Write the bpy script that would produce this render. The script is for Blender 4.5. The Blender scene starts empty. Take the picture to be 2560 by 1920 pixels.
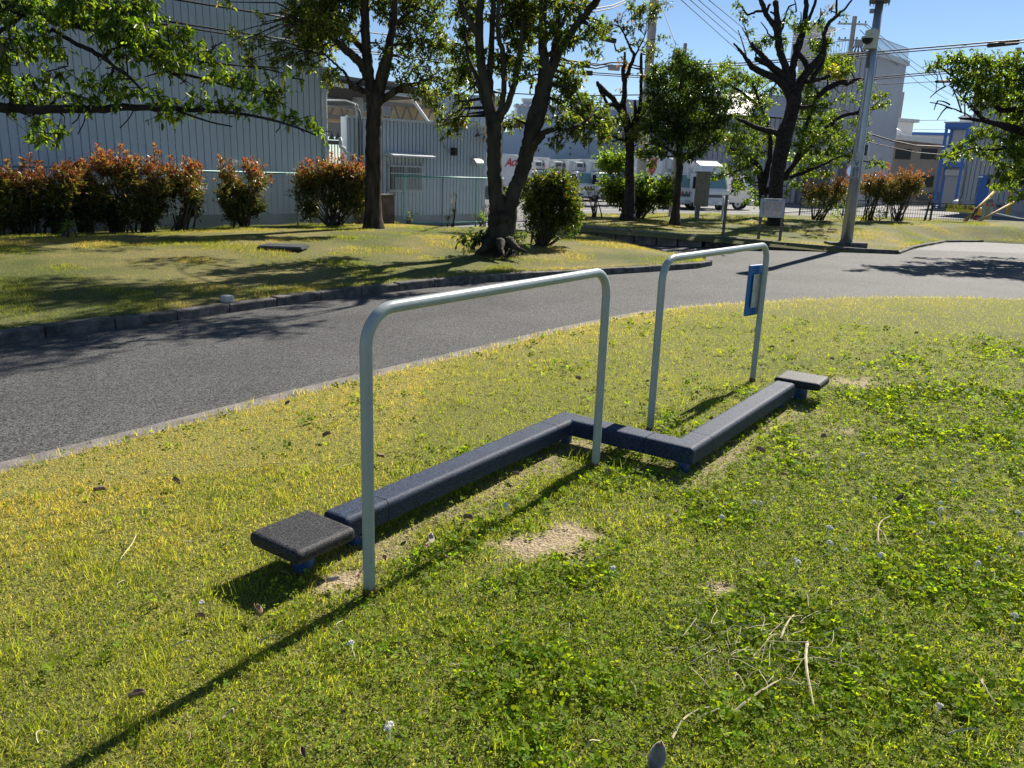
import bpy, math, random
import numpy as np
from mathutils import Vector, Matrix

rng = np.random.default_rng(11)
random.seed(11)
S = bpy.context.scene
COL = S.collection

# ------------------------------------------------------------------ camera
FPX, PITCH, ROLL, EYE = 2000.2, 0.2604, 0.0349, 1.5
_f = np.array([0, math.cos(PITCH), -math.sin(PITCH)])
_r = np.array([1.0, 0, 0]); _u = np.array([0, math.sin(PITCH), math.cos(PITCH)])
CR = math.cos(ROLL) * _r + math.sin(ROLL) * _u
CU = -math.sin(ROLL) * _r + math.cos(ROLL) * _u
CF = _f
EYEP = np.array([0, 0, EYE])


def ray(px, py):
    return CF + CR * (px - 1280) / FPX - CU * (py - 960) / FPX


def at(px, py, Y):
    d = ray(px, py)
    return EYEP + d * (Y / d[1])


def gr(px, py, z=0.0):
    d = ray(px, py)
    return EYEP + d * ((z - EYE) / d[2])


cam_d = bpy.data.cameras.new("camera")
cam = bpy.data.objects.new("camera", cam_d); COL.objects.link(cam)
cam_d.sensor_fit = 'HORIZONTAL'; cam_d.sensor_width = 36.0
cam_d.lens = 36.0 * FPX / 2560.0
cam_d.clip_start = 0.05; cam_d.clip_end = 3000
M = Matrix.Identity(4)
for i in range(3):
    M[i][0] = CR[i]; M[i][1] = CU[i]; M[i][2] = -CF[i]; M[i][3] = EYEP[i]
cam.matrix_world = M
S.camera = cam

# ------------------------------------------------------------------ light
SUN_AZ = math.radians(56.3)      # from +X towards +Y
SUN_EL = math.radians(38.5)
w = bpy.data.worlds.new("World"); S.world = w; w.use_nodes = True
nt = w.node_tree
bg = nt.nodes['Background']
sky = nt.nodes.new('ShaderNodeTexSky'); sky.sky_type = 'NISHITA'; sky.sun_disc = False
sky.sun_elevation = SUN_EL; sky.sun_rotation = math.pi / 2 - SUN_AZ
sky.air_density = 1.0; sky.dust_density = 0.0; sky.ozone_density = 3.2; sky.altitude = 1600
nt.links.new(sky.outputs[0], bg.inputs[0]); bg.inputs[1].default_value = 0.055
sl = bpy.data.lights.new("sun", 'SUN'); sl.energy = 4.8; sl.angle = math.radians(0.53); sl.color = (1.0, 0.93, 0.82)
so = bpy.data.objects.new("sun", sl); COL.objects.link(so)
sd = Vector((math.cos(SUN_EL) * math.cos(SUN_AZ), math.cos(SUN_EL) * math.sin(SUN_AZ), math.sin(SUN_EL)))
so.rotation_euler = sd.to_track_quat('Z', 'Y').to_euler()
so.location = (20, 30, 30)
S.view_settings.view_transform = 'Standard'; S.view_settings.look = 'None'
S.view_settings.exposure = 1.0; S.view_settings.gamma = 1
S.render.engine = 'CYCLES'
S.cycles.max_bounces = 6; S.cycles.transparent_max_bounces = 8
S.cycles.diffuse_bounces = 3; S.cycles.glossy_bounces = 3; S.cycles.transmission_bounces = 4
S.cycles.use_denoising = True

# ------------------------------------------------------------------ materials
MATS = {}


def mat(name, col, rough=0.6, metal=0.0, var=0.0, vscale=4.0, bump=0.0, bscale=60.0, spec=0.5, col2=None,
        stretch=None, detail=6.0):
    if name in MATS: return MATS[name]
    m = bpy.data.materials.new(name); m.use_nodes = True
    t = m.node_tree; n = t.nodes; b = n['Principled BSDF']
    b.inputs['Roughness'].default_value = rough; b.inputs['Metallic'].default_value = metal
    b.inputs['Specular IOR Level'].default_value = spec
    b.inputs['Base Color'].default_value = (*col, 1)
    if var > 0 or col2 is not None or bump > 0:
        tc = n.new('ShaderNodeTexCoord'); mp = n.new('ShaderNodeMapping')
        t.links.new(tc.outputs['Object'], mp.inputs[0])
        if stretch: mp.inputs['Scale'].default_value = stretch
    if var > 0 or col2 is not None:
        nz = n.new('ShaderNodeTexNoise'); nz.inputs['Scale'].default_value = vscale; nz.inputs['Detail'].default_value = detail
        t.links.new(mp.outputs[0], nz.inputs['Vector'])
        rp = n.new('ShaderNodeValToRGB')
        c2 = col2 if col2 is not None else tuple(c * (1 - var) for c in col)
        c1 = col if col2 is not None else tuple(min(1, c * (1 + var)) for c in col)
        rp.color_ramp.elements[0].position = 0.35; rp.color_ramp.elements[0].color = (*c2, 1)
        rp.color_ramp.elements[1].position = 0.65; rp.color_ramp.elements[1].color = (*c1, 1)
        t.links.new(nz.outputs[0], rp.inputs[0]); t.links.new(rp.outputs[0], b.inputs['Base Color'])
    if bump > 0:
        bz = n.new('ShaderNodeTexNoise'); bz.inputs['Scale'].default_value = bscale; bz.inputs['Detail'].default_value = 4
        t.links.new(mp.outputs[0], bz.inputs['Vector'])
        bp = n.new('ShaderNodeBump'); bp.inputs['Strength'].default_value = bump; bp.inputs['Distance'].default_value = 0.02
        t.links.new(bz.outputs[0], bp.inputs['Height']); t.links.new(bp.outputs[0], b.inputs['Normal'])
    MATS[name] = m
    return m


def leaf_mat(name, trans=0.45, rough=0.38, spec=0.5, boost=(1.5, 1.6, 0.7)):
    m = bpy.data.materials.new(name); m.use_nodes = True
    t = m.node_tree; n = t.nodes; b = n['Principled BSDF']
    a = n.new('ShaderNodeAttribute'); a.attribute_name = 'tint'
    t.links.new(a.outputs['Color'], b.inputs['Base Color'])
    b.inputs['Roughness'].default_value = rough; b.inputs['Specular IOR Level'].default_value = spec
    tr = n.new('ShaderNodeBsdfTranslucent')
    mx = n.new('ShaderNodeMix'); mx.data_type = 'RGBA'; mx.blend_type = 'MULTIPLY'; mx.inputs[0].default_value = 1.0
    t.links.new(a.outputs['Color'], mx.inputs[6]); mx.inputs[7].default_value = (*boost, 1)
    t.links.new(mx.outputs[2], tr.inputs[0])
    ms = n.new('ShaderNodeMixShader'); ms.inputs[0].default_value = trans
    t.links.new(b.outputs[0], ms.inputs[1]); t.links.new(tr.outputs[0], ms.inputs[2])
    t.links.new(ms.outputs[0], n['Material Output'].inputs[0])
    return m


def tint_mat(name, rough=0.9, nscale=60.0, amt=0.5, bump=0.6, bscale=90.0):
    """attribute colour (real soil / turf colour) broken up by fine procedural noise"""
    m = bpy.data.materials.new(name); m.use_nodes = True
    t = m.node_tree; n = t.nodes; b = n['Principled BSDF']
    a = n.new('ShaderNodeAttribute'); a.attribute_name = 'tint'
    tc = n.new('ShaderNodeTexCoord')
    nz = n.new('ShaderNodeTexNoise'); nz.inputs['Scale'].default_value = nscale; nz.inputs['Detail'].default_value = 8
    t.links.new(tc.outputs['Object'], nz.inputs['Vector'])
    mr = n.new('ShaderNodeMapRange'); mr.inputs[1].default_value = 0.3; mr.inputs[2].default_value = 0.7
    mr.inputs[3].default_value = 1 - amt; mr.inputs[4].default_value = 1 + amt
    t.links.new(nz.outputs[0], mr.inputs[0])
    mx = n.new('ShaderNodeMix'); mx.data_type = 'RGBA'; mx.blend_type = 'MULTIPLY'; mx.inputs[0].default_value = 1
    t.links.new(a.outputs['Color'], mx.inputs[6]); t.links.new(mr.outputs[0], mx.inputs[7])
    t.links.new(mx.outputs[2], b.inputs['Base Color'])
    b.inputs['Roughness'].default_value = rough; b.inputs['Specular IOR Level'].default_value = 0.2
    bz = n.new('ShaderNodeTexNoise'); bz.inputs['Scale'].default_value = bscale
    t.links.new(tc.outputs['Object'], bz.inputs['Vector'])
    bp = n.new('ShaderNodeBump'); bp.inputs['Strength'].default_value = bump; bp.inputs['Distance'].default_value = 0.03
    t.links.new(bz.outputs[0], bp.inputs['Height']); t.links.new(bp.outputs[0], b.inputs['Normal'])
    return m


def granule_mat(name, c0, c1, scale, rough=0.7, bump=0.5, spec=0.5, lo=0.35, hi=0.7, big=0.0, bigscale=0.7, dist=0.01):
    """chips in a binder: asphalt and rubber granulate"""
    m = bpy.data.materials.new(name); m.use_nodes = True
    t = m.node_tree; n = t.nodes; b = n['Principled BSDF']
    tc = n.new('ShaderNodeTexCoord')
    v = n.new('ShaderNodeTexVoronoi'); v.inputs['Scale'].default_value = scale
    t.links.new(tc.outputs['Object'], v.inputs['Vector'])
    sp = n.new('ShaderNodeSeparateColor'); t.links.new(v.outputs['Color'], sp.inputs[0])
    rp = n.new('ShaderNodeValToRGB')
    rp.color_ramp.elements[0].position = lo; rp.color_ramp.elements[0].color = (*c0, 1)
    rp.color_ramp.elements[1].position = hi; rp.color_ramp.elements[1].color = (*c1, 1)
    t.links.new(sp.outputs[0], rp.inputs[0])
    out = rp.outputs[0]
    if big > 0:
        nz = n.new('ShaderNodeTexNoise'); nz.inputs['Scale'].default_value = bigscale; nz.inputs['Detail'].default_value = 7
        t.links.new(tc.outputs['Object'], nz.inputs['Vector'])
        mr = n.new('ShaderNodeMapRange'); mr.inputs[1].default_value = 0.3; mr.inputs[2].default_value = 0.7
        mr.inputs[3].default_value = 1 - big; mr.inputs[4].default_value = 1 + big
        t.links.new(nz.outputs[0], mr.inputs[0])
        mx = n.new('ShaderNodeMix'); mx.data_type = 'RGBA'; mx.blend_type = 'MULTIPLY'; mx.inputs[0].default_value = 1
        t.links.new(out, mx.inputs[6]); t.links.new(mr.outputs[0], mx.inputs[7]); out = mx.outputs[2]
    t.links.new(out, b.inputs['Base Color'])
    b.inputs['Roughness'].default_value = rough; b.inputs['Specular IOR Level'].default_value = spec
    bp = n.new('ShaderNodeBump'); bp.inputs['Strength'].default_value = bump; bp.inputs['Distance'].default_value = dist
    t.links.new(sp.outputs[1], bp.inputs['Height']); t.links.new(bp.outputs[0], b.inputs['Normal'])
    MATS[name] = m
    return m


m_rail = mat("pale_grey_green_paint", (0.34, 0.385, 0.385), 0.32, 0.0, var=0.06, vscale=9, bump=0.05, bscale=40)
m_rust = mat("rusty_steel", (0.16, 0.09, 0.06), 0.85, 0.2, var=0.5, vscale=60, bump=0.4, bscale=150)
m_rub = granule_mat("navy_rubber_granulate", (0.004, 0.013, 0.040), (0.045, 0.075, 0.13), 230, 0.68, 1.0, 0.4, 0.35, 1.0, big=0.15, bigscale=8, dist=0.004)  # granule speckle; the light chip colour also paints in sun glints
m_rubk = granule_mat("black_rubber_granulate", (0.006, 0.007, 0.009), (0.075, 0.075, 0.08), 230, 0.65, 1.0, 0.4, 0.35, 1.0, big=0.15, bigscale=8, dist=0.004)  # same for the stools: glints on the granules painted into the lighter chips
m_blue = mat("blue_leg_paint", (0.02, 0.07, 0.22), 0.4, var=0.2, vscale=30)
m_signblue = mat("bright_blue_plastic", (0.01, 0.13, 0.42), 0.35)
m_alu = mat("aluminium_plate", (0.52, 0.54, 0.52), 0.4, 0.3, var=0.08, vscale=20)
m_asph = granule_mat("path_asphalt", (0.030, 0.030, 0.032), (0.155, 0.155, 0.152), 135, 0.8, 0.7, 0.25, 0.25, 0.95, big=0.20, bigscale=0.9, dist=0.008)
m_lot = granule_mat("lot_asphalt", (0.12, 0.12, 0.12), (0.19, 0.185, 0.18), 40, 0.85, 0.3, 0.3, big=0.15, bigscale=0.3)
m_gnd = mat("bare_ground", (0.15, 0.14, 0.13), 0.9, var=0.25, vscale=0.4)
m_conc = mat("weathered_concrete", (0.17, 0.155, 0.14), 0.9, var=0.3, vscale=6, bump=0.5, bscale=70)
m_kerb = mat("dirty_kerb_concrete", (0.10, 0.092, 0.085), 0.92, var=0.5, vscale=9, bump=0.6, bscale=60)
m_stone = mat("grey_stone_block", (0.19, 0.165, 0.155), 0.92, var=0.35, vscale=7, bump=0.7, bscale=40)
m_bark = mat("dark_bark", (0.05, 0.04, 0.031), 0.95, var=0.55, vscale=9, bump=1.0, bscale=26, spec=0.15, stretch=(1, 1, 0.25))
m_bark2 = mat("smooth_grey_bark", (0.070, 0.062, 0.042), 0.9, bump=0.8, bscale=18, spec=0.2, col2=(0.022, 0.019, 0.015), vscale=5, stretch=(1, 1, 0.5))
m_bark3 = mat("black_cherry_bark", (0.028, 0.024, 0.023), 0.9, var=0.45, vscale=14, bump=0.9, bscale=22, spec=0.2)
m_twig = mat("twig_bark", (0.07, 0.05, 0.038), 0.9)
m_leaf = leaf_mat("leaf_glossy", 0.5, 0.33, 0.5, (2.0, 2.0, 0.7))
m_leafT = leaf_mat("leaf_thin", 0.58, 0.38, 0.4, (2.2, 2.1, 0.7))
m_leafR = leaf_mat("leaf_shrub", 0.40, 0.35, 0.5, (1.8, 1.5, 0.7))
m_grass = leaf_mat("grass_blade", 0.58, 0.45, 0.25, (2.0, 1.8, 0.8))
m_clov = leaf_mat("clover_leaf", 0.55, 0.6, 0.16, (2.0, 1.75, 0.6))
m_straw = mat("straw", (0.55, 0.47, 0.30), 0.8, var=0.25, vscale=20)
m_turf = tint_mat("turf_base")
m_dryleaf = mat("dry_leaf", (0.26, 0.18, 0.11), 0.8, var=0.45, vscale=30)
m_paleleaf = mat("pale_dry_leaf", (0.42, 0.36, 0.28), 0.8, var=0.3, vscale=25)
m_flower = mat("clover_flower_white", (0.75, 0.73, 0.66), 0.8)
m_ware = mat("warehouse_steel_cladding", (0.47, 0.53, 0.58), 0.5, var=0.07, vscale=0.5, stretch=(1, 1, 0.5))
m_ware2 = mat("annex_steel_cladding", (0.47, 0.52, 0.58), 0.5, var=0.08, vscale=0.7)
m_wbase = mat("concrete_wainscot", (0.27, 0.28, 0.28), 0.9, var=0.2, vscale=2)
m_white = mat("white_paint", (0.78, 0.78, 0.76), 0.4, var=0.05, vscale=2)
m_lwhite = mat("light_grey_paint", (0.55, 0.57, 0.58), 0.5, var=0.06, vscale=2)
m_grey = mat("mid_grey_paint", (0.28, 0.30, 0.32), 0.55, var=0.08, vscale=2)
m_dgrey = mat("dark_grey_paint", (0.10, 0.105, 0.11), 0.55, var=0.15, vscale=5)
m_black = mat("black_plastic", (0.015, 0.015, 0.017), 0.5)
m_dark = mat("dark_interior", (0.03, 0.032, 0.036), 0.8)
m_tan = mat("tan_translucent_panel", (0.62, 0.47, 0.25), 0.6, var=0.1, vscale=1.0)
m_glass = mat("dark_window_glass", (0.012, 0.015, 0.018), 0.25, spec=0.35)
m_tglass = mat("teal_windscreen", (0.16, 0.30, 0.31), 0.1, spec=0.8)
m_brown = mat("brown_grey_wall", (0.27, 0.24, 0.21), 0.8, var=0.08, vscale=0.5)
m_bluegrey = mat("blue_grey_wall", (0.45, 0.53, 0.62), 0.7, var=0.04, vscale=0.3)
m_cream = mat("cream_panel", (0.55, 0.55, 0.46), 0.7)
m_bldblue = mat("building_blue_paint", (0.03, 0.13, 0.42), 0.45)
m_mint = mat("mint_green_fence_paint", (0.10, 0.30, 0.28), 0.45, var=0.15, vscale=4)
m_galv = mat("galvanised_wire", (0.62, 0.70, 0.72), 0.5, 0.1)
m_meshg = mat("dark_green_mesh_wire", (0.03, 0.04, 0.035), 0.6)
m_pole = mat("grey_steel_pole", (0.33, 0.36, 0.40), 0.32, 0.6, var=0.08, vscale=6)
m_cpole = mat("concrete_pole", (0.33, 0.31, 0.29), 0.85, var=0.12, vscale=4)
m_cable = mat("black_cable", (0.02, 0.02, 0.024), 0.6)
m_red = mat("red_paint", (0.55, 0.03, 0.04), 0.45)
m_pink = mat("pale_pink_panel", (0.75, 0.50, 0.48), 0.5)
m_green = mat("green_print", (0.03, 0.25, 0.16), 0.5)
m_orange = mat("orange_paint", (0.75, 0.14, 0.05), 0.45)
m_yellow = mat("yellow_sign_paint", (0.80, 0.66, 0.04), 0.45)
m_ochre = mat("ochre_wood", (0.50, 0.30, 0.07), 0.7, var=0.2, vscale=6)
m_mirror = mat("mirror_face", (0.8, 0.82, 0.82), 0.08, 1.0)
m_wood = mat("grey_weathered_wood", (0.15, 0.125, 0.105), 0.9, var=0.3, vscale=12)
m_board = mat("faded_notice_board", (0.47, 0.48, 0.50), 0.6, var=0.1, vscale=8)
m_paper = mat("faded_pink_paper", (0.62, 0.52, 0.46), 0.8, var=0.12, vscale=14)
m_ink = mat("faded_ink", (0.10, 0.09, 0.10), 0.8)
m_cab = mat("brown_grey_cabinet", (0.16, 0.15, 0.14), 0.5, var=0.12, vscale=8)
m_roof = mat("dark_roof_edge", (0.10, 0.10, 0.10), 0.7)
m_tyre = mat("tyre_rubber", (0.02, 0.02, 0.02), 0.85)
m_lens = mat("headlight_lens", (0.6, 0.62, 0.62), 0.15, 0.3)
m_chrome = mat("bright_steel", (0.55, 0.56, 0.57), 0.25, 0.9)
m_lotline = mat("worn_white_line", (0.6, 0.6, 0.58), 0.8, var=0.1, vscale=5)


# ------------------------------------------------------------------ builders
class MB:
    def __init__(s): s.v = []; s.f = []; s.m = []

    def add(s, vs, fs, mi=0):
        o = len(s.v); s.v += [tuple(map(float, p)) for p in vs]
        for f in fs: s.f.append([i + o for i in f]); s.m.append(mi)
        return s

    def hexa(s, p, mi=0):
        """p: 8 points, bottom ring then top ring (ccw)"""
        return s.add(p, [(3, 2, 1, 0), (4, 5, 6, 7), (0, 1, 5, 4), (1, 2, 6, 5), (2, 3, 7, 6), (3, 0, 4, 7)], mi)

    def obox(s, c, ux, uy, uz, mi=0):
        """oriented box: centre c and three half-extent vectors"""
        c, ux, uy, uz = map(np.asarray, (c, ux, uy, uz))
        return s.hexa([c - ux - uy - uz, c + ux - uy - uz, c + ux + uy - uz, c - ux + uy - uz,
                       c - ux - uy + uz, c + ux - uy + uz, c + ux + uy + uz, c - ux + uy + uz], mi)

    def box(s, x0, x1, y0, y1, z0, z1, mi=0):
        return s.obox(((x0 + x1) / 2, (y0 + y1) / 2, (z0 + z1) / 2), ((x1 - x0) / 2, 0, 0), (0, (y1 - y0) / 2, 0), (0, 0, (z1 - z0) / 2), mi)

    def quad(s, a, b, c, d, mi=0): return s.add([a, b, c, d], [(0, 1, 2, 3)], mi)

    def prism(s, poly, z0, z1, mi=0):
        n = len(poly)
        v = [(p[0], p[1], z0) for p in poly] + [(p[0], p[1], z1) for p in poly]
        return s.add(v, [tuple(range(n - 1, -1, -1)), tuple(range(n, 2 * n))] + [(i, (i + 1) % n, n + (i + 1) % n, n + i) for i in range(n)], mi)

    def extr(s, poly, vec, mi=0):
        """extrude a planar 3-d polygon along vec"""
        n = len(poly); vec = np.asarray(vec)
        v = [np.asarray(p) for p in poly] + [np.asarray(p) + vec for p in poly]
        return s.add(v, [tuple(range(n - 1, -1, -1)), tuple(range(n, 2 * n))] + [(i, (i + 1) % n, n + (i + 1) % n, n + i) for i in range(n)], mi)

    def tube(s, pts, rad, n=8, mi=0, cap=True, wob=0.0):
        pts = [np.asarray(p, float) for p in pts]; k = len(pts)
        if not hasattr(rad, '__len__'): rad = [rad] * k
        tang = []
        for i in range(k):
            t = pts[min(i + 1, k - 1)] - pts[max(i - 1, 0)]
            tang.append(t / (np.linalg.norm(t) + 1e-9))
        a = np.array([0, 0, 1.0]) if abs(tang[0][2]) < 0.9 else np.array([1.0, 0, 0])
        x = np.cross(a, tang[0]); x /= np.linalg.norm(x)
        vs = []
        for i in range(k):
            x = x - tang[i] * np.dot(x, tang[i]); x /= np.linalg.norm(x) + 1e-9
            y = np.cross(tang[i], x)
            for j in range(n):
                an = 2 * math.pi * j / n
                r = rad[i] * (1 + (wob * (random.random() - 0.5) * 2 if wob else 0))
                vs.append(pts[i] + r * (math.cos(an) * x + math.sin(an) * y))
        fs = []
        for i in range(k - 1):
            for j in range(n):
                fs.append((i * n + j, i * n + (j + 1) % n, (i + 1) * n + (j + 1) % n, (i + 1) * n + j))
        if cap: fs += [tuple(range(n - 1, -1, -1)), tuple(range((k - 1) * n, k * n))]
        return s.add(vs, fs, mi)

    def disc(s, c, nrm, r0, th, n=20, mi=0):
        c = np.asarray(c); nrm = np.asarray(nrm, float); nrm /= np.linalg.norm(nrm)
        return s.tube([c, c + nrm * th], [r0, r0], n, mi)

    def build(s, name, mats, parent=None, smooth=False, bevel=0.0, segs=2, org=None, angle=None):
        me = bpy.data.meshes.new(name)
        o0 = np.zeros(3)
        if org is not None: o0 = np.asarray(org, float)
        elif parent is not None: o0 = np.array(parent.get('_org', (0, 0, 0)), float)
        me.from_pydata([tuple(np.asarray(p) - o0) for p in s.v], [], s.f)
        for mm in (mats if isinstance(mats, (list, tuple)) else [mats]): me.materials.append(mm)
        me.polygons.foreach_set('material_index', s.m)
        if smooth: me.polygons.foreach_set('use_smooth', [True] * len(s.f))
        me.update()
        ob = bpy.data.objects.new(name, me); COL.objects.link(ob)
        if parent is not None: ob.parent = parent
        if org is not None: ob.location = tuple(o0)
        ob['_org'] = [float(a) for a in o0]
        if bevel > 0:
            b = ob.modifiers.new('bevel', 'BEVEL'); b.width = bevel; b.segments = segs; b.limit_method = 'ANGLE'
            b.angle_limit = math.radians(35)
        if smooth and angle is not None:
            me.set_sharp_from_angle(angle=math.radians(angle))
        return ob


def tag(o, label=None, cat=None, group=None, kind=None):
    if label: o['label'] = label
    if cat: o['category'] = cat
    if group: o['group'] = group
    if kind: o['kind'] = kind
    return o


def thing(name, label, cat, loc=(0, 0, 0), group=None, rz=None):
    """Empty at the thing's base. Without rz the parts are given in world coordinates, with rz in local ones."""
    o = bpy.data.objects.new(name, None); COL.objects.link(o)
    o.empty_display_size = 0.1
    o.location = tuple(map(float, loc))
    if rz is None: o['_org'] = [float(a) for a in loc]
    else: o.rotation_euler = (0, 0, rz)
    return tag(o, label, cat, group)


def kids(o): return [c for c in bpy.data.objects if c.parent == o]


def copy_tree(o, parent=None):
    c = o.copy(); COL.objects.link(c)
    if parent is not None: c.parent = parent
    for ch in kids(o): copy_tree(ch, c)
    return c


def np_obj(name, V, faces, material, parent=None, tint=None, org=None, smooth=False):
    """fast mesh: V (n,3); faces list of (m,k) index arrays; tint (n,3) vertex colours"""
    V = np.asarray(V, np.float32)
    if org is not None: V = V - np.asarray(org, np.float32)
    elif parent is not None: V = V - np.asarray(parent.get('_org', (0, 0, 0)), np.float32)
    me = bpy.data.meshes.new(name)
    me.vertices.add(len(V)); me.vertices.foreach_set('co', V.ravel())
    li = np.concatenate([f.ravel() for f in faces]).astype(np.int32)
    cnt = np.concatenate([np.full(len(f), f.shape[1]) for f in faces]).astype(np.int32)
    st = np.concatenate([[0], np.cumsum(cnt)[:-1]]).astype(np.int32)
    me.loops.add(len(li)); me.loops.foreach_set('vertex_index', li)
    me.polygons.add(len(cnt)); me.polygons.foreach_set('loop_start', st)
    if smooth: me.polygons.foreach_set('use_smooth', np.ones(len(cnt), bool))
    me.update(calc_edges=True)
    if tint is not None:
        ca = me.color_attributes.new('tint', 'FLOAT_COLOR', 'POINT')
        c4 = np.ones((len(V), 4), np.float32); c4[:, :3] = tint
        ca.data.foreach_set('color', c4.ravel())
    me.materials.append(material)
    ob = bpy.data.objects.new(name, me); COL.objects.link(ob)
    if parent is not None: ob.parent = parent
    if org is not None: ob.location = tuple(map(float, org))
    return ob


def unit(a): return a / (np.linalg.norm(a, axis=-1, keepdims=True) + 1e-9)


def leaf_arrays(pos, axis, nrm, L, wr, droop=0.25, hexa=True):
    """leaf blades: base at pos, along axis, face normal ~nrm. returns V, [faces]"""
    n = len(pos); axis = unit(axis); side = unit(np.cross(nrm, axis)); nn = np.cross(axis, side)
    L = L[:, None]; W = L * wr
    def p(a, b, h): return pos + axis * (L * a) + side * (W * b) + nn * (L * h)
    if hexa:
        V = np.stack([p(0, 0, 0), p(.28, .48, .07), p(.68, .40, .02 - droop * .45), p(1, 0, -droop), p(.68, -.40, .02 - droop * .45), p(.28, -.48, .07)], 1).reshape(-1, 3)
        i = np.arange(n)[:, None] * 6
        return V, [np.concatenate([i + [0, 5, 4, 3], i + [0, 3, 2, 1]])], 6
    V = np.stack([p(0, 0, 0), p(.45, .5, .06), p(1, 0, -droop), p(.45, -.5, .06)], 1).reshape(-1, 3)
    i = np.arange(n)[:, None] * 4
    return V, [np.concatenate([i + [0, 3, 2], i + [0, 2, 1]])], 4


def pick(palette, n, jit=0.2):
    cs = np.array([p[:3] for p in palette]); ws = np.array([p[3] for p in palette], float); ws /= ws.sum()
    c = cs[rng.choice(len(cs), n, p=ws)]
    return np.clip(c * (1 + rng.normal(0, jit, (n, 1))) * (1 + rng.normal(0, jit * .4, (n, 3))), 0.004, 1)


def smooth01(t): t = np.clip(t, 0, 1); return t * t * (3 - 2 * t)


def vnoise(x, y, sc, seed=0):
    x = np.asarray(x) * sc + seed * 17.3; y = np.asarray(y) * sc + seed * 7.7
    xi = np.floor(x); yi = np.floor(y); fx = smooth01(x - xi); fy = smooth01(y - yi)
    def h(a, b): t = np.sin(a * 127.1 + b * 311.7 + seed * 5.3) * 43758.5453; return t - np.floor(t)
    return (h(xi, yi) * (1 - fx) + h(xi + 1, yi) * fx) * (1 - fy) + (h(xi, yi + 1) * (1 - fx) + h(xi + 1, yi + 1) * fx) * fy


def fbm(x, y, sc, seed=0, o=3):
    s = 0; a = 0.5; t = 0
    for k in range(o): s = s + a * vnoise(x, y, sc * 2 ** k, seed + k); t += a; a *= .5
    return s / t


def seg_dist(x, y, poly, closed=True):
    p = np.asarray(poly, float); best = np.full(np.shape(x), 1e9)
    n = len(p)
    for i in range(n if closed else n - 1):
        a = p[i]; b = p[(i + 1) % n]; d = b - a; l2 = d @ d
        t = np.clip(((x - a[0]) * d[0] + (y - a[1]) * d[1]) / l2, 0, 1)
        best = np.minimum(best, np.hypot(x - a[0] - t * d[0], y - a[1] - t * d[1]))
    return best


def inside(x, y, poly):
    p = np.asarray(poly, float); r = np.zeros(np.shape(x), bool); n = len(p)
    for i in range(n):
        a = p[i]; b = p[(i + 1) % n]
        c = ((a[1] > y) != (b[1] > y)) & (x < (b[0] - a[0]) * (y - a[1]) / (b[1] - a[1] + 1e-12) + a[0])
        r ^= c
    return r


def sdf(x, y, poly): return np.where(inside(x, y, poly), 1, -1) * seg_dist(x, y, poly)


def smooth_line(pts, k=6):
    """Catmull-Rom through 2-d points"""
    p = [np.asarray(q, float) for q in pts]; out = []
    for i in range(len(p) - 1):
        a = p[max(i - 1, 0)]; b = p[i]; c = p[i + 1]; d = p[min(i + 2, len(p) - 1)]
        for j in range(k):
            t = j / k
            out.append(.5 * ((2 * b) + (c - a) * t + (2 * a - 5 * b + 4 * c - d) * t * t + (3 * b - a - 3 * c + d) * t ** 3))
    out.append(p[-1]); return out


FONTS = None


def text(name, s, size, O, R, U, material, parent=None, ext=0.001, bold=False, shear=0.0, spacing=1.0):
    """flat lettering centred on O, reading along R, up along U"""
    cu = bpy.data.curves.new(name, 'FONT'); cu.body = s; cu.size = size; cu.align_x = 'CENTER'; cu.align_y = 'CENTER'
    cu.extrude = ext; cu.shear = shear; cu.space_character = spacing
    if bold: cu.offset = size * 0.012
    to = bpy.data.objects.new(name, cu); COL.objects.link(to)
    bpy.context.view_layer.update()
    me = bpy.data.meshes.new_from_object(to.evaluated_get(bpy.context.evaluated_depsgraph_get()))
    bpy.data.objects.remove(to)
    R = unit(np.asarray(R, float)); U = unit(np.asarray(U, float)); N = np.cross(R, U)
    o0 = np.array(parent.get('_org', (0, 0, 0)), float) if parent is not None else np.zeros(3)
    mm = Matrix.Identity(4)
    for i in range(3): mm[i][0] = R[i]; mm[i][1] = U[i]; mm[i][2] = N[i]; mm[i][3] = O[i] - o0[i]
    me.transform(mm); me.materials.clear(); me.materials.append(material)
    ob = bpy.data.objects.new(name, me); COL.objects.link(ob)
    if parent is not None: ob.parent = parent
    return ob
# ------------------------------------------------------------------ setting: ground, paths, lawns
def g2(px, py, z=0.0): return tuple(gr(px, py, z)[:2])


F0 = at(0, 580, 14.1)[:2]; F1 = at(1010, 555, 20.3)[:2]       # line of the chain-link fence
U2 = (F1 - F0) / np.linalg.norm(F1 - F0); N2 = np.array([-U2[1], U2[0]])   # along it, and away from the camera


def PF(s, t, z): q = F0 + U2 * s + N2 * t; return np.array([q[0], q[1], z])


def on_t(px, py, t):
    d = ray(px, py); k = (t - (EYEP[:2] - F0) @ N2) / (d[:2] @ N2)
    p = EYEP + d * k
    return (p[:2] - F0) @ U2, p[2]


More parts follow.
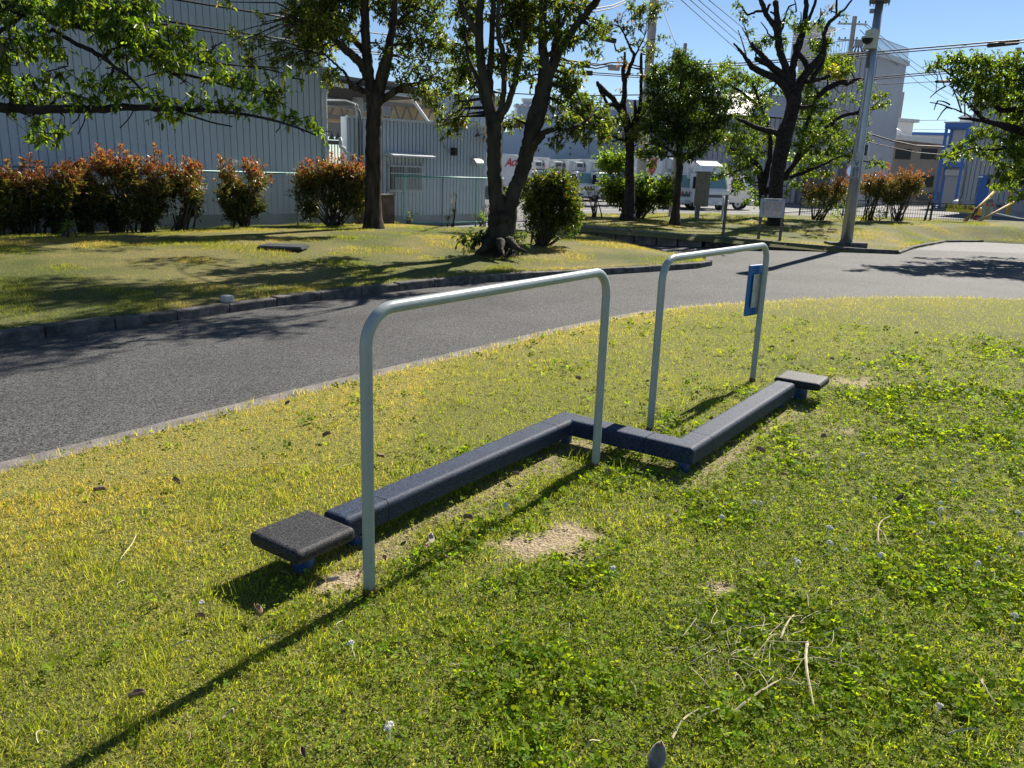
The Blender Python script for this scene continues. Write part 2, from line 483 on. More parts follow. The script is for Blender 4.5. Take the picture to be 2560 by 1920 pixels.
LAWN_EDGE = [(-6.2, -3.0), (-4.6, .6), (-3.45, 2.35)] + [g2(*q) for q in ((0, 1175), (300, 1100), (600, 1022), (900, 947), (1200, 876), (1440, 818), (1615, 783), (1760, 764),
             (1912, 755), (2043, 747), (2203, 743), (2400, 744), (2560, 748))] + [(10.5, 11.6), (16, 12.4)]
LAWN_EDGE = [tuple(p) for p in smooth_line(LAWN_EDGE, 5)]
LAWN = LAWN_EDGE + [(16, -3)]
KERB_L = [(-8.4, -3.0), (-6.3, 1.8)] + [g2(*q, -.012) for q in ((0, 862), (380, 811), (760, 757), (1198, 707), (1546, 685), (1745, 671))]
KERB_L = [tuple(p) for p in smooth_line(KERB_L, 4)]
TIP = [g2(1776, 667, -.012), g2(1789, 657, .0), g2(1772, 645, .05)]
BACK = [g2(1645, 619, .08), g2(1506, 597, .08), g2(1397, 589, .08), g2(1290, 581, .1), g2(1148, 570, .15), g2(1060, 562, .1)]
FEN = [tuple(PF(s, .35, 0)[:2]) for s in (9.2, 0, -11)]
ISL = KERB_L + TIP + BACK + FEN + [(-17.5, -3)]
WY = 18.2
R_FRONT = [(0.5, WY), (8.6, WY - .05)]
R_SIDE = [g2(2291, 619), g2(2368, 604), g2(2460, 604), g2(2560, 609), (24, 21.5)]
RLAWN = R_FRONT + R_SIDE + [(26, 30), (14, 28.6), (6, 26.2), (0.6, 23.2)]


def wall_top(x): return np.interp(x, [0, 1.65, 4.2, 7.5, 8.7], [.37, .355, .24, .085, .07])


def z_lawn(x, y):
    s = sdf(x, y, LAWN)
    return np.interp(s, [-.06, .03], [-.06, .0]) + .025 * (fbm(x, y, .9, 3) - .5) * smooth01(s / .4)


def z_isl(x, y):
    s = sdf(x, y, ISL)
    df = seg_dist(x, y, KERB_L + TIP[:2], False); db = seg_dist(x, y, TIP[1:] + BACK, False); dn = seg_dist(x, y, FEN, False)
    z = .085 + .16 * smooth01(df / 4.5) - .10 * smooth01(1 - dn / 3.0)
    z = z * smooth01(db / 1.3 + .25) + .05 * (fbm(x, y, .7, 9) - .5) * smooth01(df / .6)
    return z + np.interp(s, [.085, .12], [-.2, 0]) * (db >= .3) + np.interp(s, [-.05, .12], [-.08, 0]) * (db < .3)


def z_rl(x, y):
    s = sdf(x, y, RLAWN)
    z0 = wall_top(x) - .015
    z = z0 + (.38 - z0) * smooth01((y - WY) / 7.5) + .05 * (fbm(x, y, .6, 14) - .5) * smooth01((y - WY) / .6)
    ds = seg_dist(x, y, [R_FRONT[1]] + R_SIDE, False)
    z = z * smooth01(ds / 1.6 + .12)
    return np.interp(s, [-.1, 0], [-.1, 0]) + z


def lot_z(y): return np.interp(y, [0, 24, 34, 50, 64, 90], [-.018, -.018, -.14, -.42, -.52, -.56])


def bumpy_sheet(name, zf, poly, cell, matl, colf, margin=.12):
    p = np.asarray(poly); x0, y0 = p.min(0) - margin; x1, y1 = p.max(0) + margin
    xs = np.arange(x0, x1 + cell, cell); ys = np.arange(y0, y1 + cell, cell)
    X, Y = np.meshgrid(xs, ys); nx, ny = len(xs), len(ys)
    Z = zf(X.ravel(), Y.ravel())
    i = (np.arange(ny - 1)[:, None] * nx + np.arange(nx - 1)[None]).ravel()
    q = np.stack([i, i + 1, i + nx + 1, i + nx], 1)
    cx = X.ravel()[i] + cell / 2; cy = Y.ravel()[i] + cell / 2
    q = q[sdf(cx, cy, poly) > -margin]
    used = np.unique(q); remap = np.full(nx * ny, -1); remap[used] = np.arange(len(used))
    V = np.stack([X.ravel(), Y.ravel(), Z], 1)[used]
    return np_obj(name, V, [remap[q]], matl, tint=colf(V[:, 0], V[:, 1]), smooth=True)


# soil patches and dry turf of the near lawn (real ground cover, used by turf, blades and clover alike)
PATCH = [(g2(1405, 1338), .30, .17, .5), (g2(1800, 1470), .07, .05, .3), (g2(2140, 958), .30, .16, .2), (g2(840, 1455), .16, .08, .8),
         (g2(2010, 1140), .10, .07, .1), (g2(2120, 1075), .12, .10, .3), (g2(1690, 1115), .16, .10, -.3)]
BE = np.array([math.cos(math.radians(55.2)), math.sin(math.radians(55.2))]); BM = np.array([BE[1], -BE[0]])
BO = gr(1409, 1026, .16)[:2]; BW = .14; BMID = .863; BL1 = 1.84; BL2 = 1.63
BEAM_LINE = [BO - BE * BL1 + BM * .16, BO + BM * .16 - BE * .1, BO + BM * BMID - BE * .17, BO + BM * (BMID + .07) + BE * BL2]


def bare(x, y):
    b = np.zeros(np.shape(x))
    n = fbm(x, y, 7, 31)
    for (c, rx, ry, a) in PATCH:
        ca, sa = math.cos(a), math.sin(a); dx = x - c[0]; dy = y - c[1]
        e = np.hypot((dx * ca + dy * sa) / rx, (-dx * sa + dy * ca) / ry)
        b = np.maximum(b, smooth01((1.15 - e + (n - .5) * 1.8) / .8))
    d = seg_dist(x, y, BEAM_LINE, False)
    b = np.maximum(b, .55 * smooth01((.15 - d + (n - .5) * .22) / .12))
    return b


def dry(x, y):
    d = seg_dist(x, y, LAWN_EDGE, False)
    v = .75 * np.exp(-d / 1.1) + .5 * (fbm(x, y, 1.1, 5) - .42) + .35 * (fbm(x, y, 4, 8) - .5)
    v += .35 * np.exp(-((x - 2.0) ** 2 / .5 + (y - 2.6) ** 2 / .35)) + .22 * (x < -.6)
    return np.clip(v, 0, 1)


def clover(x, y):
    d = seg_dist(x, y, LAWN_EDGE, False)
    v = smooth01((d - 1.3) / 2.4) * .9 + .9 * (fbm(x, y, 1.3, 21) - .5) + .5 * (fbm(x, y, 4.5, 23) - .5)
    v -= .35 * smooth01((-x - .3) / 1.0) * (y < 4)
    v = v - .75 * smooth01((y - 4.6) / 2.5) * (1 - .5 * smooth01((x - 1.5) / 2))
    return np.clip(v, 0, 1)


SOIL = np.array([.33, .26, .165]); TURF = np.array([.10, .11, .026]); DRYT = np.array([.24, .22, .065])


def mixc(a, b, t): return a + (b - a) * t[:, None]


def col_lawn(x, y):
    c = mixc(np.tile(TURF, (len(x), 1)), DRYT, .85 * dry(x, y))
    return mixc(c, SOIL, bare(x, y))


def dry_far(x, y): return np.clip(.34 + 1.7 * (fbm(x, y, .8, 41) - .45) + .5 * (fbm(x, y, 3, 43) - .5), 0, 1)


def col_far(x, y): return mixc(np.tile(np.array([.08, .095, .028]), (len(x), 1)), np.array([.19, .17, .07]), dry_far(x, y))


g = MB(); g.quad((-900, -300, -.9), (900, -300, -.9), (900, 1800, -.9), (-900, 1800, -.9)); g.build('ground', m_gnd)['kind'] = 'structure'
g = MB(); g.quad((-24, -8, -.012), (40, -8, -.012), (40, 19.6, -.012), (-24, 19.6, -.012)); g.build('path', m_asph)['kind'] = 'structure'
ys = [19.55, 24, 29, 34, 42, 50, 57, 64, 77, 90, 160]
g = MB()
for a, b in zip(ys, ys[1:]):
    g.quad((-24, a, lot_z(a)), (120, a, lot_z(a)), (120, b, lot_z(b)), (-24, b, lot_z(b)))
g.build('parking_lot', m_lot)['kind'] = 'structure'
for o in (bumpy_sheet('lawn', z_lawn, LAWN, .045, m_turf, col_lawn), bumpy_sheet('island_lawn', z_isl, ISL, .11, m_turf, col_far),
          bumpy_sheet('far_lawn', z_rl, RLAWN, .14, m_turf, col_far)):
    o['kind'] = 'structure'

# concrete strip along the near lawn
se = [np.asarray(p) for p in LAWN_EDGE if -6.5 < p[0] < 3.4]
g = MB(); prev = None
for i, p in enumerate(se):
    t = unit(se[min(i + 1, len(se) - 1)] - se[max(i - 1, 0)]); nrm = np.array([-t[1], t[0]])
    a = p - nrm * .05; b = p + nrm * (.125 if p[0] < 1.5 else .125 * max(.1, (3.4 - p[0]) / 1.9))
    if prev is not None:
        pa, pb = prev
        g.hexa([(*pa, -.1), (*a, -.1), (*b, -.1), (*pb, -.1), (*pa, -.004), (*a, -.004), (*b, -.004), (*pb, -.004)])
    prev = (a, b)
g.build('concrete_strip', m_conc)['kind'] = 'structure'


def kerb_run(name, line, wd, ztop, matl, step=.6):
    """separate kerb stones along a line; line = outer foot, body lies to the left of the direction"""
    p = [np.asarray(q, float) for q in line]; L = [0]
    for a, b in zip(p, p[1:]): L.append(L[-1] + np.linalg.norm(b - a))
    def f(s): return np.array([np.interp(s, L, [q[0] for q in p]), np.interp(s, L, [q[1] for q in p])])
    g = MB(); s = 0
    while s < L[-1] - .05:
        e = min(s + step, L[-1]); a = f(s + .004); b = f(e - .004); t = unit(b - a); nn = np.array([-t[1], t[0]])
        dz = random.uniform(-.008, .008); zt = ztop if not callable(ztop) else None
        za = (zt if zt is not None else ztop(a[0])) + dz; zb = (zt if zt is not None else ztop(b[0])) + dz
        a2 = a + nn * wd; b2 = b + nn * wd
        g.hexa([(*a, -.15), (*b, -.15), (*b2, -.15), (*a2, -.15), (*a, za), (*b, zb), (*b2, zb), (*a2, za)])
        s = e
    return g.build(name, matl, bevel=.014, segs=2)


kerb_run('kerb', KERB_L[4:] + TIP, .13, .085, m_kerb)['kind'] = 'structure'
kerb_run('kerb', [(4.22, WY - .02), (8.55, WY - .07)], .13, lambda x: float(wall_top(x)), m_kerb, .9)['kind'] = 'structure'
kerb_run('kerb', [(8.57, WY - .07)] + R_SIDE[:3], .10, .04, m_kerb, .7)['kind'] = 'structure'

# stone retaining wall
rw = thing('retaining_wall', 'low wall of grey stone blocks holding up the far lawn beside the path', 'wall', (.3, WY, 0))
x = .3
while x < 4.2:
    L = min(random.choice([.42, .48, .56, .5]), 4.2 - x)
    if L < .15: break
    g = MB(); za, zb = wall_top(x), wall_top(x + L)
    y0 = WY - .02 + random.uniform(-.012, .012)
    g.hexa([(x + .012, y0, -.1), (x + L - .012, y0, -.1), (x + L - .012, y0 + .22, -.1), (x + .012, y0 + .22, -.1),
            (x + .012, y0, za), (x + L - .012, y0, zb), (x + L - .012, y0 + .22, zb), (x + .012, y0 + .22, za)])
    g.build('stone_block', m_stone, rw, bevel=.02, segs=2); x += L


# ------------------------------------------------------------------ grass, clover, straw
def wedge(n, d0, d1, half=41.0):
    d = np.sqrt(rng.uniform(d0 * d0, d1 * d1, n)); a = rng.uniform(-math.radians(half), math.radians(half), n)
    return d * np.sin(a), d * np.cos(a)


def blades(x, y, z, h, wd, lean, tint, two=True):
    n = len(x); an = rng.uniform(0, 2 * math.pi, n); la = rng.uniform(0, 2 * math.pi, n)
    P = np.stack([x, y, z], 1); sd_ = np.stack([np.cos(an), np.sin(an), np.zeros(n)], 1) * (wd / 2)[:, None]
    ld = np.stack([np.cos(la), np.sin(la), np.zeros(n)], 1) * (h * lean)[:, None]
    up = np.zeros((n, 3)); up[:, 2] = h
    tip = P + ld + up * np.sqrt(np.clip(1 - lean ** 2, .05, 1))[:, None]
    if two:
        mid = P + ld * .35 + up * .58
        V = np.stack([P - sd_, P + sd_, mid + sd_ * .8, mid - sd_ * .8, tip], 1).reshape(-1, 3)
        i = np.arange(n)[:, None] * 5
        return V, [i + [0, 1, 2, 3], i + [3, 2, 4]], np.repeat(tint, 5, 0)
    V = np.stack([P - sd_, P + sd_, tip], 1).reshape(-1, 3); i = np.arange(n)[:, None] * 3
    return V, [i + [0, 1, 2]], np.repeat(tint, 3, 0)


def joinV(parts):
    V = []; FQ = []; FT = []; C = []; o = 0
    for v, fs, c in parts:
        V.append(v); C.append(c)
        for f in fs: (FQ if f.shape[1] == 4 else FT).append(f + o)
        o += len(v)
    return np.concatenate(V), [np.concatenate(q) for q in (FQ, FT) if q], np.concatenate(C)


GREEN = np.array([.165, .235, .034]); YGREEN = np.array([.32, .36, .06]); DRYG = np.array([.42, .36, .11])
parts = []
for d0, d1, den in ((1.2, 2.6, 22000), (2.6, 4.0, 16000), (4.0, 6.2, 9500), (6.2, 9.5, 5000), (9.5, 17, 1500)):
    n = int(den * math.radians(82) * (d1 * d1 - d0 * d0) / 2)
    x, y = wedge(n, d0, d1)
    cl = clover(x, y); br = bare(x, y); dr = dry(x, y); sd0 = sdf(x, y, LAWN)
    tuft = smooth01((fbm(x, y, 9, 51) - .55) / .12)
    keep = (sd0 > -.02) & (rng.random(n) > br * .97) & (rng.random(n) > cl * .5)
    x, y, cl, dr, tuft, sd0 = [a[keep] for a in (x, y, cl, dr, tuft, sd0)]; n = len(x)
    far = max(1.0, d0 / 3.4)
    h = rng.uniform(.011, .026, n) * (1 + 1.2 * tuft * rng.random(n)) * (1 + .12 * far)
    wd = rng.uniform(.0018, .0034, n) * (.55 + .45 * far)
    t = np.clip(dr * 1.05 + rng.normal(0, .22, n), 0, 1)
    c = mixc(np.tile(GREEN, (n, 1)), YGREEN, np.clip(.5 + .9 * (fbm(x, y, 2.5, 61) - .5) + rng.normal(0, .3, n), 0, 1))
    c = mixc(c, DRYG, smooth01((t - .45) / .4)); c *= rng.uniform(.7, 1.3, (n, 1))
    parts.append(blades(x, y, z_lawn(x, y) - .004, h, wd, rng.uniform(.3, .95, n), c, d0 < 4))
# taller bright tufts standing out of the turf
tc = [g2(*q) for q in ((620, 1290), (560, 1270), (700, 1250), (520, 1490), (440, 1560), (560, 1560), (610, 1480), (380, 1660), (290, 1830), (330, 1835), (60, 1560), (40, 1640), (250, 1440),
      (1800, 880), (1655, 1030), (1440, 1160), (1480, 1140), (1560, 1180), (1700, 1010), (2180, 1900), (2450, 1880), (180, 1400), (95, 1250), (760, 1330), (1250, 1880), (700, 1900), (560, 1880), (1560, 1500), (760, 1190), (1150, 1010))]
for (cx, cy) in tc:
    n = 26; r = rng.normal(0, .032, (n, 2)); x = cx + r[:, 0]; y = cy + r[:, 1]
    c = np.tile(np.array([.24, .30, .045]), (n, 1)) * rng.uniform(.7, 1.25, (n, 1))
    parts.append(blades(x, y, z_lawn(x, y), rng.uniform(.03, .085, n), rng.uniform(.0022, .004, n), rng.uniform(.1, .6, n), c, True))
# lush edge beside the concrete strip
L = len(LAWN_EDGE); n = 16000; k = rng.integers(0, L - 1, n); tt = rng.random(n)[:, None]
e = np.asarray(LAWN_EDGE); q = e[k] * (1 - tt) + e[k + 1] * tt
seg = np.linalg.norm(e[k + 1] - e[k], axis=1); kp = rng.random(n) < seg / seg.max(); q = q[kp] + rng.normal(0, .05, (kp.sum(), 2)); n = len(q)
kp = (sdf(q[:, 0], q[:, 1], LAWN) > -.035 - .05 * (fbm(q[:, 0], q[:, 1], 3, 77) > .6)) & (q[:, 1] > 1.5); q = q[kp]; n = len(q)
c = mixc(np.tile(YGREEN, (n, 1)), DRYG, rng.random(n)) * rng.uniform(.6, 1.2, (n, 1))
parts.append(blades(q[:, 0], q[:, 1], np.full(n, -.006), rng.uniform(.02, .06, n), rng.uniform(.003, .006, n), rng.uniform(.2, .8, n), c, True))
V, Fs, C = joinV(parts)
tag(np_obj('grass', V, Fs, m_grass, tint=C), 'short yellow green grass of the near lawn around the balance beam', 'grass', kind='stuff')

parts = []
for d0, d1, den, sc in ((1.2, 2.6, 5000, 1.0), (2.6, 4.2, 4200, 1.05), (4.2, 6.4, 2300, 1.35), (6.4, 9.5, 900, 1.8)):
    n = int(den * math.radians(82) * (d1 * d1 - d0 * d0) / 2)
    x, y = wedge(n, d0, d1)
    cl = clover(x, y)
    keep = (sdf(x, y, LAWN) > .05) & (rng.random(n) > bare(x, y) * .98) & (rng.random(n) < .06 + 1.0 * cl)
    x, y, cl = x[keep], y[keep], cl[keep]; n = len(x)
    hh = rng.uniform(.006, .036, n) * (.6 + .9 * fbm(x, y, 2.2, 71))
    big = (1 + .75 * smooth01((fbm(x, y, 3.2, 73) - .52) / .15))
    r = rng.uniform(.0065, .0115, n) * sc * big
    c0 = np.stack([x, y, z_lawn(x, y) + hh], 1)
    nr = unit(np.stack([rng.normal(0, .62, n), rng.normal(-.1, .62, n), np.ones(n)], 1))
    a0 = rng.uniform(0, 2 * math.pi, n)
    tint = np.array([.135, .215, .016]) * rng.uniform(.6, 1.5, (n, 1)) * (1 + rng.normal(0, .1, (n, 3)))
    tint = mixc(tint, np.array([.25, .35, .025]), (rng.random(n) < .3) * .8)
    ex = unit(np.cross(nr, np.array([0.03, 1.0, 0.02]))); ey = np.cross(nr, ex)
    for j in range(3):
        an = (a0 + j * 2.094)[:, None]; ax = np.cos(an) * ex + np.sin(an) * ey; sd_ = np.cross(nr, ax)
        cup = nr * (r * .25)[:, None]; R = r[:, None]
        V = np.stack([c0 + ax * R * .08, c0 + ax * R * .75 + sd_ * R * .52 + cup, c0 + ax * R * 1.0 + cup * .8, c0 + ax * R * .75 - sd_ * R * .52 + cup], 1).reshape(-1, 3)
        parts.append((V, [np.arange(n)[:, None] * 4 + [0, 3, 2, 1]], np.repeat(tint * rng.uniform(.85, 1.15, (n, 1)), 4, 0)))
V, Fs, C = joinV(parts)
tag(np_obj('clover', V, Fs, m_clov, tint=C), 'dense dark green clover leaves carpeting the foreground lawn', 'clover', kind='stuff')

parts = []
for zf, poly, cols, boxs in ((z_isl, ISL, 1, ((-10, 3, 5, 12.5, 4200), (-11, 3.6, 12.5, 20.5, 2300))), (z_rl, RLAWN, 1, ((.4, 15.5, 18, 29, 1300),))):
    for (x0, x1, y0, y1, den) in boxs:
        n = int(den * (x1 - x0) * (y1 - y0)); x = rng.uniform(x0, x1, n); y = rng.uniform(y0, y1, n)
        s = sdf(x, y, poly); tf = fbm(x, y, 1.7, 81); vis = np.abs(x) < .74 * y + 1
        kp = (s > .10) & vis & (rng.random(n) < .6 + .7 * tf); x, y, tf, s = x[kp], y[kp], tf[kp], s[kp]; n = len(x)
        far = np.clip(np.hypot(x, y) / 8, .8, 2.4)
        h = rng.uniform(.018, .046, n) * (.6 + 1.0 * smooth01((tf - .42) / .3)) * (1 + .5 * (s < .35)); wd = rng.uniform(.003, .0055, n) * far
        dr = dry_far(x, y); t = np.clip(dr + rng.normal(0, .25, n), 0, 1)
        c = mixc(np.tile(np.array([.10, .16, .026]), (n, 1)), np.array([.24, .28, .05]), np.clip(.55 + rng.normal(0, .3, n), 0, 1))
        c = mixc(c, np.array([.36, .30, .13]), smooth01((t - .4) / .4)); c *= rng.uniform(.7, 1.25, (n, 1))
        parts.append(blades(x, y, zf(x, y) - .01, h, wd, rng.uniform(.25, .9, n), c, False))
    V, Fs, C = joinV(parts); parts = []
    lab = 'rough sunlit grass of the tree island left of the path' if poly is ISL else 'rough dry grass of the raised far lawn round the notice boards'
    tag(np_obj('grass', V, Fs, m_grass, tint=C), lab, 'grass', kind='stuff')

# straw: long pale stalks lying on the clover
sb = MB()
def stalk(a, b, r, wig=.02):
    pa = gr(*a, .03); pb = gr(*b, .035); n = 7; pts = []
    o = np.array([random.uniform(-wig, wig), random.uniform(-wig, wig), 0])
    for i in range(n):
        t = i / (n - 1); pts.append(pa * (1 - t) + pb * t + o * math.sin(t * math.pi) + np.array([0, 0, .012 * math.sin(t * math.pi) + random.uniform(0, .006)]))
    sb.tube(pts, [r * (1 - .5 * i / n) for i in range(n)], 4)
for a, b, r in (((2018, 1608), (2033, 1762), .005), ((1838, 1778), (1950, 1700), .004), ((1680, 1850), (1780, 1770), .0035), ((2196, 1355), (2226, 1290), .0035), ((2185, 1312), (2220, 1364), .0025),
                ((1952, 1600), (1985, 1538), .004), ((2370, 1838), (2455, 1842), .004), ((2455, 1700), (2490, 1762), .004), ((1745, 1800), (1800, 1775), .003), ((1470, 1870), (1500, 1855), .003), ((1575, 1700), (1590, 1745), .002), ((650, 1610), (696, 1598), .0035), ((555, 1800), (583, 1785), .004),
                ((430, 1618), (480, 1608), .003), ((300, 1400), (340, 1335), .002), ((95, 1860), (125, 1830), .002)):
    stalk(a, b, r)
for i in range(70):
    cx = random.gauss(1890, 95); cy = random.gauss(1610, 55)
    an = random.gauss(.1, .9); L = random.uniform(40, 150)
    stalk((cx, cy), (cx + L * math.cos(an), cy + L * .45 * math.sin(an)), random.uniform(.0009, .0018), .07)
for i in range(60):
    cx = random.uniform(100, 2500); cy = random.uniform(1000, 1880); an = random.uniform(0, 6.3); L = random.uniform(20, 70)
    stalk((cx, cy), (cx + L * math.cos(an), cy + L * .4 * math.sin(an)), random.uniform(.0008, .0016), .02)
tag(sb.build('straw', m_straw), 'pale dry straw stalks scattered over the clover', 'straw', kind='stuff')


# fallen leaves and clover flowers
def curled_leaf(name, L, wd, curl, matl):
    m = MB(); nu, nv = 7, 5; vs = []
    for i in range(nu):
        t = i / (nu - 1); hw = wd * math.sin(math.pi * min(1, .06 + t * .94)) ** .7 * (1 - .25 * t)
        for j in range(nv):
            s = (j / (nv - 1) - .5) * 2
            vs.append(((t - .5) * L, s * hw, .004 + curl * L * (abs(s) ** 1.6) * .45 + .10 * L * math.sin(t * 3.0) * curl + random.uniform(0, .05) * L * curl))
    m.add(vs, [(i * nv + j, (i + 1) * nv + j, (i + 1) * nv + j + 1, i * nv + j + 1) for i in range(nu - 1) for j in range(nv - 1)])
    o = m.build(name, matl, smooth=True); md = o.modifiers.new('thickness', 'SOLIDIFY'); md.thickness = .0012
    return o
lf = curled_leaf('dry_leaf', .062, .017, .8, m_dryleaf)
tag(lf, 'curled brown dry leaf fallen on the short grass', 'leaf', 'dry brown leaves on the lawn')
spots = [(440, 1208), (905, 1340), (1065, 1370), (1380, 1118), (1640, 1115), (500, 1545), (640, 1535), (345, 1745), (890, 1450), (1120, 1395), (1424, 865), (1445, 950), (1620, 955), (1742, 985), (1780, 1050), (2060, 1095), (2280, 780), (2290, 835), (2080, 900), (1930, 870), (1980, 855), (2460, 865), (2275, 900), (1900, 1130), (1690, 1283), (950, 1145),
         (720, 1010), (820, 1090), (250, 1230), (2250, 1250), (1170, 1300), (1030, 1330), (960, 1400), (1290, 1190), (1520, 1180), (2020, 1010), (1960, 1190), (760, 1885)]
for i, q in enumerate(spots):
    o = lf if i == 0 else copy_tree(lf)
    p = gr(*q, .03); o.location = p; s = random.uniform(.4, .9); o.scale = (s, s, s)
    o.rotation_euler = (random.uniform(-.5, .5), random.uniform(-.4, .4), random.uniform(0, 6.3))
lf = curled_leaf('dry_leaf', .075, .026, .9, m_paleleaf)
tag(lf, 'large pale crumpled leaf standing up at the bottom edge of the lawn', 'leaf'); lf.location = gr(1630, 1893, .04); lf.rotation_euler = (.5, -.6, 1.1)
lf = curled_leaf('dry_leaf', .055, .02, .9, m_paleleaf)
tag(lf, 'pale curled leaf lying beside the stool end of the beam', 'leaf'); lf.location = gr(1065, 1350, .03); lf.rotation_euler = (.9, -.3, 1.5)
lf = curled_leaf('dry_leaf', .05, .016, .5, m_paleleaf)
tag(lf, 'flat pale leaf on the grass between stool and near handrail post', 'leaf'); lf.location = gr(835, 1455, .03); lf.rotation_euler = (.2, -.1, .3)
fb = MB()
for i in range(26):
    a = random.uniform(0, 6.3); e = random.uniform(-.3, 1.4); d = np.array([math.cos(a) * math.cos(e), math.sin(a) * math.cos(e), math.sin(e)])
    p = np.array([0, 0, .045]) + d * .007
    fb.tube([p - d * .004, p + d * .004], [.0028, .0012], 4)
fb.tube([(0, 0, 0), (0, 0, .042)], .0012, 4)
fl = fb.build('clover_flower', m_flower)
tag(fl, 'small round white clover flower in the lawn', 'flower', 'white clover flowers in the lawn')
fs = [(888, 1648), (968, 1868), (975, 1862), (1270, 1295), (1525, 1450), (1806, 1325), (1995, 1430), (1985, 1437), (2196, 1424), (2110, 1402), (2180, 1270), (2340, 1285), (2350, 1310), (2470, 1305), (2545, 1310), (2552, 1365), (2316, 1340), (2490, 1395), (1880, 1280), (2065, 1360), (2340, 1795), (1930, 1265), (2070, 1395), (1892, 1280), (2318, 960), (2120, 935), (2150, 940), (2340, 905), (2150, 1165), (2380, 1230), (500, 1540), (2530, 1583), (2435, 1440)]
for i, q in enumerate(fs):
    o = fl if i == 0 else copy_tree(fl)
    o.location = gr(*q, .012); o.rotation_euler = (random.uniform(-.3, .3), random.uniform(-.3, .3), random.uniform(0, 6)); s = random.uniform(.9, 1.5); o.scale = (s, s, s)
p = gr(568, 752, .09)
st = MB(); n = 9
for k in range(5):
    pass
st.prism([(.09 * math.cos(a) * random.uniform(.7, 1.1), .06 * math.sin(a) * random.uniform(.7, 1.1)) for a in np.linspace(0, 2 * math.pi, 9)[:-1]], -.02, .06)
so_ = st.build('stone', mat('pale_stone', (.5, .47, .42), .9, var=.2, vscale=20, bump=.4, bscale=40), bevel=.02, segs=2)
tag(so_, 'pale rounded stone lying on the grass just behind the left kerb', 'stone'); so_.location = p
dc = thing('drain_cover', 'dark slatted drain cover lying in the sunlit grass of the tree island', 'drain cover', at(710, 620, 12.4))
c0 = at(710, 620, 12.4); zc = float(z_isl(np.array([c0[0]]), np.array([c0[1]]))[0]) + .03
m = MB()
for k in range(9): m.obox((c0[0], c0[1] - .2 + k * .05, zc + .02), (.32, 0, 0), (0, .016, 0), (0, 0, .012))
m.build('slat', m_dgrey, dc); m = MB(); m.obox((c0[0], c0[1], zc), (.34, 0, 0), (0, .24, 0), (0, 0, .012)); m.build('frame', m_dark, dc)
#@@EXERCISE
# ------------------------------------------------------------------ exercise equipment
def B3(a, b, z=0): q = BO + BM * a + BE * b; return np.array([q[0], q[1], z])


ZT, ZB = .160, .072
beam = thing('balance_beam', 'low zigzag balance beam of navy rubber pads on short blue legs', 'balance beam', B3(.07, -.5, 0))
def pad(name, poly, joints=()):
    m = MB(); m.prism([B3(a, b)[:2] for a, b in poly], ZB, ZT)
    if np.linalg.norm(0) == 0:
        pts = [B3(a, b)[:2] for a, b in poly]
        area = sum(pts[i][0] * pts[(i + 1) % len(pts)][1] - pts[(i + 1) % len(pts)][0] * pts[i][1] for i in range(len(pts)))
        if area < 0:
            m = MB(); m.prism(pts[::-1], ZB, ZT)
    o = m.build(name, m_rub, beam, bevel=.023, segs=5); o.modifiers['bevel'].limit_method = 'WEIGHT'
    n = len(poly); J2 = {tuple(sorted((round(float(q[0]), 4), round(float(q[1]), 4)) for q in (B3(*poly[i]), B3(*poly[(i + 1) % n])))) for i in joints}
    ends = set(q for j in J2 for q in j); at_ = o.data.attributes.new('bevel_weight_edge', 'FLOAT', 'EDGE'); org = np.array(o['_org'])
    for e in o.data.edges:
        a, b = [np.array(o.data.vertices[k].co) + np.array(beam.location) for k in e.vertices]
        ka, kb = [(round(float(q[0]), 4), round(float(q[1]), 4)) for q in (a, b)]
        if a[2] > ZT - .01 and b[2] > ZT - .01: wt = 0 if any(np.allclose(sorted((ka, kb)), j, atol=.0015) for j in J2) else 1
        elif abs(a[2] - b[2]) > .02: wt = 0 if any(np.allclose(ka, q, atol=.0015) for q in ends) else .8
        else: wt = 0
        at_.data[e.index].value = wt
    return o
J = .27; g_ = .004
pad('end_pad', [(0, -BL1), (BW, -BL1), (BW, -BL1 + .24 - g_), (0, -BL1 + .24 - g_)], (2,))
pad('long_pad', [(0, -BL1 + .24), (BW, -BL1 + .24), (BW, -J - g_), (0, -J - g_)], (0, 2))
pad('corner_pad', [(0, -J), (BW, -J), (BW, -BW), (J - g_, -BW), (J - g_, 0), (0, 0)], (0, 3))
pad('middle_pad', [(J, -BW), (BMID - J - g_, -BW), (BMID - J - g_, 0), (J, 0)], (1, 3))
pad('corner_pad', [(BMID - J, -BW), (BMID, -BW), (BMID, .13 - g_), (BMID - BW, .13 - g_), (BMID - BW, 0), (BMID - J, 0)], (2, 5))
pad('long_pad', [(BMID - BW, .13), (BMID, .13), (BMID, BL2 - .17 - g_), (BMID - BW, BL2 - .17 - g_)], (0, 2))
pad('end_pad', [(BMID - BW, BL2 - .17), (BMID, BL2 - .17), (BMID, BL2), (BMID - BW, BL2)], (0,))
for a, b in ((.07, -BL1 + .11), (.07, -.07), (BMID - .07, -.07), (BMID - .07, BL2 - .12)):
    m = MB(); m.tube([B3(a, b, -.06), B3(a, b, ZB + .004)], [.032, .032], 16); m.tube([B3(a, b, ZB - .016), B3(a, b, ZB + .002)], [.045, .045], 16)
    m.build('leg', m_blue, beam, smooth=True, angle=40)


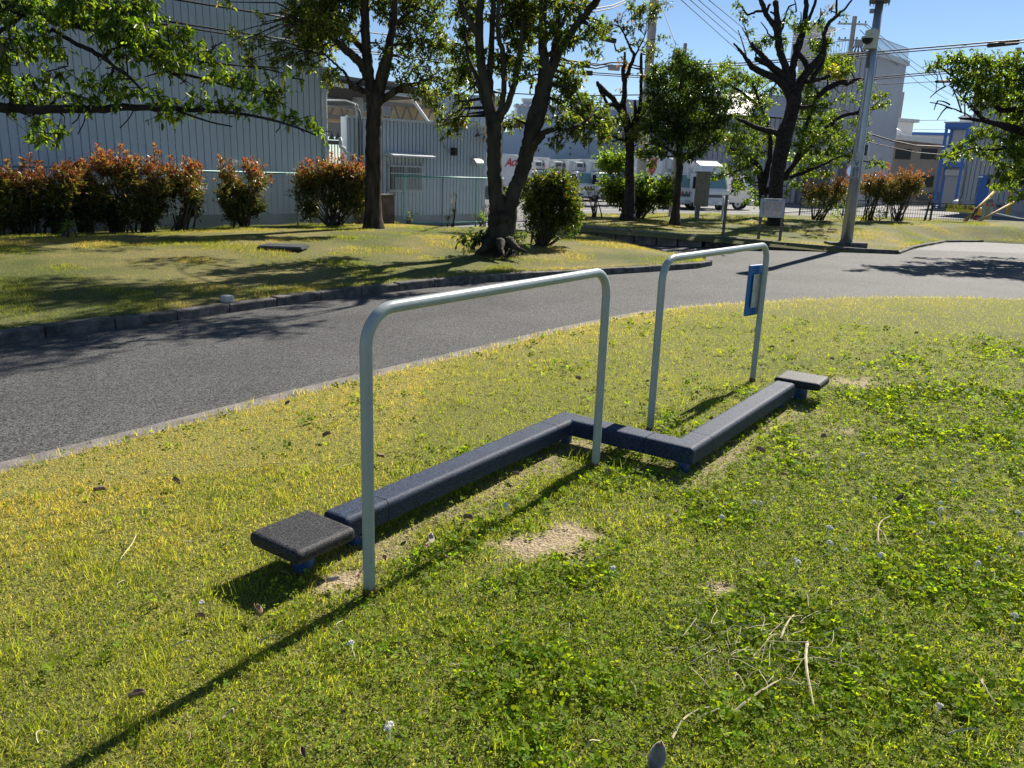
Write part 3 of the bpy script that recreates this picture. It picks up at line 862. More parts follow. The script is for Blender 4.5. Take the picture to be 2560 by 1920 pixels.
def stool(c, sx, sy, ang, label):
    t = thing('step_stool', label, 'stool', (c[0], c[1], 0), 'rubber step stools at the beam ends', rz=ang)
    m = MB(); m.prism([(-sx, -sy), (sx, -sy), (sx, sy), (-sx, sy)], .108, .165)
    o = m.build('seat', m_rubk, t); bv = o.modifiers.new('corner', 'BEVEL'); bv.width = .022; bv.segments = 5; bv.limit_method = 'NONE'
    m = MB(); m.tube([(0, 0, -.06), (0, 0, .115)], [.042, .042], 18); m.tube([(0, 0, .095), (0, 0, .114)], [.06, .06], 18); m.build('leg', m_blue, t, smooth=True, angle=40)
    return t
cn = np.mean([gr(*q, .165) for q in ((623, 1327), (769, 1269), (882, 1318), (749, 1386))], axis=0)
cf = np.mean([gr(*q, .165) for q in ((1941.6, 941.5), (1970, 923), (2074, 939.5), (2041, 962))], axis=0)
s1 = stool(cn, .143, .14, math.radians(54.5), 'black square rubber step stool nearest the camera, left of the handrail post')
s2 = copy_tree(s1); s2.location = (cf[0], cf[1], 0); s2.rotation_euler.z = math.radians(56); s2.scale = (1.03, 1.12, 1)
s2['label'] = 'black square rubber step stool at the far right end of the beam'


def handrail(p, th, label):
    e = np.array([math.cos(th), math.sin(th)]); Wd, Hh, rc = 1.666, 1.0383, .125
    t = thing('handrail', label, 'handrail', (p[0], p[1], 0), 'grey green tube handrails', rz=th)
    pts = [(0, 0, -.05), (0, 0, .1), (0, 0, Hh - rc)]
    for k in range(1, 9): a = math.pi / 2 * k / 8; pts.append((rc - rc * math.cos(a), 0, Hh - rc + rc * math.sin(a)))
    for k in range(0, 9): a = math.pi / 2 * k / 8; pts.append((Wd - rc + rc * math.sin(a), 0, Hh - rc + rc * math.cos(a)))
    pts += [(Wd, 0, .1), (Wd, 0, -.05)]
    m = MB(); m.tube(pts, .0217, 24); m.build('tube', m_rail, t, smooth=True)
    for xx in (0, Wd):
        m = MB(); m.tube([(xx, 0, -.05), (xx, 0, .022), (xx, 0, .03)], [.0232, .0232, .0219], 20); m.build('foot', m_rust, t, smooth=True)
    return t
h1 = handrail((-.4897, 2.5973), .9685, 'pale grey green tube handrail bent to an arch, nearer of the two')
h2 = copy_tree(h1); h2.location = (.8446, 4.6191, 0); h2.rotation_euler.z = .9292
h2['label'] = 'farther pale grey green arched handrail with a blue sign on its post'
# sign board on the far handrail, seen edge-on from behind
pp = np.array([1.666, 0]); az = math.radians(-12)
m = MB(); cz = .70
m.obox((1.666 - .012, .050, cz), (.115 * math.cos(az), .115 * math.sin(az), 0), (-.011 * math.sin(az), .011 * math.cos(az), 0), (0, 0, .19))
sb_ = m.build('sign_board', m_signblue, h2, bevel=.02, segs=3); sb_['label'] = 'bright blue board'
m = MB(); m.obox((1.666 - .018, .0283, cz), (.075 * math.cos(az), .075 * math.sin(az), 0), (-.0025 * math.sin(az), .0025 * math.cos(az), 0), (0, 0, .125))
bp = m.build('back_plate', m_alu, sb_, bevel=.001)
for zz in (-.1, 0, .1):
    m = MB(); m.disc((1.666 - .018 - .06 * math.cos(az), .0255 - .06 * math.sin(az), cz + zz), (math.sin(az), -math.cos(az), 0), .006, .004, 10); m.build('rivet', m_chrome, sb_)
#@@BUILDINGS
# ------------------------------------------------------------------ chain-link fence
TF = 0.0
def fz(s): return .08
fen = thing('chain_link_fence', 'mint green chain link fence along the warehouse and annex walls', 'fence', PF(5, TF, .08))
S0, S1 = -3.5, on_t(1257, 500, 0)[0]
gap0, gap1 = on_t(893, 500, 0)[0], on_t(988, 500, 0)[0]
FT = 1.28
for a, b in ((S0, gap0), (gap1, S1)):
    for z, r in ((FT, .021), (.13, .019)):
        m = MB(); m.tube([PF(a, TF, z), PF(b, TF, z)], r, 10); m.build('rail', m_mint, fen, smooth=True)
    m = MB(); p = .056; zz0, zz1 = .14, FT - .01; hh = zz1 - zz0; k = a - hh
    while k < b:
        for sg in (1, -1):
            sa, sb2 = k, k + hh
            za, zb = (zz0, zz1) if sg > 0 else (zz1, zz0)
            if sa < a: za += (zb - za) * (a - sa) / hh; sa = a
            if sb2 > b: zb = za + (zb - za) * (b - sa) / (sb2 - sa); sb2 = b
            if sb2 > sa + .01: m.tube([PF(sa, TF + sg * .0018, za), PF(sb2, TF + sg * .0018, zb)], .0034, 3, cap=False)
        k += p
    m.build('wire_mesh', m_galv, fen)
for px in (-300, 85, 470, 745, 1012, 1108, 1192, 1255):
    s = on_t(px, 500, 0)[0]; m = MB(); m.tube([PF(s, TF + .03, -.1), PF(s, TF + .03, FT + .03)], .024, 12)
    o = m.build('post', m_dgrey if px in (745, 1108) else m_mint, fen, smooth=True, angle=40)
    if px in (745, 1108): o['label'] = 'dark brown fence post'
s = on_t(1235, 448, .0)[0]; m = MB(); m.obox(PF(s, -.03, 1.2), [U2[0] * .09, U2[1] * .09, 0], [N2[0] * .004, N2[1] * .004, 0], (0, 0, .05)); m.build('name_plate', mat('dark_green_plate', (.02, .10, .09), .5), fen)

# stone gate pillars, either side of the tree
for (pa, pb, ptop, lab) in ((889, 912, 503, 'crazy-paved stone gate pillar on the left of the forked tree trunk'), (956, 987, 490, 'crazy-paved stone gate pillar on the right of the forked tree trunk')):
    s0, z1 = on_t(pa, ptop, -.05); s1_, _ = on_t(pb, ptop, -.05)
    t = thing('gate_pillar', lab, 'pillar', PF((s0 + s1_) / 2, .1, .0), 'stone gate pillars in the fence')
    m = MB(); m.hexa([PF(s0, -.05, -.1), PF(s1_, -.05, -.1), PF(s1_, .35, -.1), PF(s0, .35, -.1), PF(s0, -.05, z1), PF(s1_, -.05, z1), PF(s1_, .35, z1), PF(s0, .35, z1)])
    m.build('shaft', mat('crazy_paving_stone', (.20, .15, .11), .9, col2=(.08, .06, .05), vscale=5, bump=.9, bscale=7), t, bevel=.02)
    m = MB(); m.hexa([PF(s0 - .02, -.07, z1), PF(s1_ + .02, -.07, z1), PF(s1_ + .02, .37, z1), PF(s0 - .02, .37, z1), PF(s0 - .02, -.07, z1 + .04), PF(s1_ + .02, -.07, z1 + .04), PF(s1_ + .02, .37, z1 + .04), PF(s0 - .02, .37, z1 + .04)])
    m.build('cap', m_conc, t, bevel=.008)


def corr(m, sa, sb, t, zlo, zhi, pitch=.2, gap=.024, dep=.022, fn=PF):
    """ribbed steel cladding as a folded sheet; zhi may be a function of s"""
    zh = zhi if callable(zhi) else (lambda s: zhi)
    prof = []; s = sa
    while s < sb:
        prof += [(s, t), (min(s + pitch - gap, sb), t)]
        if s + pitch < sb: prof += [(s + pitch - gap * .85, t + dep), (s + pitch - gap * .15, t + dep)]
        s += pitch
    vs = []
    for s, tt in prof: vs += [fn(s, tt, zlo), fn(s, tt, zh(s))]
    m.add(vs, [(2 * i, 2 * i + 2, 2 * i + 3, 2 * i + 1) for i in range(len(prof) - 1)])


def slab(m, sa, sb, ta, tb, za, zb, fn=PF, mi=0):
    m.hexa([fn(sa, ta, za), fn(sb, ta, za), fn(sb, tb, za), fn(sa, tb, za), fn(sa, ta, zb), fn(sb, ta, zb), fn(sb, tb, zb), fn(sa, tb, zb)], mi)


# ------------------------------------------------------------------ warehouse (big, left)
TW = 1.0
sW = on_t(817, 350, TW)[0]
wh = thing('warehouse', 'tall blue grey ribbed steel warehouse rising out of the picture on the left', 'building', PF(sW - 8, TW + 5, 0))
m = MB(); corr(m, -16, sW, TW, .35, 11.5, .152, .022, .024)
m.build('wall', m_ware, wh)
m = MB(); slab(m, -16, sW - .01, TW - .02, TW + .1, -.2, .35); m.build('wainscot', m_wbase, wh)
m = MB(); m.quad(PF(sW, TW, -.2), PF(sW, TW + 16, -.2), PF(sW, TW + 16, 11.5), PF(sW, TW, 11.5)); m.quad(PF(-16, TW, -.2), PF(-16, TW + 16, -.2), PF(-16, TW + 16, 11.5), PF(-16, TW, 11.5))
m.quad(PF(-16, TW + 16, -.2), PF(sW, TW + 16, -.2), PF(sW, TW + 16, 11.5), PF(-16, TW + 16, 11.5)); m.build('side_wall', m_ware, wh)
m = MB(); slab(m, -16.2, sW + .15, TW - .3, TW + 16.2, 11.5, 11.75); m.build('roof', m_roof, wh)
for (xa, ya, xb, yb) in ((0, 341, 190, 347), (330, 353, 485, 361), (40, 178, 200, 197), (120, 205, 330, 214)):
    (sa, za), (sb2, zb) = on_t(xa, ya, TW), on_t(xb, yb, TW); zz = (za + zb) / 2
    m = MB(); slab(m, sa, sb2, TW - .004, TW + .002, zz - .012, zz + .012); m.build('sheet_lap', m_ware, wh)
sa, za = on_t(-40, 84, TW); sb2, zb = on_t(57, 106, TW)
m = MB(); slab(m, sa, sb2, TW - .35, TW - .003, (za + zb) / 2 - .02, (za + zb) / 2 + .07); o = m.build('window_hood', m_lwhite, wh)
m = MB(); slab(m, sa + .1, sb2 - .25, TW - .03, TW - .004, zb - .8, zb - .02); m.build('window', mat('brown_shutter', (.12, .09, .08), .7), wh)
sd_ = on_t(814, 300, TW - .09)[0]
zt_ = on_t(830, 232, TW - .09)[1]
dp = MB(); dp.tube([PF(sd_ + .10, TW - .09, zt_ + .22), PF(sd_ + .10, TW - .09, zt_ + .08), PF(sd_ + .02, TW - .09, zt_ - .02), PF(sd_, TW - .09, zt_ - .14), PF(sd_, TW - .09, .0)], .042, 12)
o = dp.build('downpipe', m_lwhite, wh, smooth=True, angle=50)
m = MB(); slab(m, sd_ + .0, sd_ + .22, TW - .2, TW + .02, zt_ + .2, zt_ + .55); m.build('rain_hopper', m_lwhite, o)
m = MB(); m.tube([PF(sd_ - .02, TW - .06, zt_ + .5), PF(sd_ - .02, TW - .06, zt_ + 1.7)], .02, 8); m.build('vent_pipe', m_white, wh, smooth=True)

# ------------------------------------------------------------------ low annex
TA = .9
sA0 = on_t(868, 400, TA)[0]; sA1 = on_t(1214, 430, TA)[0]
pa = [on_t(*q, TA) for q in ((867, 291), (953, 297.5), (1057, 305), (1215, 317))]
def ztA(s): return float(np.interp(s, [p_[0] for p_ in pa], [p_[1] for p_ in pa]))
an = thing('annex', 'low pale grey ribbed steel annex with a barred window behind the fence', 'building', PF((sA0 + sA1) / 2, TA + 2, 0))
zA = on_t(1100, 537, TA)[1]
m = MB(); corr(m, sA0, sA1, TA, zA, ztA, .118, .034, .035); m.build('wall', m_ware2, an)
m = MB(); slab(m, sA0, sA1, TA - .02, TA + .05, -.3, zA); m.build('wainscot', m_wbase, an)
m = MB()
for ss, dp_ in ((sA0, .25), (sA1, 3.2)): m = MB(); m.quad(PF(ss, TA, -.3), PF(ss, TA + dp_, -.3), PF(ss, TA + dp_, ztA(ss)), PF(ss, TA, ztA(ss))); m.build('side_wall', m_ware2, an)
m = MB(); m.add([PF(sA0, TA + .01, ztA(sA0)), PF(sA1, TA + .01, ztA(sA1)), PF(sA1, TA + 3.2, ztA(sA1) - .1), PF(sA0, TA + .25, ztA(sA0) - .02)], [(0, 1, 2, 3)])
m.build('roof', m_roof, an)
ss = [p_[0] for p_ in pa]
m = MB()
for a, b in zip(ss, ss[1:]):
    za, zb = ztA(a), ztA(b)
    m.hexa([PF(a, TA - .03, za - .03), PF(b, TA - .03, zb - .03), PF(b, TA + .05, zb - .03), PF(a, TA + .05, za - .03), PF(a, TA - .03, za + .03), PF(b, TA - .03, zb + .03), PF(b, TA + .05, zb + .03), PF(a, TA + .05, za + .03)])
m.build('coping', m_lwhite, an)
# window with bars and hood
(w0, wz1), (w1, wz0) = on_t(972, 416, TA), on_t(1051, 474, TA)
win = MB(); slab(win, w0, w1, TA - .02, TA + .004, wz0, wz1); wo = win.build('window', m_glass, an)
m = MB()
for (a, b, c, d) in ((w0 - .05, w0, wz0 - .05, wz1 + .10), (w1, w1 + .05, wz0 - .05, wz1 + .10), (w0 - .05, w1 + .05, wz1 + .002, wz1 + .045), (w0 - .05, w1 + .05, wz0 - .05, wz0 - .002), ((w0 + w1) / 2 - .02, (w0 + w1) / 2 + .02, wz0, wz1)):
    slab(m, a, b, TA - .05, TA - .004, c, d)
m.build('frame', m_lwhite, wo)
m = MB(); nb = 21
for i in range(nb):
    s_ = w0 + (w1 - w0) * (i + .5) / nb; m.tube([PF(s_, TA - .10, wz0 - .06), PF(s_, TA - .10, wz1 + .02)], .009, 6)
for zz in (wz0 - .05, (wz0 + wz1) / 2 + .12, wz1 + .01): slab(m, w0 - .04, w1 + .04, TA - .112, TA - .088, zz - .012, zz + .012)
m.build('grille', m_lwhite, wo)
m = MB(); m.hexa([PF(w0 - .12, TA - .38, wz1 + .24), PF(w1 + .22, TA - .38, wz1 + .24), PF(w1 + .22, TA - .02, wz1 + .27), PF(w0 - .12, TA - .02, wz1 + .27),
                  PF(w0 - .12, TA - .38, wz1 + .28), PF(w1 + .22, TA - .38, wz1 + .28), PF(w1 + .22, TA - .02, wz1 + .36), PF(w0 - .12, TA - .02, wz1 + .36)])
m.build('hood', m_lwhite, wo)
# vent hood
(v0, vz1), (v1, vz0) = on_t(1176, 395, TA), on_t(1194, 412, TA)
prof = []
for k in range(9):
    a = math.pi / 2 * k / 8; prof.append((TA - .03 - .25 * math.sin(a), vz1 - .12 * (1 - math.cos(a)) * 1.6))
prof += [(TA - .28, vz0), (TA - .03, vz0)]
m = MB(); m.extr([PF(v0, a, b) for a, b in prof], PF(v1, 0, 0) - PF(v0, 0, 0)); m.build('vent_hood', m_alu, an)
# conduit with black lamp box
c1, cz = on_t(1130, 379, TA)
m = MB(); cc = on_t(1105, 330, TA)
m.tube([PF(cc[0], TA - .04, ztA(cc[0]) + .5), PF(cc[0], TA - .04, cz + .35), PF(cc[0] + .05, TA - .04, cz + .15), PF(cc[0] + .18, TA - .04, cz + .03), PF(c1, TA - .04, cz)], .016, 8)
o = m.build('conduit', m_grey, an, smooth=True); m = MB(); slab(m, c1 - .05, c1 + .06, TA - .16, TA - .01, cz - .10, cz + .10); m.build('lamp_box', m_black, o)
# service pipes at the left corner
for i, (px, dz) in enumerate(((893, 1.0), (899, .95), (904, .6))):
    s_ = on_t(px, 400, TA - .06)[0]
    m = MB(); zt2 = ztA(s_) + dz * .35
    m.tube([PF(s_ - .55, TA + .5, zt2 + .02), PF(s_ - .2, TA + .1, zt2 + .02), PF(s_ - .04, TA - .06, zt2 - .05), PF(s_, TA - .06, zt2 - .25), PF(s_, TA - .06, .2)], .015, 8); m.build('service_pipe', m_lwhite if i == 0 else m_dgrey, an, smooth=True)

# ------------------------------------------------------------------ open canopy roof with trusses behind the annex
TC = 4.2
ca = thing('loading_canopy', 'open loading canopy with a dark roof and tan trussed end, behind the annex', 'canopy', PF(sA0 + 1, TC + 4, 0))
fa, fb_ = on_t(836, 198, TC), on_t(1058, 236, TC)
def fzc(s): return float(np.interp(s, [fa[0], fb_[0]], [fa[1], fb_[1]]))
m = MB()
a, b = fa[0], fb_[0]; fd = .17
m.hexa([PF(a, TC, fzc(a) - fd), PF(b, TC, fzc(b) - fd * .75), PF(b, TC + .2, fzc(b) - fd * .75), PF(a, TC + .2, fzc(a) - fd), PF(a, TC, fzc(a)), PF(b, TC, fzc(b)), PF(b, TC + .2, fzc(b)), PF(a, TC + .2, fzc(a))])
m.build('fascia', mat('blue_white_fascia', (.55, .60, .66), .5), ca)
m = MB(); D = 13
for (a, b) in ((sW + .05, fb_[0]),):
    m.hexa([PF(a, TC + .2, fzc(a) - .12), PF(b, TC + .2, fzc(b) - .12), PF(b, TC + D, fzc(b) - .12), PF(a, TC + D, fzc(a) - .12), PF(a, TC - .15, fzc(a) + .05), PF(b, TC - .15, fzc(b) + .05), PF(b, TC + D, fzc(b) + .05), PF(a, TC + D, fzc(a) + .05)])
m.build('roof', m_dark, ca)
m = MB(); a, b = sW + .05, fb_[0]
m.hexa([PF(a, TC - .2, fzc(a) + .06), PF(b, TC - .2, fzc(b) + .06), PF(b, TC + D, fzc(b) + .06), PF(a, TC + D, fzc(a) + .06), PF(a, TC - .2, fzc(a) + .16), PF(b, TC - .2, fzc(b) + .16), PF(b, TC + D, fzc(b) + .16), PF(a, TC + D, fzc(a) + .16)])
m.build('roof_sheet', m_roof, ca)
(ba, bz), (bb, bz2) = on_t(815, 250, TC + 3), on_t(916, 271, TC + 3)
m = MB(); m.hexa([PF(ba, TC + 3, bz - .14), PF(bb + 1, TC + 3, bz2 - .17), PF(bb + 1, TC + 3.2, bz2 - .17), PF(ba, TC + 3.2, bz - .14), PF(ba, TC + 3, bz + .14), PF(bb + 1, TC + 3, bz2 + .10), PF(bb + 1, TC + 3.2, bz2 + .10), PF(ba, TC + 3.2, bz + .14)])
m.build('beam', m_grey, ca)
TT = TC + D
(t0, tz1), (t1, tz0) = on_t(812, 262, TT), on_t(1090, 300, TT)
tzt = on_t(1000, 262, TT)[1]; tzb = on_t(1000, 294, TT)[1]
m = MB(); slab(m, t0 - 1, t1 + .3, TT + .3, TT + .4, tzb - .8, tzt + .8); m.build('end_panel', m_tan, ca)
for tq, nm in ((TT, 'truss'), (TC + 8, 'truss')):
    m = MB(); a0, a1_ = t0 - .5, (t1 if tq == TT else on_t(985, 300, tq)[0])
    dz_ = 0 if tq == TT else .35
    slab(m, a0, a1_, tq, tq + .12, tzb - .30 + dz_, tzb - .12 + dz_); slab(m, a0, a1_, tq, tq + .12, tzt - .05 + dz_, tzt + .1 + dz_)
    k = 0; st_ = (tzt - tzb) * .75; s_ = a0
    while s_ < a1_ - st_:
        za, zb = (tzb - .2, tzt) if k % 2 == 0 else (tzt, tzb - .2)
        m.tube([PF(s_, tq + .06, za + dz_), PF(s_ + st_ * .8, tq + .06, zb + dz_)], .05, 6); s_ += st_ * .9; k += 1
    m.build(nm, mat('brown_grey_steel', (.20, .17, .15), .6), ca)
for px in (900, 1089):
    tq = TC + (2 if px == 900 else 9); s_ = on_t(px, 280, tq)[0]; wd_ = .13 if px == 900 else .2
    m = MB(); slab(m, s_ - wd_, s_ + wd_, tq, tq + .2, -.3, fzc(s_) - .1); m.build('column', m_lwhite, ca)
m = MB(); s_ = on_t(1089, 290, TC + 9)[0]; z_ = on_t(1089, 290, TC + 9)[1]
m.tube([PF(s_ - 1.6, TC + 9, z_ + .9), PF(s_ - .1, TC + 9, z_ - .6)], .07, 6); m.build('brace', m_lwhite, ca)
m = MB(); (q0, z0_), (q1, z1_) = on_t(815, 340, TC + 2.4), on_t(868, 309, TC + 2.4)
slab(m, q0, q1 + .4, TC + 2.4, TC + 2.6, z0_, z1_); o = m.build('back_wall', mat('dusty_plaster', (.45, .42, .40), .9), ca)
gate = thing('sliding_gate', 'dark barred gate in the gap between warehouse and annex', 'gate', PF(sW + .5, TA + 1.2, 0))
g0_, gz1 = on_t(822, 338, TA + 1.2); g1_, _ = on_t(866, 338, TA + 1.2)
m = MB(); slab(m, g0_ - .1, g1_ + .1, TA + 1.2, TA + 1.25, gz1 - .22, gz1 - .12); slab(m, g0_ - .1, g1_ + .1, TA + 1.2, TA + 1.25, .1, .2); m.build('frame', m_dgrey, gate)
m = MB(); s_ = g0_
while s_ < g1_: m.tube([PF(s_, TA + 1.22, .2), PF(s_, TA + 1.22, gz1 - .2)], .014, 5); s_ += .09
m.build('bar', m_dgrey, gate)['kind'] = 'stuff'
m = MB(); k = 0; s_ = g0_
while s_ < g1_ - .1:
    m.extr([PF(s_, TA + 1.2, gz1 - .1), PF(s_ + .17, TA + 1.2, gz1 - .1), PF(s_ + .085, TA + 1.2, gz1 + .12)], PF(0, .02, 0) - PF(0, 0, 0)); s_ += .18
m.build('spike', m_dgrey, gate)
m = MB(); slab(m, sW + .05, sA0 + 1, TA + 2.6, TA + 2.7, -.3, gz1 - .1); m.build('gap_shade_panel', m_dark, gate)  # near-black sheet added to stand in for the shade inside the gap
pz = on_t(852, 370, TA - .2)
dpo = MB(); q_ = [on_t(*p_, TA - .2) for p_ in ((850, 345), (852, 358), (851, 366), (861, 372), (862, 380), (880, 388), (884, 392), (884, 430))]
dpo.tube([PF(a, TA - .2, b) for a, b in q_], .045, 10); o = dpo.build('drain_pipe', m_lwhite, smooth=True, org=PF(q_[0][0], TA - .2, .3)); tag(o, 'white kinked drain pipe beside the barred gate at the annex corner', 'pipe')


# ------------------------------------------------------------------ far buildings: faces given by two pixels of their foot line
class Face:
    def __init__(s, xa, Ya, xb, Yb, z0=-.55):
        s.a = at(xa, 450, Ya)[:2]; s.b = at(xb, 450, Yb)[:2]; s.u = (s.b - s.a) / np.linalg.norm(s.b - s.a); s.n = np.array([-s.u[1], s.u[0]]); s.L = np.linalg.norm(s.b - s.a); s.z0 = z0
        if s.n @ s.a < 0: s.n = -s.n

    def __call__(s, q, t, z): p = s.a + s.u * q + s.n * t; return np.array([p[0], p[1], z])

    def px(s, x, y, t=0.0):
        d = ray(x, y); k = (t - (EYEP[:2] - s.a) @ s.n) / (d[:2] @ s.n); p = EYEP + d * k
        return (p[:2] - s.a) @ s.u, p[2]

    def rect(s, m, x0, y0, x1, y1, t0=-.04, t1=.02, mi=0):
        """box standing proud of the face that covers the pixel rectangle"""
        (q0, z1), (q1, z0) = s.px(x0, (y0 + y0) / 2), s.px(x1, y1)
        qb = s.px(x0, y1)[0]; qt = s.px(x1, y0)[0]
        q0 = (q0 + qb) / 2; q1 = (q1 + qt) / 2
        slab(m, q0, q1, t0, t1, z0, z1, s, mi)

    def shell(s, root, mat_, top, depth, name='wall', q0=None, q1=None, ribs=None, roof=m_roof):
        q0 = 0 if q0 is None else q0; q1 = s.L if q1 is None else q1
        zt = top if callable(top) else (lambda q: top)
        m = MB()
        if ribs: corr(m, q0, q1, 0, s.z0 - .3, zt, ribs, ribs * .22, ribs * .2, s)
        else: m.add([s(q0, 0, s.z0 - .3), s(q1, 0, s.z0 - .3), s(q1, 0, zt(q1)), s(q0, 0, zt(q0))], [(0, 1, 2, 3)])
        o = m.build(name, mat_, root); m = MB()
        for q in (q0, q1): m.quad(s(q, 0, s.z0 - .3), s(q, depth, s.z0 - .3), s(q, depth, zt(q)), s(q, 0, zt(q)))
        m.quad(s(q0, depth, s.z0 - .3), s(q1, depth, s.z0 - .3), s(q1, depth, zt(q1)), s(q0, depth, zt(q0)))
        m.build('side_wall', mat_, root)
        m = MB(); m.add([s(q0, .01, zt(q0) - .02), s(q1, .01, zt(q1) - .02), s(q1, depth - .01, zt(q1) - .02), s(q0, depth - .01, zt(q0) - .02)], [(0, 1, 2, 3)]); m.build('roof', roof, root)
        return o


# long blue-grey depot behind the trucks
f = Face(1050, 84, 1665, 86)
b = thing('depot_building', 'long windowless blue grey depot behind the row of delivery trucks', 'building', f(f.L / 2, 6, f.z0))
zt = f.px(1400, 271)[1]
f.shell(b, m_bluegrey, zt, 14, q0=f.px(1292, 300)[0], q1=f.px(1560, 300)[0])
f.shell(b, m_ware, f.px(1150, 236)[1], 14, 'ribbed_wing', q0=0, q1=f.px(1258, 300)[0], ribs=.6)
f.shell(b, m_bluegrey, f.px(1275, 330)[1], 10, 'low_wing', q0=f.px(1258, 300)[0], q1=f.px(1292, 300)[0])
f.shell(b, mat('pale_blue_grey_wall', (.50, .55, .60), .7), f.px(1600, 250)[1], 16, 'gable_wing', q0=f.px(1560, 300)[0], q1=f.L)
m = MB(); q = f.px(1292, 300)[0]; e = f.px(1560, 300)[0]
while q < e - .4: m.tube([f(q, -.15, zt + .1), f(q, 3, zt + .25)], .22, 6); q += .5
m.build('corrugated_eave', m_lwhite, b)
m = MB(); f.rect(m, 1502, 332, 1541, 386); m.build('cream_panel', m_cream, b)
m = MB(); f.rect(m, 1472, 300, 1475, 384); m.build('downpipe', m_grey, b)
m = MB(); f.rect(m, 1285, 306, 1309, 321); m.build('window', mat('brown_window', (.10, .07, .06), .4), b)
m = MB(); qv, zv = f.px(1328, 248, 3)
for (w0_, w1_, h0, h1) in ((1.0, .55, 0, -.9), (.5, .5, -.9, -2)):
    m.hexa([f(qv - w1_, 2.5, zv + h1), f(qv + w1_, 2.5, zv + h1), f(qv + w1_, 3.5, zv + h1), f(qv - w1_, 3.5, zv + h1), f(qv - w0_, 2.2, zv + h0), f(qv + w0_, 2.2, zv + h0), f(qv + w0_, 3.8, zv + h0), f(qv - w0_, 3.8, zv + h0)])
o = m.build('roof_ventilator', m_lwhite, b)
for (x_, y_) in ((1346, 376), (1425, 370), (1425, 385)):
    m = MB(); f.rect(m, x_ - 1.5, y_ - 3, x_ + 1.5, y_ + 3, -.12); m.build('wall_lamp', m_dgrey, b)

# grey ribbed hall with a pale pitched roof
f = Face(1612, 74, 1992, 78)
b = thing('ribbed_hall', 'grey ribbed steel hall with a pale pitched roof behind the dense tree', 'building', f(f.L / 2, 6, f.z0))
f.shell(b, mat('grey_ribbed_cladding', (.34, .35, .38), .6), f.px(1740, 285)[1], 14, ribs=.5)
m = MB(); ze = f.px(1800, 285)[1]; qa, qb_ = f.px(1790, 285)[0], f.L
qr, zr = f.px(1905, 232, 2)
m.hexa([f(qa, -.2, ze), f(qb_, -.2, ze), f(qb_, 13, ze), f(qa, 13, ze), f(qa + 2.5, 3, zr), f(qb_, 3, zr), f(qb_, 10, zr), f(qa + 2.5, 10, zr)]); m.build('pitched_roof', mat('pale_metal_roof', (.62, .58, .56), .5), b)  # roof sheet in one even pale colour

# tall grey building with roof tower
f = Face(1962, 80, 2152, 75)
b = thing('office_tower', 'tall grey building with roof railings and a stair tower on top', 'building', f(f.L / 2, 6, f.z0))
ztb = f.px(2080, 150)[1]
f.shell(b, mat('grey_panel_wall', (.40, .41, .44), .6, var=.05, vscale=.4), ztb, 7, ribs=.45)
m = MB(); slab(m, -.4, f.L + .2, -.35, 7.2, ztb, ztb + .45, f); m.build('parapet', m_lwhite, b)
m = MB(); (q0, z1), (q1, z0) = f.px(1984, 74, 4), f.px(2038, 140, 4); slab(m, q0, q1, 4, 6.8, ztb + .4, z1, f); o = m.build('stair_tower', mat('tower_panel', (.44, .43, .45), .6), b)
m = MB(); slab(m, q0 - .2, q1 + .3, 3.7, 7.1, z1, z1 + .35, f); m.build('cap', m_lwhite, o)
m = MB(); slab(m, q1 - 1.0, q1 - .3, 3.95, 4.02, z1 - 2.3, z1 - 1.1, f); m.build('window', m_board, o)
m = MB(); zr = ztb + .45
for (qa, qb_, ta, tb) in ((-.2, f.L, -.2, -.2), (f.L, f.L, -.2, 7)):
    for h_ in (.35, 1.35): m.tube([f(qa, ta, zr + h_ - .3), f(qb_, tb, zr + h_ - .3)], .035, 5)
    n_ = 30
    for i in range(n_ + 1):
        k = i / n_; m.tube([f(qa + (qb_ - qa) * k, ta + (tb - ta) * k, zr), f(qa + (qb_ - qa) * k, ta + (tb - ta) * k, zr + 1.05)], .022, 4)
m.build('roof_railing', m_grey, b)
m = MB(); f.rect(m, 2022, 405, 2112, 500, -.05); m.build('roller_shutter', mat('shutter_slats', (.13, .14, .15), .6, var=.25, vscale=3, stretch=(.01, .01, 8)), b)
m = MB(); f.rect(m, 2157, 362, 2170, 389, -.05); o = m.build('window', m_glass, b)
m = MB(); f.rect(m, 2154, 358, 2157, 391, -.1); f.rect(m, 2170, 358, 2173, 391, -.1); f.rect(m, 2154, 389, 2173, 392, -.2); m.build('frame', m_lwhite, o)
m = MB(); f.rect(m, 2008, 428, 2016, 470, -.05); m.build('side_door', m_dgrey, b)

# beige low building with an eave, behind it white block and blue fascia
f = Face(2172, 92, 2362, 92)
b = thing('beige_workshop', 'low brown grey workshop with a pale curved eave and dark square windows', 'building', f(f.L / 2, 5, f.z0))
m_eave = m_lwhite
za, zb = f.px(2188, 345)[1], f.px(2340, 362)[1]
f.shell(b, m_brown, lambda q: za + (zb - za) * q / f.L, 8)
m = MB(); m.hexa([f(-.1, -2.0, za - .05), f(f.L - 1, -2.0, zb - .1), f(f.L - 1, .0, zb), f(-.1, .0, za), f(-.1, -2.0, za + .35), f(f.L - 1, -2.0, zb + .45), f(f.L - 1, 1, zb + .6), f(-.1, 1, za + .6)]); m.build('eave', m_eave, b)
for (x0, y0, x1, y1) in ((2238, 371, 2277, 399), (2302, 371, 2342, 399), (2251, 440, 2266, 462), (2297, 438, 2333, 468)):
    m = MB(); f.rect(m, x0, y0, x1, y1, -.06); m.build('window', m_glass, b)
m = MB(); f.rect(m, 2290, 478, 2345, 500, -.5); m.build('dark_plinth', m_dgrey, b)
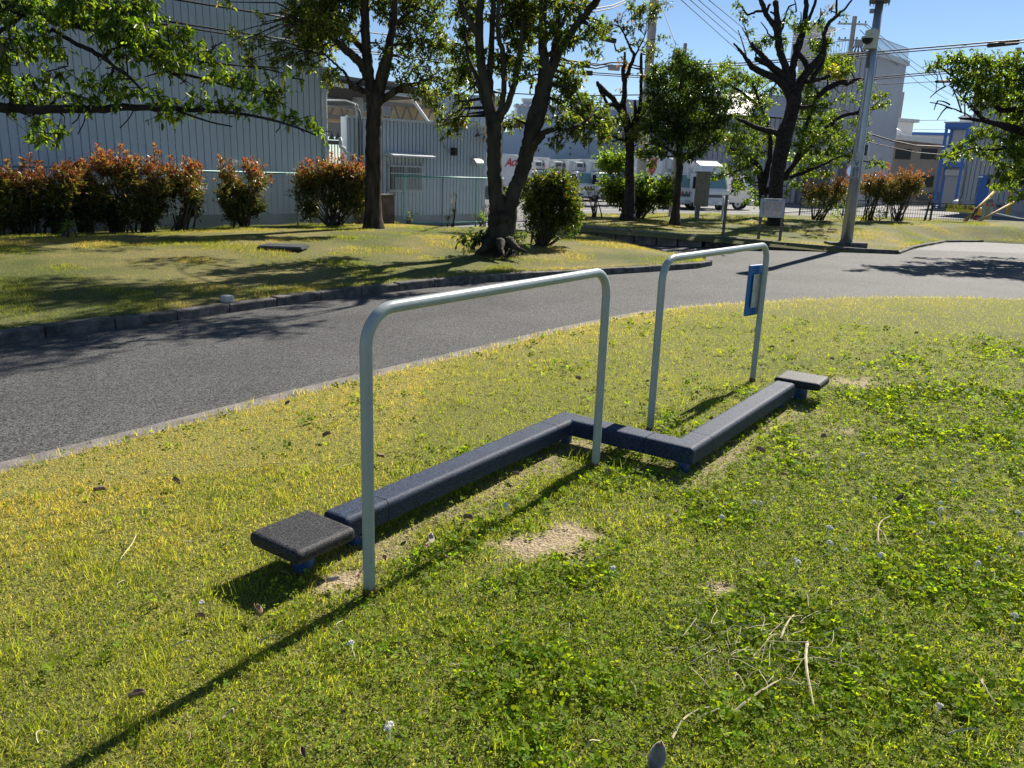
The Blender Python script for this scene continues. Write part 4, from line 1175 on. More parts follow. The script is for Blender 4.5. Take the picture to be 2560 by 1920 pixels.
m = MB(); f.rect(m, 2176, 424, 2199, 432, -1.2); f.rect(m, 2178, 430, 2195, 500, -.9); m.build('porch', m_lwhite, b)
f2 = Face(2180, 104, 2262, 106)
b = thing('white_block', 'small white building with a flat roof behind the beige workshop', 'building', f2(f2.L / 2, 4, f2.z0))
f2.shell(b, m_white, f2.px(2220, 302)[1], 9)
m = MB(); slab(m, -.3, f2.L + .4, -.5, 9, f2.px(2220, 302)[1], f2.px(2220, 294)[1], f2); m.build('parapet', m_lwhite, b)
m = MB(); f2.rect(m, 2229, 326, 2241, 338); m.build('window', m_glass, b)
f3 = Face(2255, 110, 2460, 108)
b = thing('blue_trimmed_building', 'long pale building with a blue band along its roof edge', 'building', f3(f3.L / 2, 4, f3.z0))
f3.shell(b, m_lwhite, f3.px(2310, 337)[1], 9)
m = MB(); slab(m, -.2, f3.L, -.4, 9.1, f3.px(2310, 338)[1], f3.px(2310, 331)[1], f3); m.build('blue_fascia', m_bldblue, b)
m = MB(); z_ = f.px(2271, 345, -2.2)
m.tube([f(f.px(2204, 306, 3)[0], 3, f.px(2204, 306, 3)[1]), f(f.px(2271, 343, -1.5)[0], -1.5, f.px(2271, 343, -1.5)[1])], .22, 8)
o = m.build('roof_pipe', m_white, smooth=True, org=f(4, 0, 4)); tag(o, 'white slanting pipe resting on the curved workshop eave', 'pipe')

# grey ribbed workshop at the right edge, with the blue stair
fR = Face(2413, 62, 2700, 53, -.35)
b = thing('corrugated_workshop', 'grey ribbed workshop with a bright blue door at the right edge', 'building', fR(fR.L / 2, 5, -.35))
ztR = fR.px(2470, 262)[1]
fR.shell(b, mat('mid_grey_cladding', (.36, .38, .40), .55), ztR + 1.2, 14, ribs=.42)
m = MB(); slab(m, .0, fR.L, -.03, .02, -.6, fR.px(2460, 503)[1], fR); m.build('wainscot', m_grey, b)
m = MB(); fR.rect(m, 2444, 438, 2486, 527, -.09); o = m.build('door', m_bldblue, b); o['label'] = 'bright blue steel door'
m = MB(); fR.rect(m, 2470, 446, 2482, 470, -.12, -.095); m.build('door_window', m_glass, o)
m = MB(); fR.rect(m, 2449, 440, 2461, 444, -.12, -.095); m.build('door_plate', m_white, o)
m = MB(); fR.rect(m, 2531, 470, 2590, 533, -.08); m.build('garage_door', mat('garage_slats', (.30, .32, .34), .5, var=.2, vscale=3, stretch=(.01, .01, 6)), b)
m = MB(); m.tube([fR(-.05, -.12, -.4), fR(-.05, -.12, ztR + 1)], .1, 8); m.build('downpipe', m_grey, b, smooth=True)
m = MB(); (q0, z0), (q1, z1) = fR.px(2498, 515, -.1), fR.px(2502, 511, -.1); m.obox(fR(q0, -.15, z0), (.1, 0, 0), (0, .1, 0), (0, 0, .1)); m.build('tap_box', m_dgrey, b)

fS = Face(2348, 76, 2402, 75, -.45)
b = thing('blue_stair_tower', 'bright blue steel stair tower with landing, door and grey shutter below', 'stairs', fS(fS.L / 2, 2, -.45))
def pxz(x, y, t=0): q, z = fS.px(x, y, t); return fS(q, t, z)
DEP = 3.2
zTop = fS.px(2390, 318)[1]; zFl = fS.px(2378, 411)[1]; zRail = fS.px(2378, 370)[1]
q0, q1 = fS.px(2352, 411)[0], fS.px(2405, 411)[0]
for q in (q0, q1):
    for t_ in (0, DEP):
        m = MB(); slab(m, q - .12, q + .12, t_ - .12, t_ + .12, -.6, zTop, fS); m.build('post', m_bldblue, b)
m = MB(); slab(m, q0 - .15, q1 + .25, -.2, DEP + .2, zTop - .05, zTop + .35, fS); m.build('top_beam', m_bldblue, b)
m = MB(); slab(m, q0 - .25, q1 + .5, -.4, DEP + .4, zTop + .36, zTop + .46, fS); m.build('canopy', m_lwhite, b)
m = MB(); slab(m, q0 - .14, q1 + .14, -.16, DEP, zFl - .22, zFl + .18, fS); m.build('landing', m_bldblue, b)
m = MB(); slab(m, q0 + .13, q1 - .13, -.05, 0, zFl + .2, zRail, fS); o = m.build('railing_panel', m_lwhite, b)
m = MB(); slab(m, q0, q1 + .6, DEP + .2, DEP + .4, -.6, zTop, fS); m.build('back_wall', m_lwhite, b)
m = MB(); slab(m, q0 + .75, q1 - .2, DEP + .1, DEP + .2, zFl + .2, zFl + 2.3, fS); o = m.build('door', mat('grey_blue_door', (.35, .42, .46), .4), b)
m = MB(); slab(m, q0 + .1, q1 - .1, DEP - .1, DEP + .19, -.5, fS.px(2378, 440)[1], fS); m.build('roller_shutter', mat('pale_slats', (.36, .38, .40), .5, var=.15, vscale=3, stretch=(.01, .01, 7)), b)
m = MB(); slab(m, q0 + .05, q1, DEP - .2, DEP + .15, fS.px(2378, 438)[1], fS.px(2378, 422)[1], fS); m.build('shutter_box', m_lwhite, b)
m = MB(); zz = zFl; n_ = 9
m.hexa([fS(q1 + .1, 0, zFl - .25), fS(q1 + 2.2, 0, zFl - 1.7), fS(q1 + 2.2, .12, zFl - 1.7), fS(q1 + .1, .12, zFl - .25), fS(q1 + .1, 0, zFl + .18), fS(q1 + 2.2, 0, zFl - 1.25), fS(q1 + 2.2, .12, zFl - 1.25), fS(q1 + .1, .12, zFl + .18)])
m.build('stringer', m_bldblue, b)
m = MB()
for k in range(n_): slab(m, q1 + .15 + k * .22, q1 + .4 + k * .22, .13, 1.2, zFl - .05 - k * .16, zFl - .01 - k * .16, fS)
m.build('step', m_grey, b)
m = MB(); m.hexa([fS(q1 + .14, -.02, zFl + .2), fS(q1 + 2.2, -.02, zFl - 1.2), fS(q1 + 2.2, .0, zFl - 1.2), fS(q1 + .14, .0, zFl + .2), fS(q1 + .14, -.02, zFl + 1.2), fS(q1 + 2.2, -.02, zFl - .25), fS(q1 + 2.2, .0, zFl - .25), fS(q1 + .14, .0, zFl + 1.2)]); m.build('stair_panel', m_lwhite, b)
f4 = Face(2374, 92, 2470, 88)
b = thing('white_parapet_building', 'plain white building top showing above the blue stair tower', 'building', f4(f4.L / 2, 3, -.5))
f4.shell(b, m_white, f4.px(2410, 288)[1], 9)
#@@STREET
# ------------------------------------------------------------------ delivery trucks (local x forward, y left)
def wheel_local(root, x, y, r=.36):
    m = MB(); m.tube([(x, y - .11, r), (x, y + .11, r)], r, 20); o = m.build('wheel', m_tyre, root, smooth=True, angle=40)
    m = MB(); m.tube([(x, y - .118, r), (x, y + .118, r)], r * .55, 14); m.build('rim', m_lwhite, o, smooth=True, angle=40)
    m = MB(); m.tube([(x, y - .125, r), (x, y + .125, r)], r * .2, 8); m.build('hub', m_dgrey, o)


def make_truck(label, loc, rz, box_l=4.2, box_h=2.15, box_w=2.0, unit=True, deflector=False):
    t = thing('delivery_truck', label, 'truck', loc, 'white delivery trucks in the lot', rz=rz)
    hw = .9; cl = 1.55; zc0, zc1 = .42, 2.12
    prof = [(0, zc0), (0.02, 1.12), (-.10, 1.25), (-.42, 2.02), (-.58, zc1), (-cl, zc1), (-cl, zc0)]
    m = MB(); m.extr([(a, -hw, z) for a, z in prof], (0, 2 * hw, 0)); cab = m.build('cab', m_white, t, bevel=.05, segs=2)
    m = MB(); a0 = np.array([-.105, 0, 1.28]); a1 = np.array([-.415, 0, 2.0]); off = np.array([.02, 0, .008])
    m.add([a0 + off + (0, -.8, 0), a0 + off + (0, .8, 0), a1 + off + (0, .72, 0), a1 + off + (0, -.72, 0)], [(0, 1, 2, 3)]); m.build('windscreen', m_tglass, cab)
    for sg in (-1, 1):
        y = sg * (hw + .004)
        m = MB(); m.add([(-.32, y, 1.22), (-1.15, y, 1.22), (-1.15, y, 1.92), (-.56, y, 1.92)], [(0, 1, 2, 3)]); m.build('side_window', m_glass, cab)
        m = MB(); m.box(.005, .035, sg * .72 - .16, sg * .72 + .16, .72, .95); m.build('headlight', m_lens, cab, bevel=.02)
        m = MB(); m.tube([(-.15, sg * .9, 1.5), (.05, sg * 1.1, 1.62)], .015, 6); m.box(.0, .07, sg * 1.1 - .09, sg * 1.1 + .09, 1.35, 1.75); m.build('mirror', m_black, cab)
        m = MB(); m.box(-1.28, -1.16, y - .012, y + .012, .95, 1.0); m.build('door_handle', m_black, cab)
    m = MB(); m.box(.01, .10, -.92, .92, .34, .62); m.build('bumper', m_white, cab, bevel=.03)
    m = MB(); m.box(.025, .045, -.45, .45, .76, .92); m.build('grille', m_dgrey, cab)
    m = MB(); m.box(.10, .115, -.17, .17, .42, .56); m.build('number_plate', m_lwhite, cab)
    m = MB(); m.box(.10, .118, -.8, -.5, .42, .54); m.build('fog_lamp', m_dgrey, cab); m = MB(); m.box(.10, .118, .5, .8, .42, .54); m.build('fog_lamp', m_dgrey, cab)
    m = MB(); m.box(-cl - box_l, -.9, -.42, .42, .42, .66); m.build('chassis', m_black, t)
    bx0 = -cl - .15
    m = MB(); m.box(bx0 - box_l, bx0, -box_w / 2, box_w / 2, .78, .78 + box_h); box = m.build('cargo_box', m_white, t, bevel=.03)
    m = MB()
    for zz in (.80, .78 + box_h - .04): m.box(bx0 - box_l - .01, bx0 + .012, -box_w / 2 - .012, box_w / 2 + .012, zz, zz + .05)
    m.build('rail', m_chrome, box)
    if unit:
        m = MB(); m.box(bx0 + .02, bx0 + .48, -.72, .72, .78 + box_h - .78, .78 + box_h - .12); u = m.build('cooling_unit', m_lwhite, box, bevel=.12, segs=3)
        for k in range(2):
            m = MB(); m.box(bx0 + .47, bx0 + .495, -.5 + k * .55, -.05 + k * .55, .78 + box_h - .5, .78 + box_h - .25); m.build('vent_grille', m_dgrey, u)
    if deflector:
        pr = [(-.45, 2.12), (-.8, 2.62), (-1.5, 2.85), (-1.5, 2.12)]
        m = MB(); m.extr([(a, -.8, z) for a, z in pr], (0, 1.6, 0)); m.build('wind_deflector', m_white, cab, bevel=.08, segs=3)
    for x in (-.72, -cl - box_l * .68):
        for sg in (-1, 1): wheel_local(t, x, sg * .78)
    return t


def tulip(parent, x, y, z, s, side):
    """red tulip print on the box side (side -1 = right-hand side)"""
    yy = y + side * .006
    pts = [(-.5, .3), (-.42, -.2), (0, -.5), (.42, -.2), (.5, .3), (.3, .55), (.14, .32), (0, .6), (-.14, .32), (-.3, .55)]
    m = MB(); m.add([(x + a * s, yy, z + b * s) for a, b in pts], [tuple(range(len(pts)))]); m.build('emblem', m_red, parent)


def leafprint(parent, x, y, z, s, side):
    yy = y + side * .006; m = MB()
    for k in range(3):
        a = k * 2.1 + .5; c = (x + .28 * s * math.cos(a), z + .28 * s * math.sin(a))
        m.add([(c[0] + .3 * s * math.cos(q), yy, c[1] + .24 * s * math.sin(q)) for q in np.linspace(0, 2 * math.pi, 11)[:-1]], [tuple(range(10))])
    m.build('leaf_emblem', m_green, parent)


def front_print(cab):
    for k, (y_, c_) in enumerate(((-.35, m_red), (-.1, m_green), (.15, m_red), (.4, m_green))):
        m = MB(); m.add([(.026, y_ + .09 * math.cos(q), .98 + .11 * math.sin(q)) for q in np.linspace(0, 2 * math.pi, 9)[:-1]], [tuple(range(8))]); m.build('front_emblem', c_, cab)


def kid(o, nm): return [c for c in kids(o) if c.name.split('.')[0] == nm][0]


def lotp(px, Y): p = at(px, 450, Y); return (p[0], p[1], float(lot_z(p[1])))


HD = math.radians(-68)
left = [make_truck('white delivery truck with red tulip print, directly behind the glossy shrub', lotp(1420, 62), HD)]
bx = kid(left[0], 'cargo_box'); tulip(bx, -2.6, -1.0, 2.2, .9, -1); tulip(bx, -2.6, 1.0, 2.2, .9, 1); front_print(kid(left[0], 'cab'))
for ch in kids(bx):
    pass
for px, Y, lab in ((1369, 62.5, 'leftmost white delivery truck, mostly hidden by the leaning tree stem'), (1474, 61.5, 'white delivery truck with open view of its windscreen, right of the glossy shrub'), (1526, 61, 'white delivery truck half hidden by the light green bush')):
    c = copy_tree(left[0]); c.location = lotp(px, Y); c['label'] = lab
dk = make_truck('white truck with roof wind deflector parked behind the front row of trucks', lotp(1362, 72), HD, 7.5, 2.5, 2.3, False, True)
for px, Y, lab in ((1500, 74, 'long silver-topped truck in the second row, behind the tulip trucks'),):
    c = copy_tree(dk); c.location = lotp(px, Y); c['label'] = lab

# big white trailer with the red script
pa_, pb_ = at(1215, 420, 58)[:2], at(1330, 420, 60)[:2]
tu = unit(pb_ - pa_); tn = np.array([-tu[1], tu[0]])
tr = thing('box_trailer', 'big white box trailer with red script lettering seen between the forked tree stems', 'trailer', (*((pa_ + pb_) / 2), float(lot_z(59))))
def TP(q, t, z): p = pa_ + tu * q + tn * t; return np.array([p[0], p[1], z])
Lt = np.linalg.norm(pb_ - pa_); zt_ = at(1275, 385, 58.6)[2]; zb_ = at(1275, 467, 58.6)[2]
m = MB(); slab(m, 0, Lt, 0, 2.4, zb_, zt_, TP); bxo = m.build('cargo_box', m_white, tr, bevel=.03)
m = MB(); slab(m, -.02, Lt + .02, -.02, 2.42, zt_ - .12, zt_ + .01, TP); slab(m, -.02, Lt + .02, -.02, 2.42, zb_ - .02, zb_ + .1, TP); m.build('rail', m_chrome, bxo)
m = MB(); slab(m, .1, Lt - .1, .3, 2.1, zb_ - .45, zb_ - .02, TP); m.build('chassis', m_black, tr)
for q in (.5, Lt - .6):
    m = MB(); m.tube([TP(q, .05, -.12), TP(q, .35, -.12)], .42, 16); m.build('wheel', m_tyre, tr)
q = (at(1284, 405, 59)[:2] - pa_) @ tu; zq = at(1284, 405, 59)[2]
text('lettering', 'Active', .8, TP(q + .25, -.035, zq), np.array([*tu, .12]), (0, 0, 1), m_red, tr, shear=.35, bold=True, spacing=.88)

# right-hand group
RH = math.radians(-72)
rt = make_truck('white box truck with large red tulip on its side, left of the steel cabinet', lotp(1722, 49.5), RH, 4.6, 2.3)
bx = kid(rt, 'cargo_box'); tulip(bx, -2.9, -1.0, 2.45, 1.15, -1); tulip(bx, -3.2, -1.0, 1.6, .5, -1); leafprint(bx, -4.0, -1.0, 1.45, .9, -1); front_print(kid(rt, 'cab'))
rt2 = make_truck('white truck with teal windscreen right of the steel cabinet', lotp(1792, 48.5), RH, 4.2, 2.1, 2.0, False, True)
m = MB(); m.box(-1.71, -1.695, -.6, .6, 2.55, 2.85); kb = kid(rt2, 'cargo_box'); m.build('green_panel', m_green, kb)
rt3 = make_truck('white cab truck turned sideways behind the twin tree trunks', lotp(1884, 53), math.radians(-22), 3.2, 1.9, 1.9, False)
bg_ = make_truck('white truck in the far row behind the steel cabinet', lotp(1800, 62), RH, 6.0, 2.2, 2.2)
# wheel stops and bay lines
for px, y_ in ((1440, 517), (1473, 516.5), (1505, 514), (1531, 513)):
    q = gr(px, y_, -.2); Yq = q[1]; q = gr(px, y_, float(lot_z(Yq)))
    m = MB(); m.prism([(-.42, -.07), (.42, -.07), (.42, .07), (-.42, .07)], 0, .12); o = m.build('wheel_stop', m_dgrey, bevel=.02); o.location = (q[0], q[1], float(lot_z(q[1]))); o.rotation_euler.z = .08
    if px == 1440: lab_ = 'leftmost dark wheel stop in the lot beside the glossy shrub'
    else: lab_ = {1473: 'second dark wheel stop from the left, left of the dead sapling', 1505: 'dark wheel stop just right of the dead sapling', 1531: 'rightmost dark wheel stop beside the light green bush'}[px]
    tag(o, lab_, 'wheel stop', 'dark wheel stops in the parking lot')
m = MB()
for (xa, ya, xb, yb, w_) in ((1400, 525, 1560, 511, .10), (1430, 540, 1600, 529, .10), (1900, 520, 2040, 512, .12)):
    pa2 = gr(xa, ya, -.1); pb2 = gr(xb, yb, -.1); za, zb = float(lot_z(pa2[1])) + .006, float(lot_z(pb2[1])) + .006
    m.add([(pa2[0], pa2[1] - w_, za), (pb2[0], pb2[1] - w_, zb), (pb2[0], pb2[1] + w_, zb), (pa2[0], pa2[1] + w_, za)], [(0, 1, 2, 3)])
m.build('road_marking', m_lotline)['kind'] = 'structure'

# ------------------------------------------------------------------ lamp post
def zr(x, y): return float(z_rl(np.array([x]), np.array([y]))[0])
LY = 18.95; lb = at(2116, 601, LY); lx = lb[0]; lz = zr(lx, LY)
lp = thing('lamp_post', 'tall grey steel lamp post with a dome camera and notice, on a concrete base', 'lamp post', (lx, LY, lz))
m = MB(); m.tube([(lx, LY, lz), (lx, LY, 2.2), (lx, LY, 3.6), (lx, LY, at(2195, 6, LY)[2] + .05)], [.135, .115, .10, .085], 20); m.build('pole', m_pole, lp, smooth=True)
m = MB(); m.tube([(lx, LY, lz - .05), (lx, LY, lz + .12)], .145, 20); m.build('collar', m_dgrey, lp, smooth=True, angle=40)
m = MB(); m.box(lx - .44, lx - .01, LY - .22, LY + .22, lz - .15, lz + .075); m.box(lx + .01, lx + .42, LY - .22, LY + .22, lz - .15, lz + .085); m.build('base_slab', m_kerb, lp, bevel=.015)
zh = at(2195, 6, LY)[2]
m = MB(); m.tube([(lx, LY, zh), (lx, LY, zh + .18)], [.21, .23], 20)
hd = m.build('lamp_head', m_dgrey, lp, smooth=True, angle=40)
for k in range(14):
    a = k * 2 * math.pi / 14; m = MB(); m.tube([(lx + .2 * math.cos(a), LY + .2 * math.sin(a), zh + .01), (lx + .2 * math.cos(a), LY + .2 * math.sin(a), zh - .06)], .006, 4); m.build('spike', m_dgrey, hd)
cp = at(2168, 100, LY - .16); cz_ = cp[2]
m = MB(); m.tube([(lx - .10, LY - .1, cz_ - .17), (lx - .10, LY - .1, cz_ + .2)], [.14, .15], 16); m.tube([(lx - .10, LY - .1, cz_ + .18), (lx - .10, LY - .1, cz_ + .24)], [.12, .06], 16)
ch = m.build('camera_housing', m_cream, lp, smooth=True, angle=40)
m = MB(); c_ = np.array([lx - .24, LY - .22, cz_]); rr = .115
for k in range(6):
    pass
m.tube([c_ + (0, 0, .06), c_ + (0, 0, .02)], [rr * 1.1, rr * 1.15], 16); m.build('dome_cap', m_cream, ch, smooth=True, angle=40)
m = MB(); m.tube([c_ + (0, 0, .018 - rr * math.sin(a)) for a in np.linspace(0, 1.5, 7)], [max(.004, rr * math.cos(a)) for a in np.linspace(0, 1.5, 7)], 16); m.build('dome', m_glass, ch, smooth=True)
m = MB(); m.tube([(lx - .12, LY - .06, cz_ - .2), (lx - .11, LY - .08, cz_ - .55)], .025, 6); m.build('camera_cable', m_dgrey, lp)
bz_ = at(2188, 28, LY)[2]; m = MB(); m.tube([(lx - .14, LY, bz_ - .04), (lx - .14, LY, bz_ + .04)], .05, 10); m.build('sensor', m_grey, lp)
# notices strapped to the pole
def plate(x0, y0, x1, y1, nm):
    yq = LY - .15; p0 = at(x0, y0, yq); p1 = at(x1, y1, yq); m = MB(); m.box(p0[0], p1[0], yq - .006, yq + .006, p1[2], p0[2]); return m.build(nm, m_board, lp, bevel=.003), p0, p1
n1, p0, p1 = plate(2133, 403, 2146, 446, 'camera_notice')
cx_ = (p0[0] + p1[0]) / 2; wv = p1[0] - p0[0]; hv = p0[2] - p1[2]; yq = LY - .158
m_txt = mat('notice_ink', (.03, .035, .05), .6)
for i, chs in enumerate('防犯カメラ'): text('letter', chs, wv * .40, (cx_ + wv * .20, yq, p0[2] - hv * (.46 + i * .105)), (1, 0, 0), (0, 0, 1), m_txt, lp)
for i, chs in enumerate('録画作動'): text('letter', chs, wv * .40, (cx_ - wv * .24, yq, p0[2] - hv * (.46 + i * .125)), (1, 0, 0), (0, 0, 1), m_txt, lp)
for (a, b, c, d) in ((-.25, -.06, .05, .11), (.06, .25, .05, .11), (-.2, .2, .13, .16), (-.1, .1, .18, .24), (-.3, -.1, .33, .36), (.05, .25, .33, .36), (-.35, .35, .95, .97)):
    m = MB(); m.box(cx_ + wv * a, cx_ + wv * b, yq - .001, yq + .002, p0[2] - hv * d, p0[2] - hv * c); m.build('pictogram', m_txt, lp)
plate(2137, 396, 2146, 400, 'small_notice'); plate(2140, 381, 2151, 391, 'upper_notice')

# ------------------------------------------------------------------ notice boards and cabinet
BY = 18.75; x0 = at(1895, 560, BY)[0]; x1 = at(1958, 560, BY)[0]; zb0 = zr((x0 + x1) / 2, BY)
tl = at(1905, 494.5, BY); br_ = at(1962, 546, BY); bl = at(1899, 542, BY); tr_ = at(1963.5, 497.5, BY)
nb_ = thing('notice_board', 'faded grey notice board on two weathered wooden legs beside the path', 'notice board', ((x0 + x1) / 2, BY, zb0))
pl, pr_ = x0 + .06, x1 - .02
for xx in (pl, pr_):
    m = MB(); m.obox((xx, BY + .05, (zb0 + tl[2] + .05) / 2 - .05), (.03, 0, 0), (0, .025, 0), (0, 0, (tl[2] + .05 - zb0) / 2 + .05)); m.build('leg', m_wood, nb_, bevel=.004)
m = MB(); xa, xb = tl[0] - .02, tr_[0] - .0; za, zb2 = br_[2] + .01, tl[2] - .01
m.box(xa, xb, BY - .015, BY + .02, za, zb2); pn = m.build('panel', m_board, nb_, bevel=.004)
wv, hv = xb - xa, zb2 - za
for (a, b) in ((.17, .47), (.54, .86)):
    m = MB(); m.box(xa + wv * a, xa + wv * b, BY - .019, BY - .015, za + hv * .07, za + hv * .80); m.build('paper', m_paper, pn)
m = MB()
for i in range(7): cx_ = xa + wv * (.26 + i * .07); m.box(cx_ - .010, cx_ + .010, BY - .0175, BY - .015, zb2 - hv * .105, zb2 - hv * .05)
for i in range(13):
    cx_ = xa + wv * (.10 + i * .062)
    if .46 < .10 + i * .062 < .55: continue
    z_ = zb2 - hv * .18
    while z_ > za + hv * random.uniform(.12, .5):
        hh = random.uniform(.008, .03); m.box(cx_ - .004, cx_ + .004, BY - .0215, BY - .0155, z_ - hh, z_); z_ -= hh + random.uniform(.004, .012)
m.build('faded_lettering', m_ink, pn)['kind'] = 'stuff'

EY = 18.7; ex = at(1806, 570, EY)[0]; ez = zr(ex, EY)
nb2 = thing('notice_board', 'small notice board turned edge-on between steel cabinet and wider board', 'notice board', (ex, EY, ez))
ed = unit(np.array([.30, 1.0])); tz = at(1812, 490, EY)[2]
for k, q in ((0, -.12), (1, .12)):
    m = MB(); cx_, cy_ = ex + ed[0] * q + .03, EY + ed[1] * q + .0
    m.obox((cx_, cy_, (ez + tz) / 2 - .05), (.025, 0, 0), (0, .025, 0), (0, 0, (tz - ez) / 2 + .08)); m.build('leg', m_wood, nb2, bevel=.004)
m = MB(); pz0, pz1 = at(1806, 553, EY)[2], tz - .02
m.obox((ex - .03, EY, (pz0 + pz1) / 2), (ed[0] * .30, ed[1] * .30, 0), (ed[1] * .012, -ed[0] * .012, 0), (0, 0, (pz1 - pz0) / 2)); m.build('panel', m_board, nb2, bevel=.004)

CY_ = 23.6; cx0 = at(1742, 538, CY_)[0]; cz0 = zr(cx0, CY_)
cb = thing('meter_cabinet', 'tall brown grey steel cabinet on a single post among the trees', 'cabinet', (cx0, CY_, cz0))
zt1, zb1 = at(1748, 431, CY_)[2], at(1748, 516, CY_)[2]
rot = math.radians(-38); ux = np.array([math.cos(rot), math.sin(rot), 0]); uy = np.array([-math.sin(rot), math.cos(rot), 0]); cc_ = np.array([cx0 + .09, CY_, (zt1 + zb1) / 2])
m = MB(); m.obox(cc_, ux * .17, uy * .12, (0, 0, (zt1 - zb1) / 2)); bo = m.build('body', m_cab, cb, bevel=.01)
m = MB(); m.obox(cc_ + (0, 0, (zt1 - zb1) / 2 + .012), ux * .20, uy * .15, (0, 0, .018)); m.build('lid', m_cab, bo, bevel=.006)
m = MB(); m.obox(cc_ - uy * .125 + (0, 0, -.18), ux * .15, uy * .006, (0, 0, (zt1 - zb1) / 2 - .23)); dd = m.build('door', m_cab, bo, bevel=.004)
m = MB(); m.obox(cc_ - uy * .125 + (0, 0, .33), ux * .13, uy * .006, (0, 0, .14)); m.build('upper_door', m_cab, bo, bevel=.004)
m = MB(); m.obox(cc_ - uy * .135 - ux * .11 + (0, 0, -.05), ux * .012, uy * .012, (0, 0, .04)); m.build('handle', m_dgrey, dd)
m = MB(); m.obox((cx0, CY_, (cz0 + zb1) / 2 - .05), (.06, 0, 0), (0, .06, 0), (0, 0, (zb1 - cz0) / 2 + .06)); m.build('post', m_cab, cb)

# ------------------------------------------------------------------ curve mirror, fence, gate things on the right
MY = 36; mx = at(2118, 505, MY)[0]; mc = at(2130, 428, MY); mz = float(lot_z(MY))
cm = thing('traffic_mirror', 'round traffic mirror on an orange post left of the lamp post', 'mirror', (mx, MY, mz))
m = MB(); m.tube([(mx, MY, mz - .1), (mx, MY, mc[2])], .055, 12); m.build('post', m_orange, cm, smooth=True)
m = MB(); m.disc((mx, MY - .10, mc[2]), (0, 1, -.08), .27, .06, 24); o = m.build('mirror_back', m_orange, cm)
m = MB(); m.disc((mx, MY - .112, mc[2]), (0, 1, -.08), .245, .01, 24); m.build('mirror_face', m_mirror, o)
m = MB(); pq0, pq1 = at(2120, 449, MY - .1), at(2130, 468, MY - .1); m.box(mx - .10, mx + .10, MY - .09, MY - .07, pq1[2], pq0[2]); o = m.build('plate', m_white, cm)
for i, chs in enumerate('注意'): text('letter', chs, .17, (mx, MY - .094, pq0[2] - (pq0[2] - pq1[2]) * (.27 + .46 * i)), (1, 0, 0), (0, 0, 1), m_orange, o, bold=True)

FYa, FYb = 27.6, 26.9
xa_, xb_ = at(2000, 530, FYa)[0], at(2440, 545, FYb)[0]
mf = thing('mesh_fence', 'low dark green welded mesh fence at the back edge of the far lawn', 'fence', ((xa_ + xb_) / 2, 27.3, .35))
def MF(k, z): return np.array([xa_ + (xb_ - xa_) * k, FYa + (FYb - FYa) * k, z])
def mzb(k): q = MF(k, 0); return max(zr(q[0], q[1]), .0)
zt0 = at(2300, 507, 27.1)[2]
Lf = xb_ - xa_
m = MB(); n_ = int(Lf / .075)
for i in range(n_ + 1): m.tube([MF(i / n_, mzb(i / n_) + .0), MF(i / n_, zt0)], .0055, 4, cap=False)
for j in range(6): z_ = zt0 - j * .12; m.tube([MF(0, z_), MF(1, z_)], .006 if j else .012, 4)
m.build('wire_mesh', m_meshg, mf)
for k in np.linspace(0, 1, 5):
    if k == 1: continue
    m = MB(); q = MF(k, 0); m.tube([(q[0], q[1] + .03, mzb(k) - .1), (q[0], q[1] + .03, zt0 + .04)], .03, 8); m.build('post', m_meshg, mf)
kq = (at(2316, 530, 27)[0] - xa_) / Lf; m = MB(); q = MF(kq, 0); m.tube([(q[0] + .05, q[1] + .03, mzb(kq) - .1), (q[0] + .12, q[1] + .03, zt0 + .06)], .035, 8); m.build('post', m_meshg, mf)

SY = FYb - .02
a0, a1 = at(2366, 512.5, SY), at(2433, 530, SY)
ys_ = thing('entrance_sign', 'yellow vehicle entrance sign with black Japanese lettering and red arrow on the mesh fence', 'sign', ((a0[0] + a1[0]) / 2, SY, a1[2]))
tilt = math.radians(-1.2); sr = np.array([math.cos(tilt), 0, math.sin(tilt)]); su = np.array([-math.sin(tilt), 0, math.cos(tilt)])
sc_ = np.array([(a0[0] + a1[0]) / 2, SY - .03, (a0[2] + a1[2]) / 2]); sw, sh = (a1[0] - a0[0]) / 2, .115
m = MB(); m.obox(sc_, sr * sw, np.array([0, .008, 0]), su * sh); m.build('panel', m_yellow, ys_)
text('lettering', '車両入口専用', .155, sc_ - sr * sw * .18 + su * .03 + (0, -.011, 0), sr, su, m_black, ys_, bold=True, spacing=.98)
m = MB()
for i in range(26): cq = sc_ - sr * (sw * .92) + sr * (i * sw * 1.62 / 26) - su * .075 + np.array([0, -.009, 0]); m.obox(cq, sr * .007 * random.uniform(.5, 1), np.array([0, .001, 0]), su * .010)
m.build('small_lettering', m_red, ys_)['kind'] = 'stuff'
m = MB(); ac = sc_ + sr * sw * .83 + np.array([0, -.0115, 0])
m.extr([ac + sr * p_ + su * q_ for p_, q_ in ((-.07, -.03), (.0, -.03), (.0, -.065), (.075, 0), (.0, .065), (.0, .03), (-.07, .03))], (0, .002, 0)); m.build('arrow', m_red, ys_)

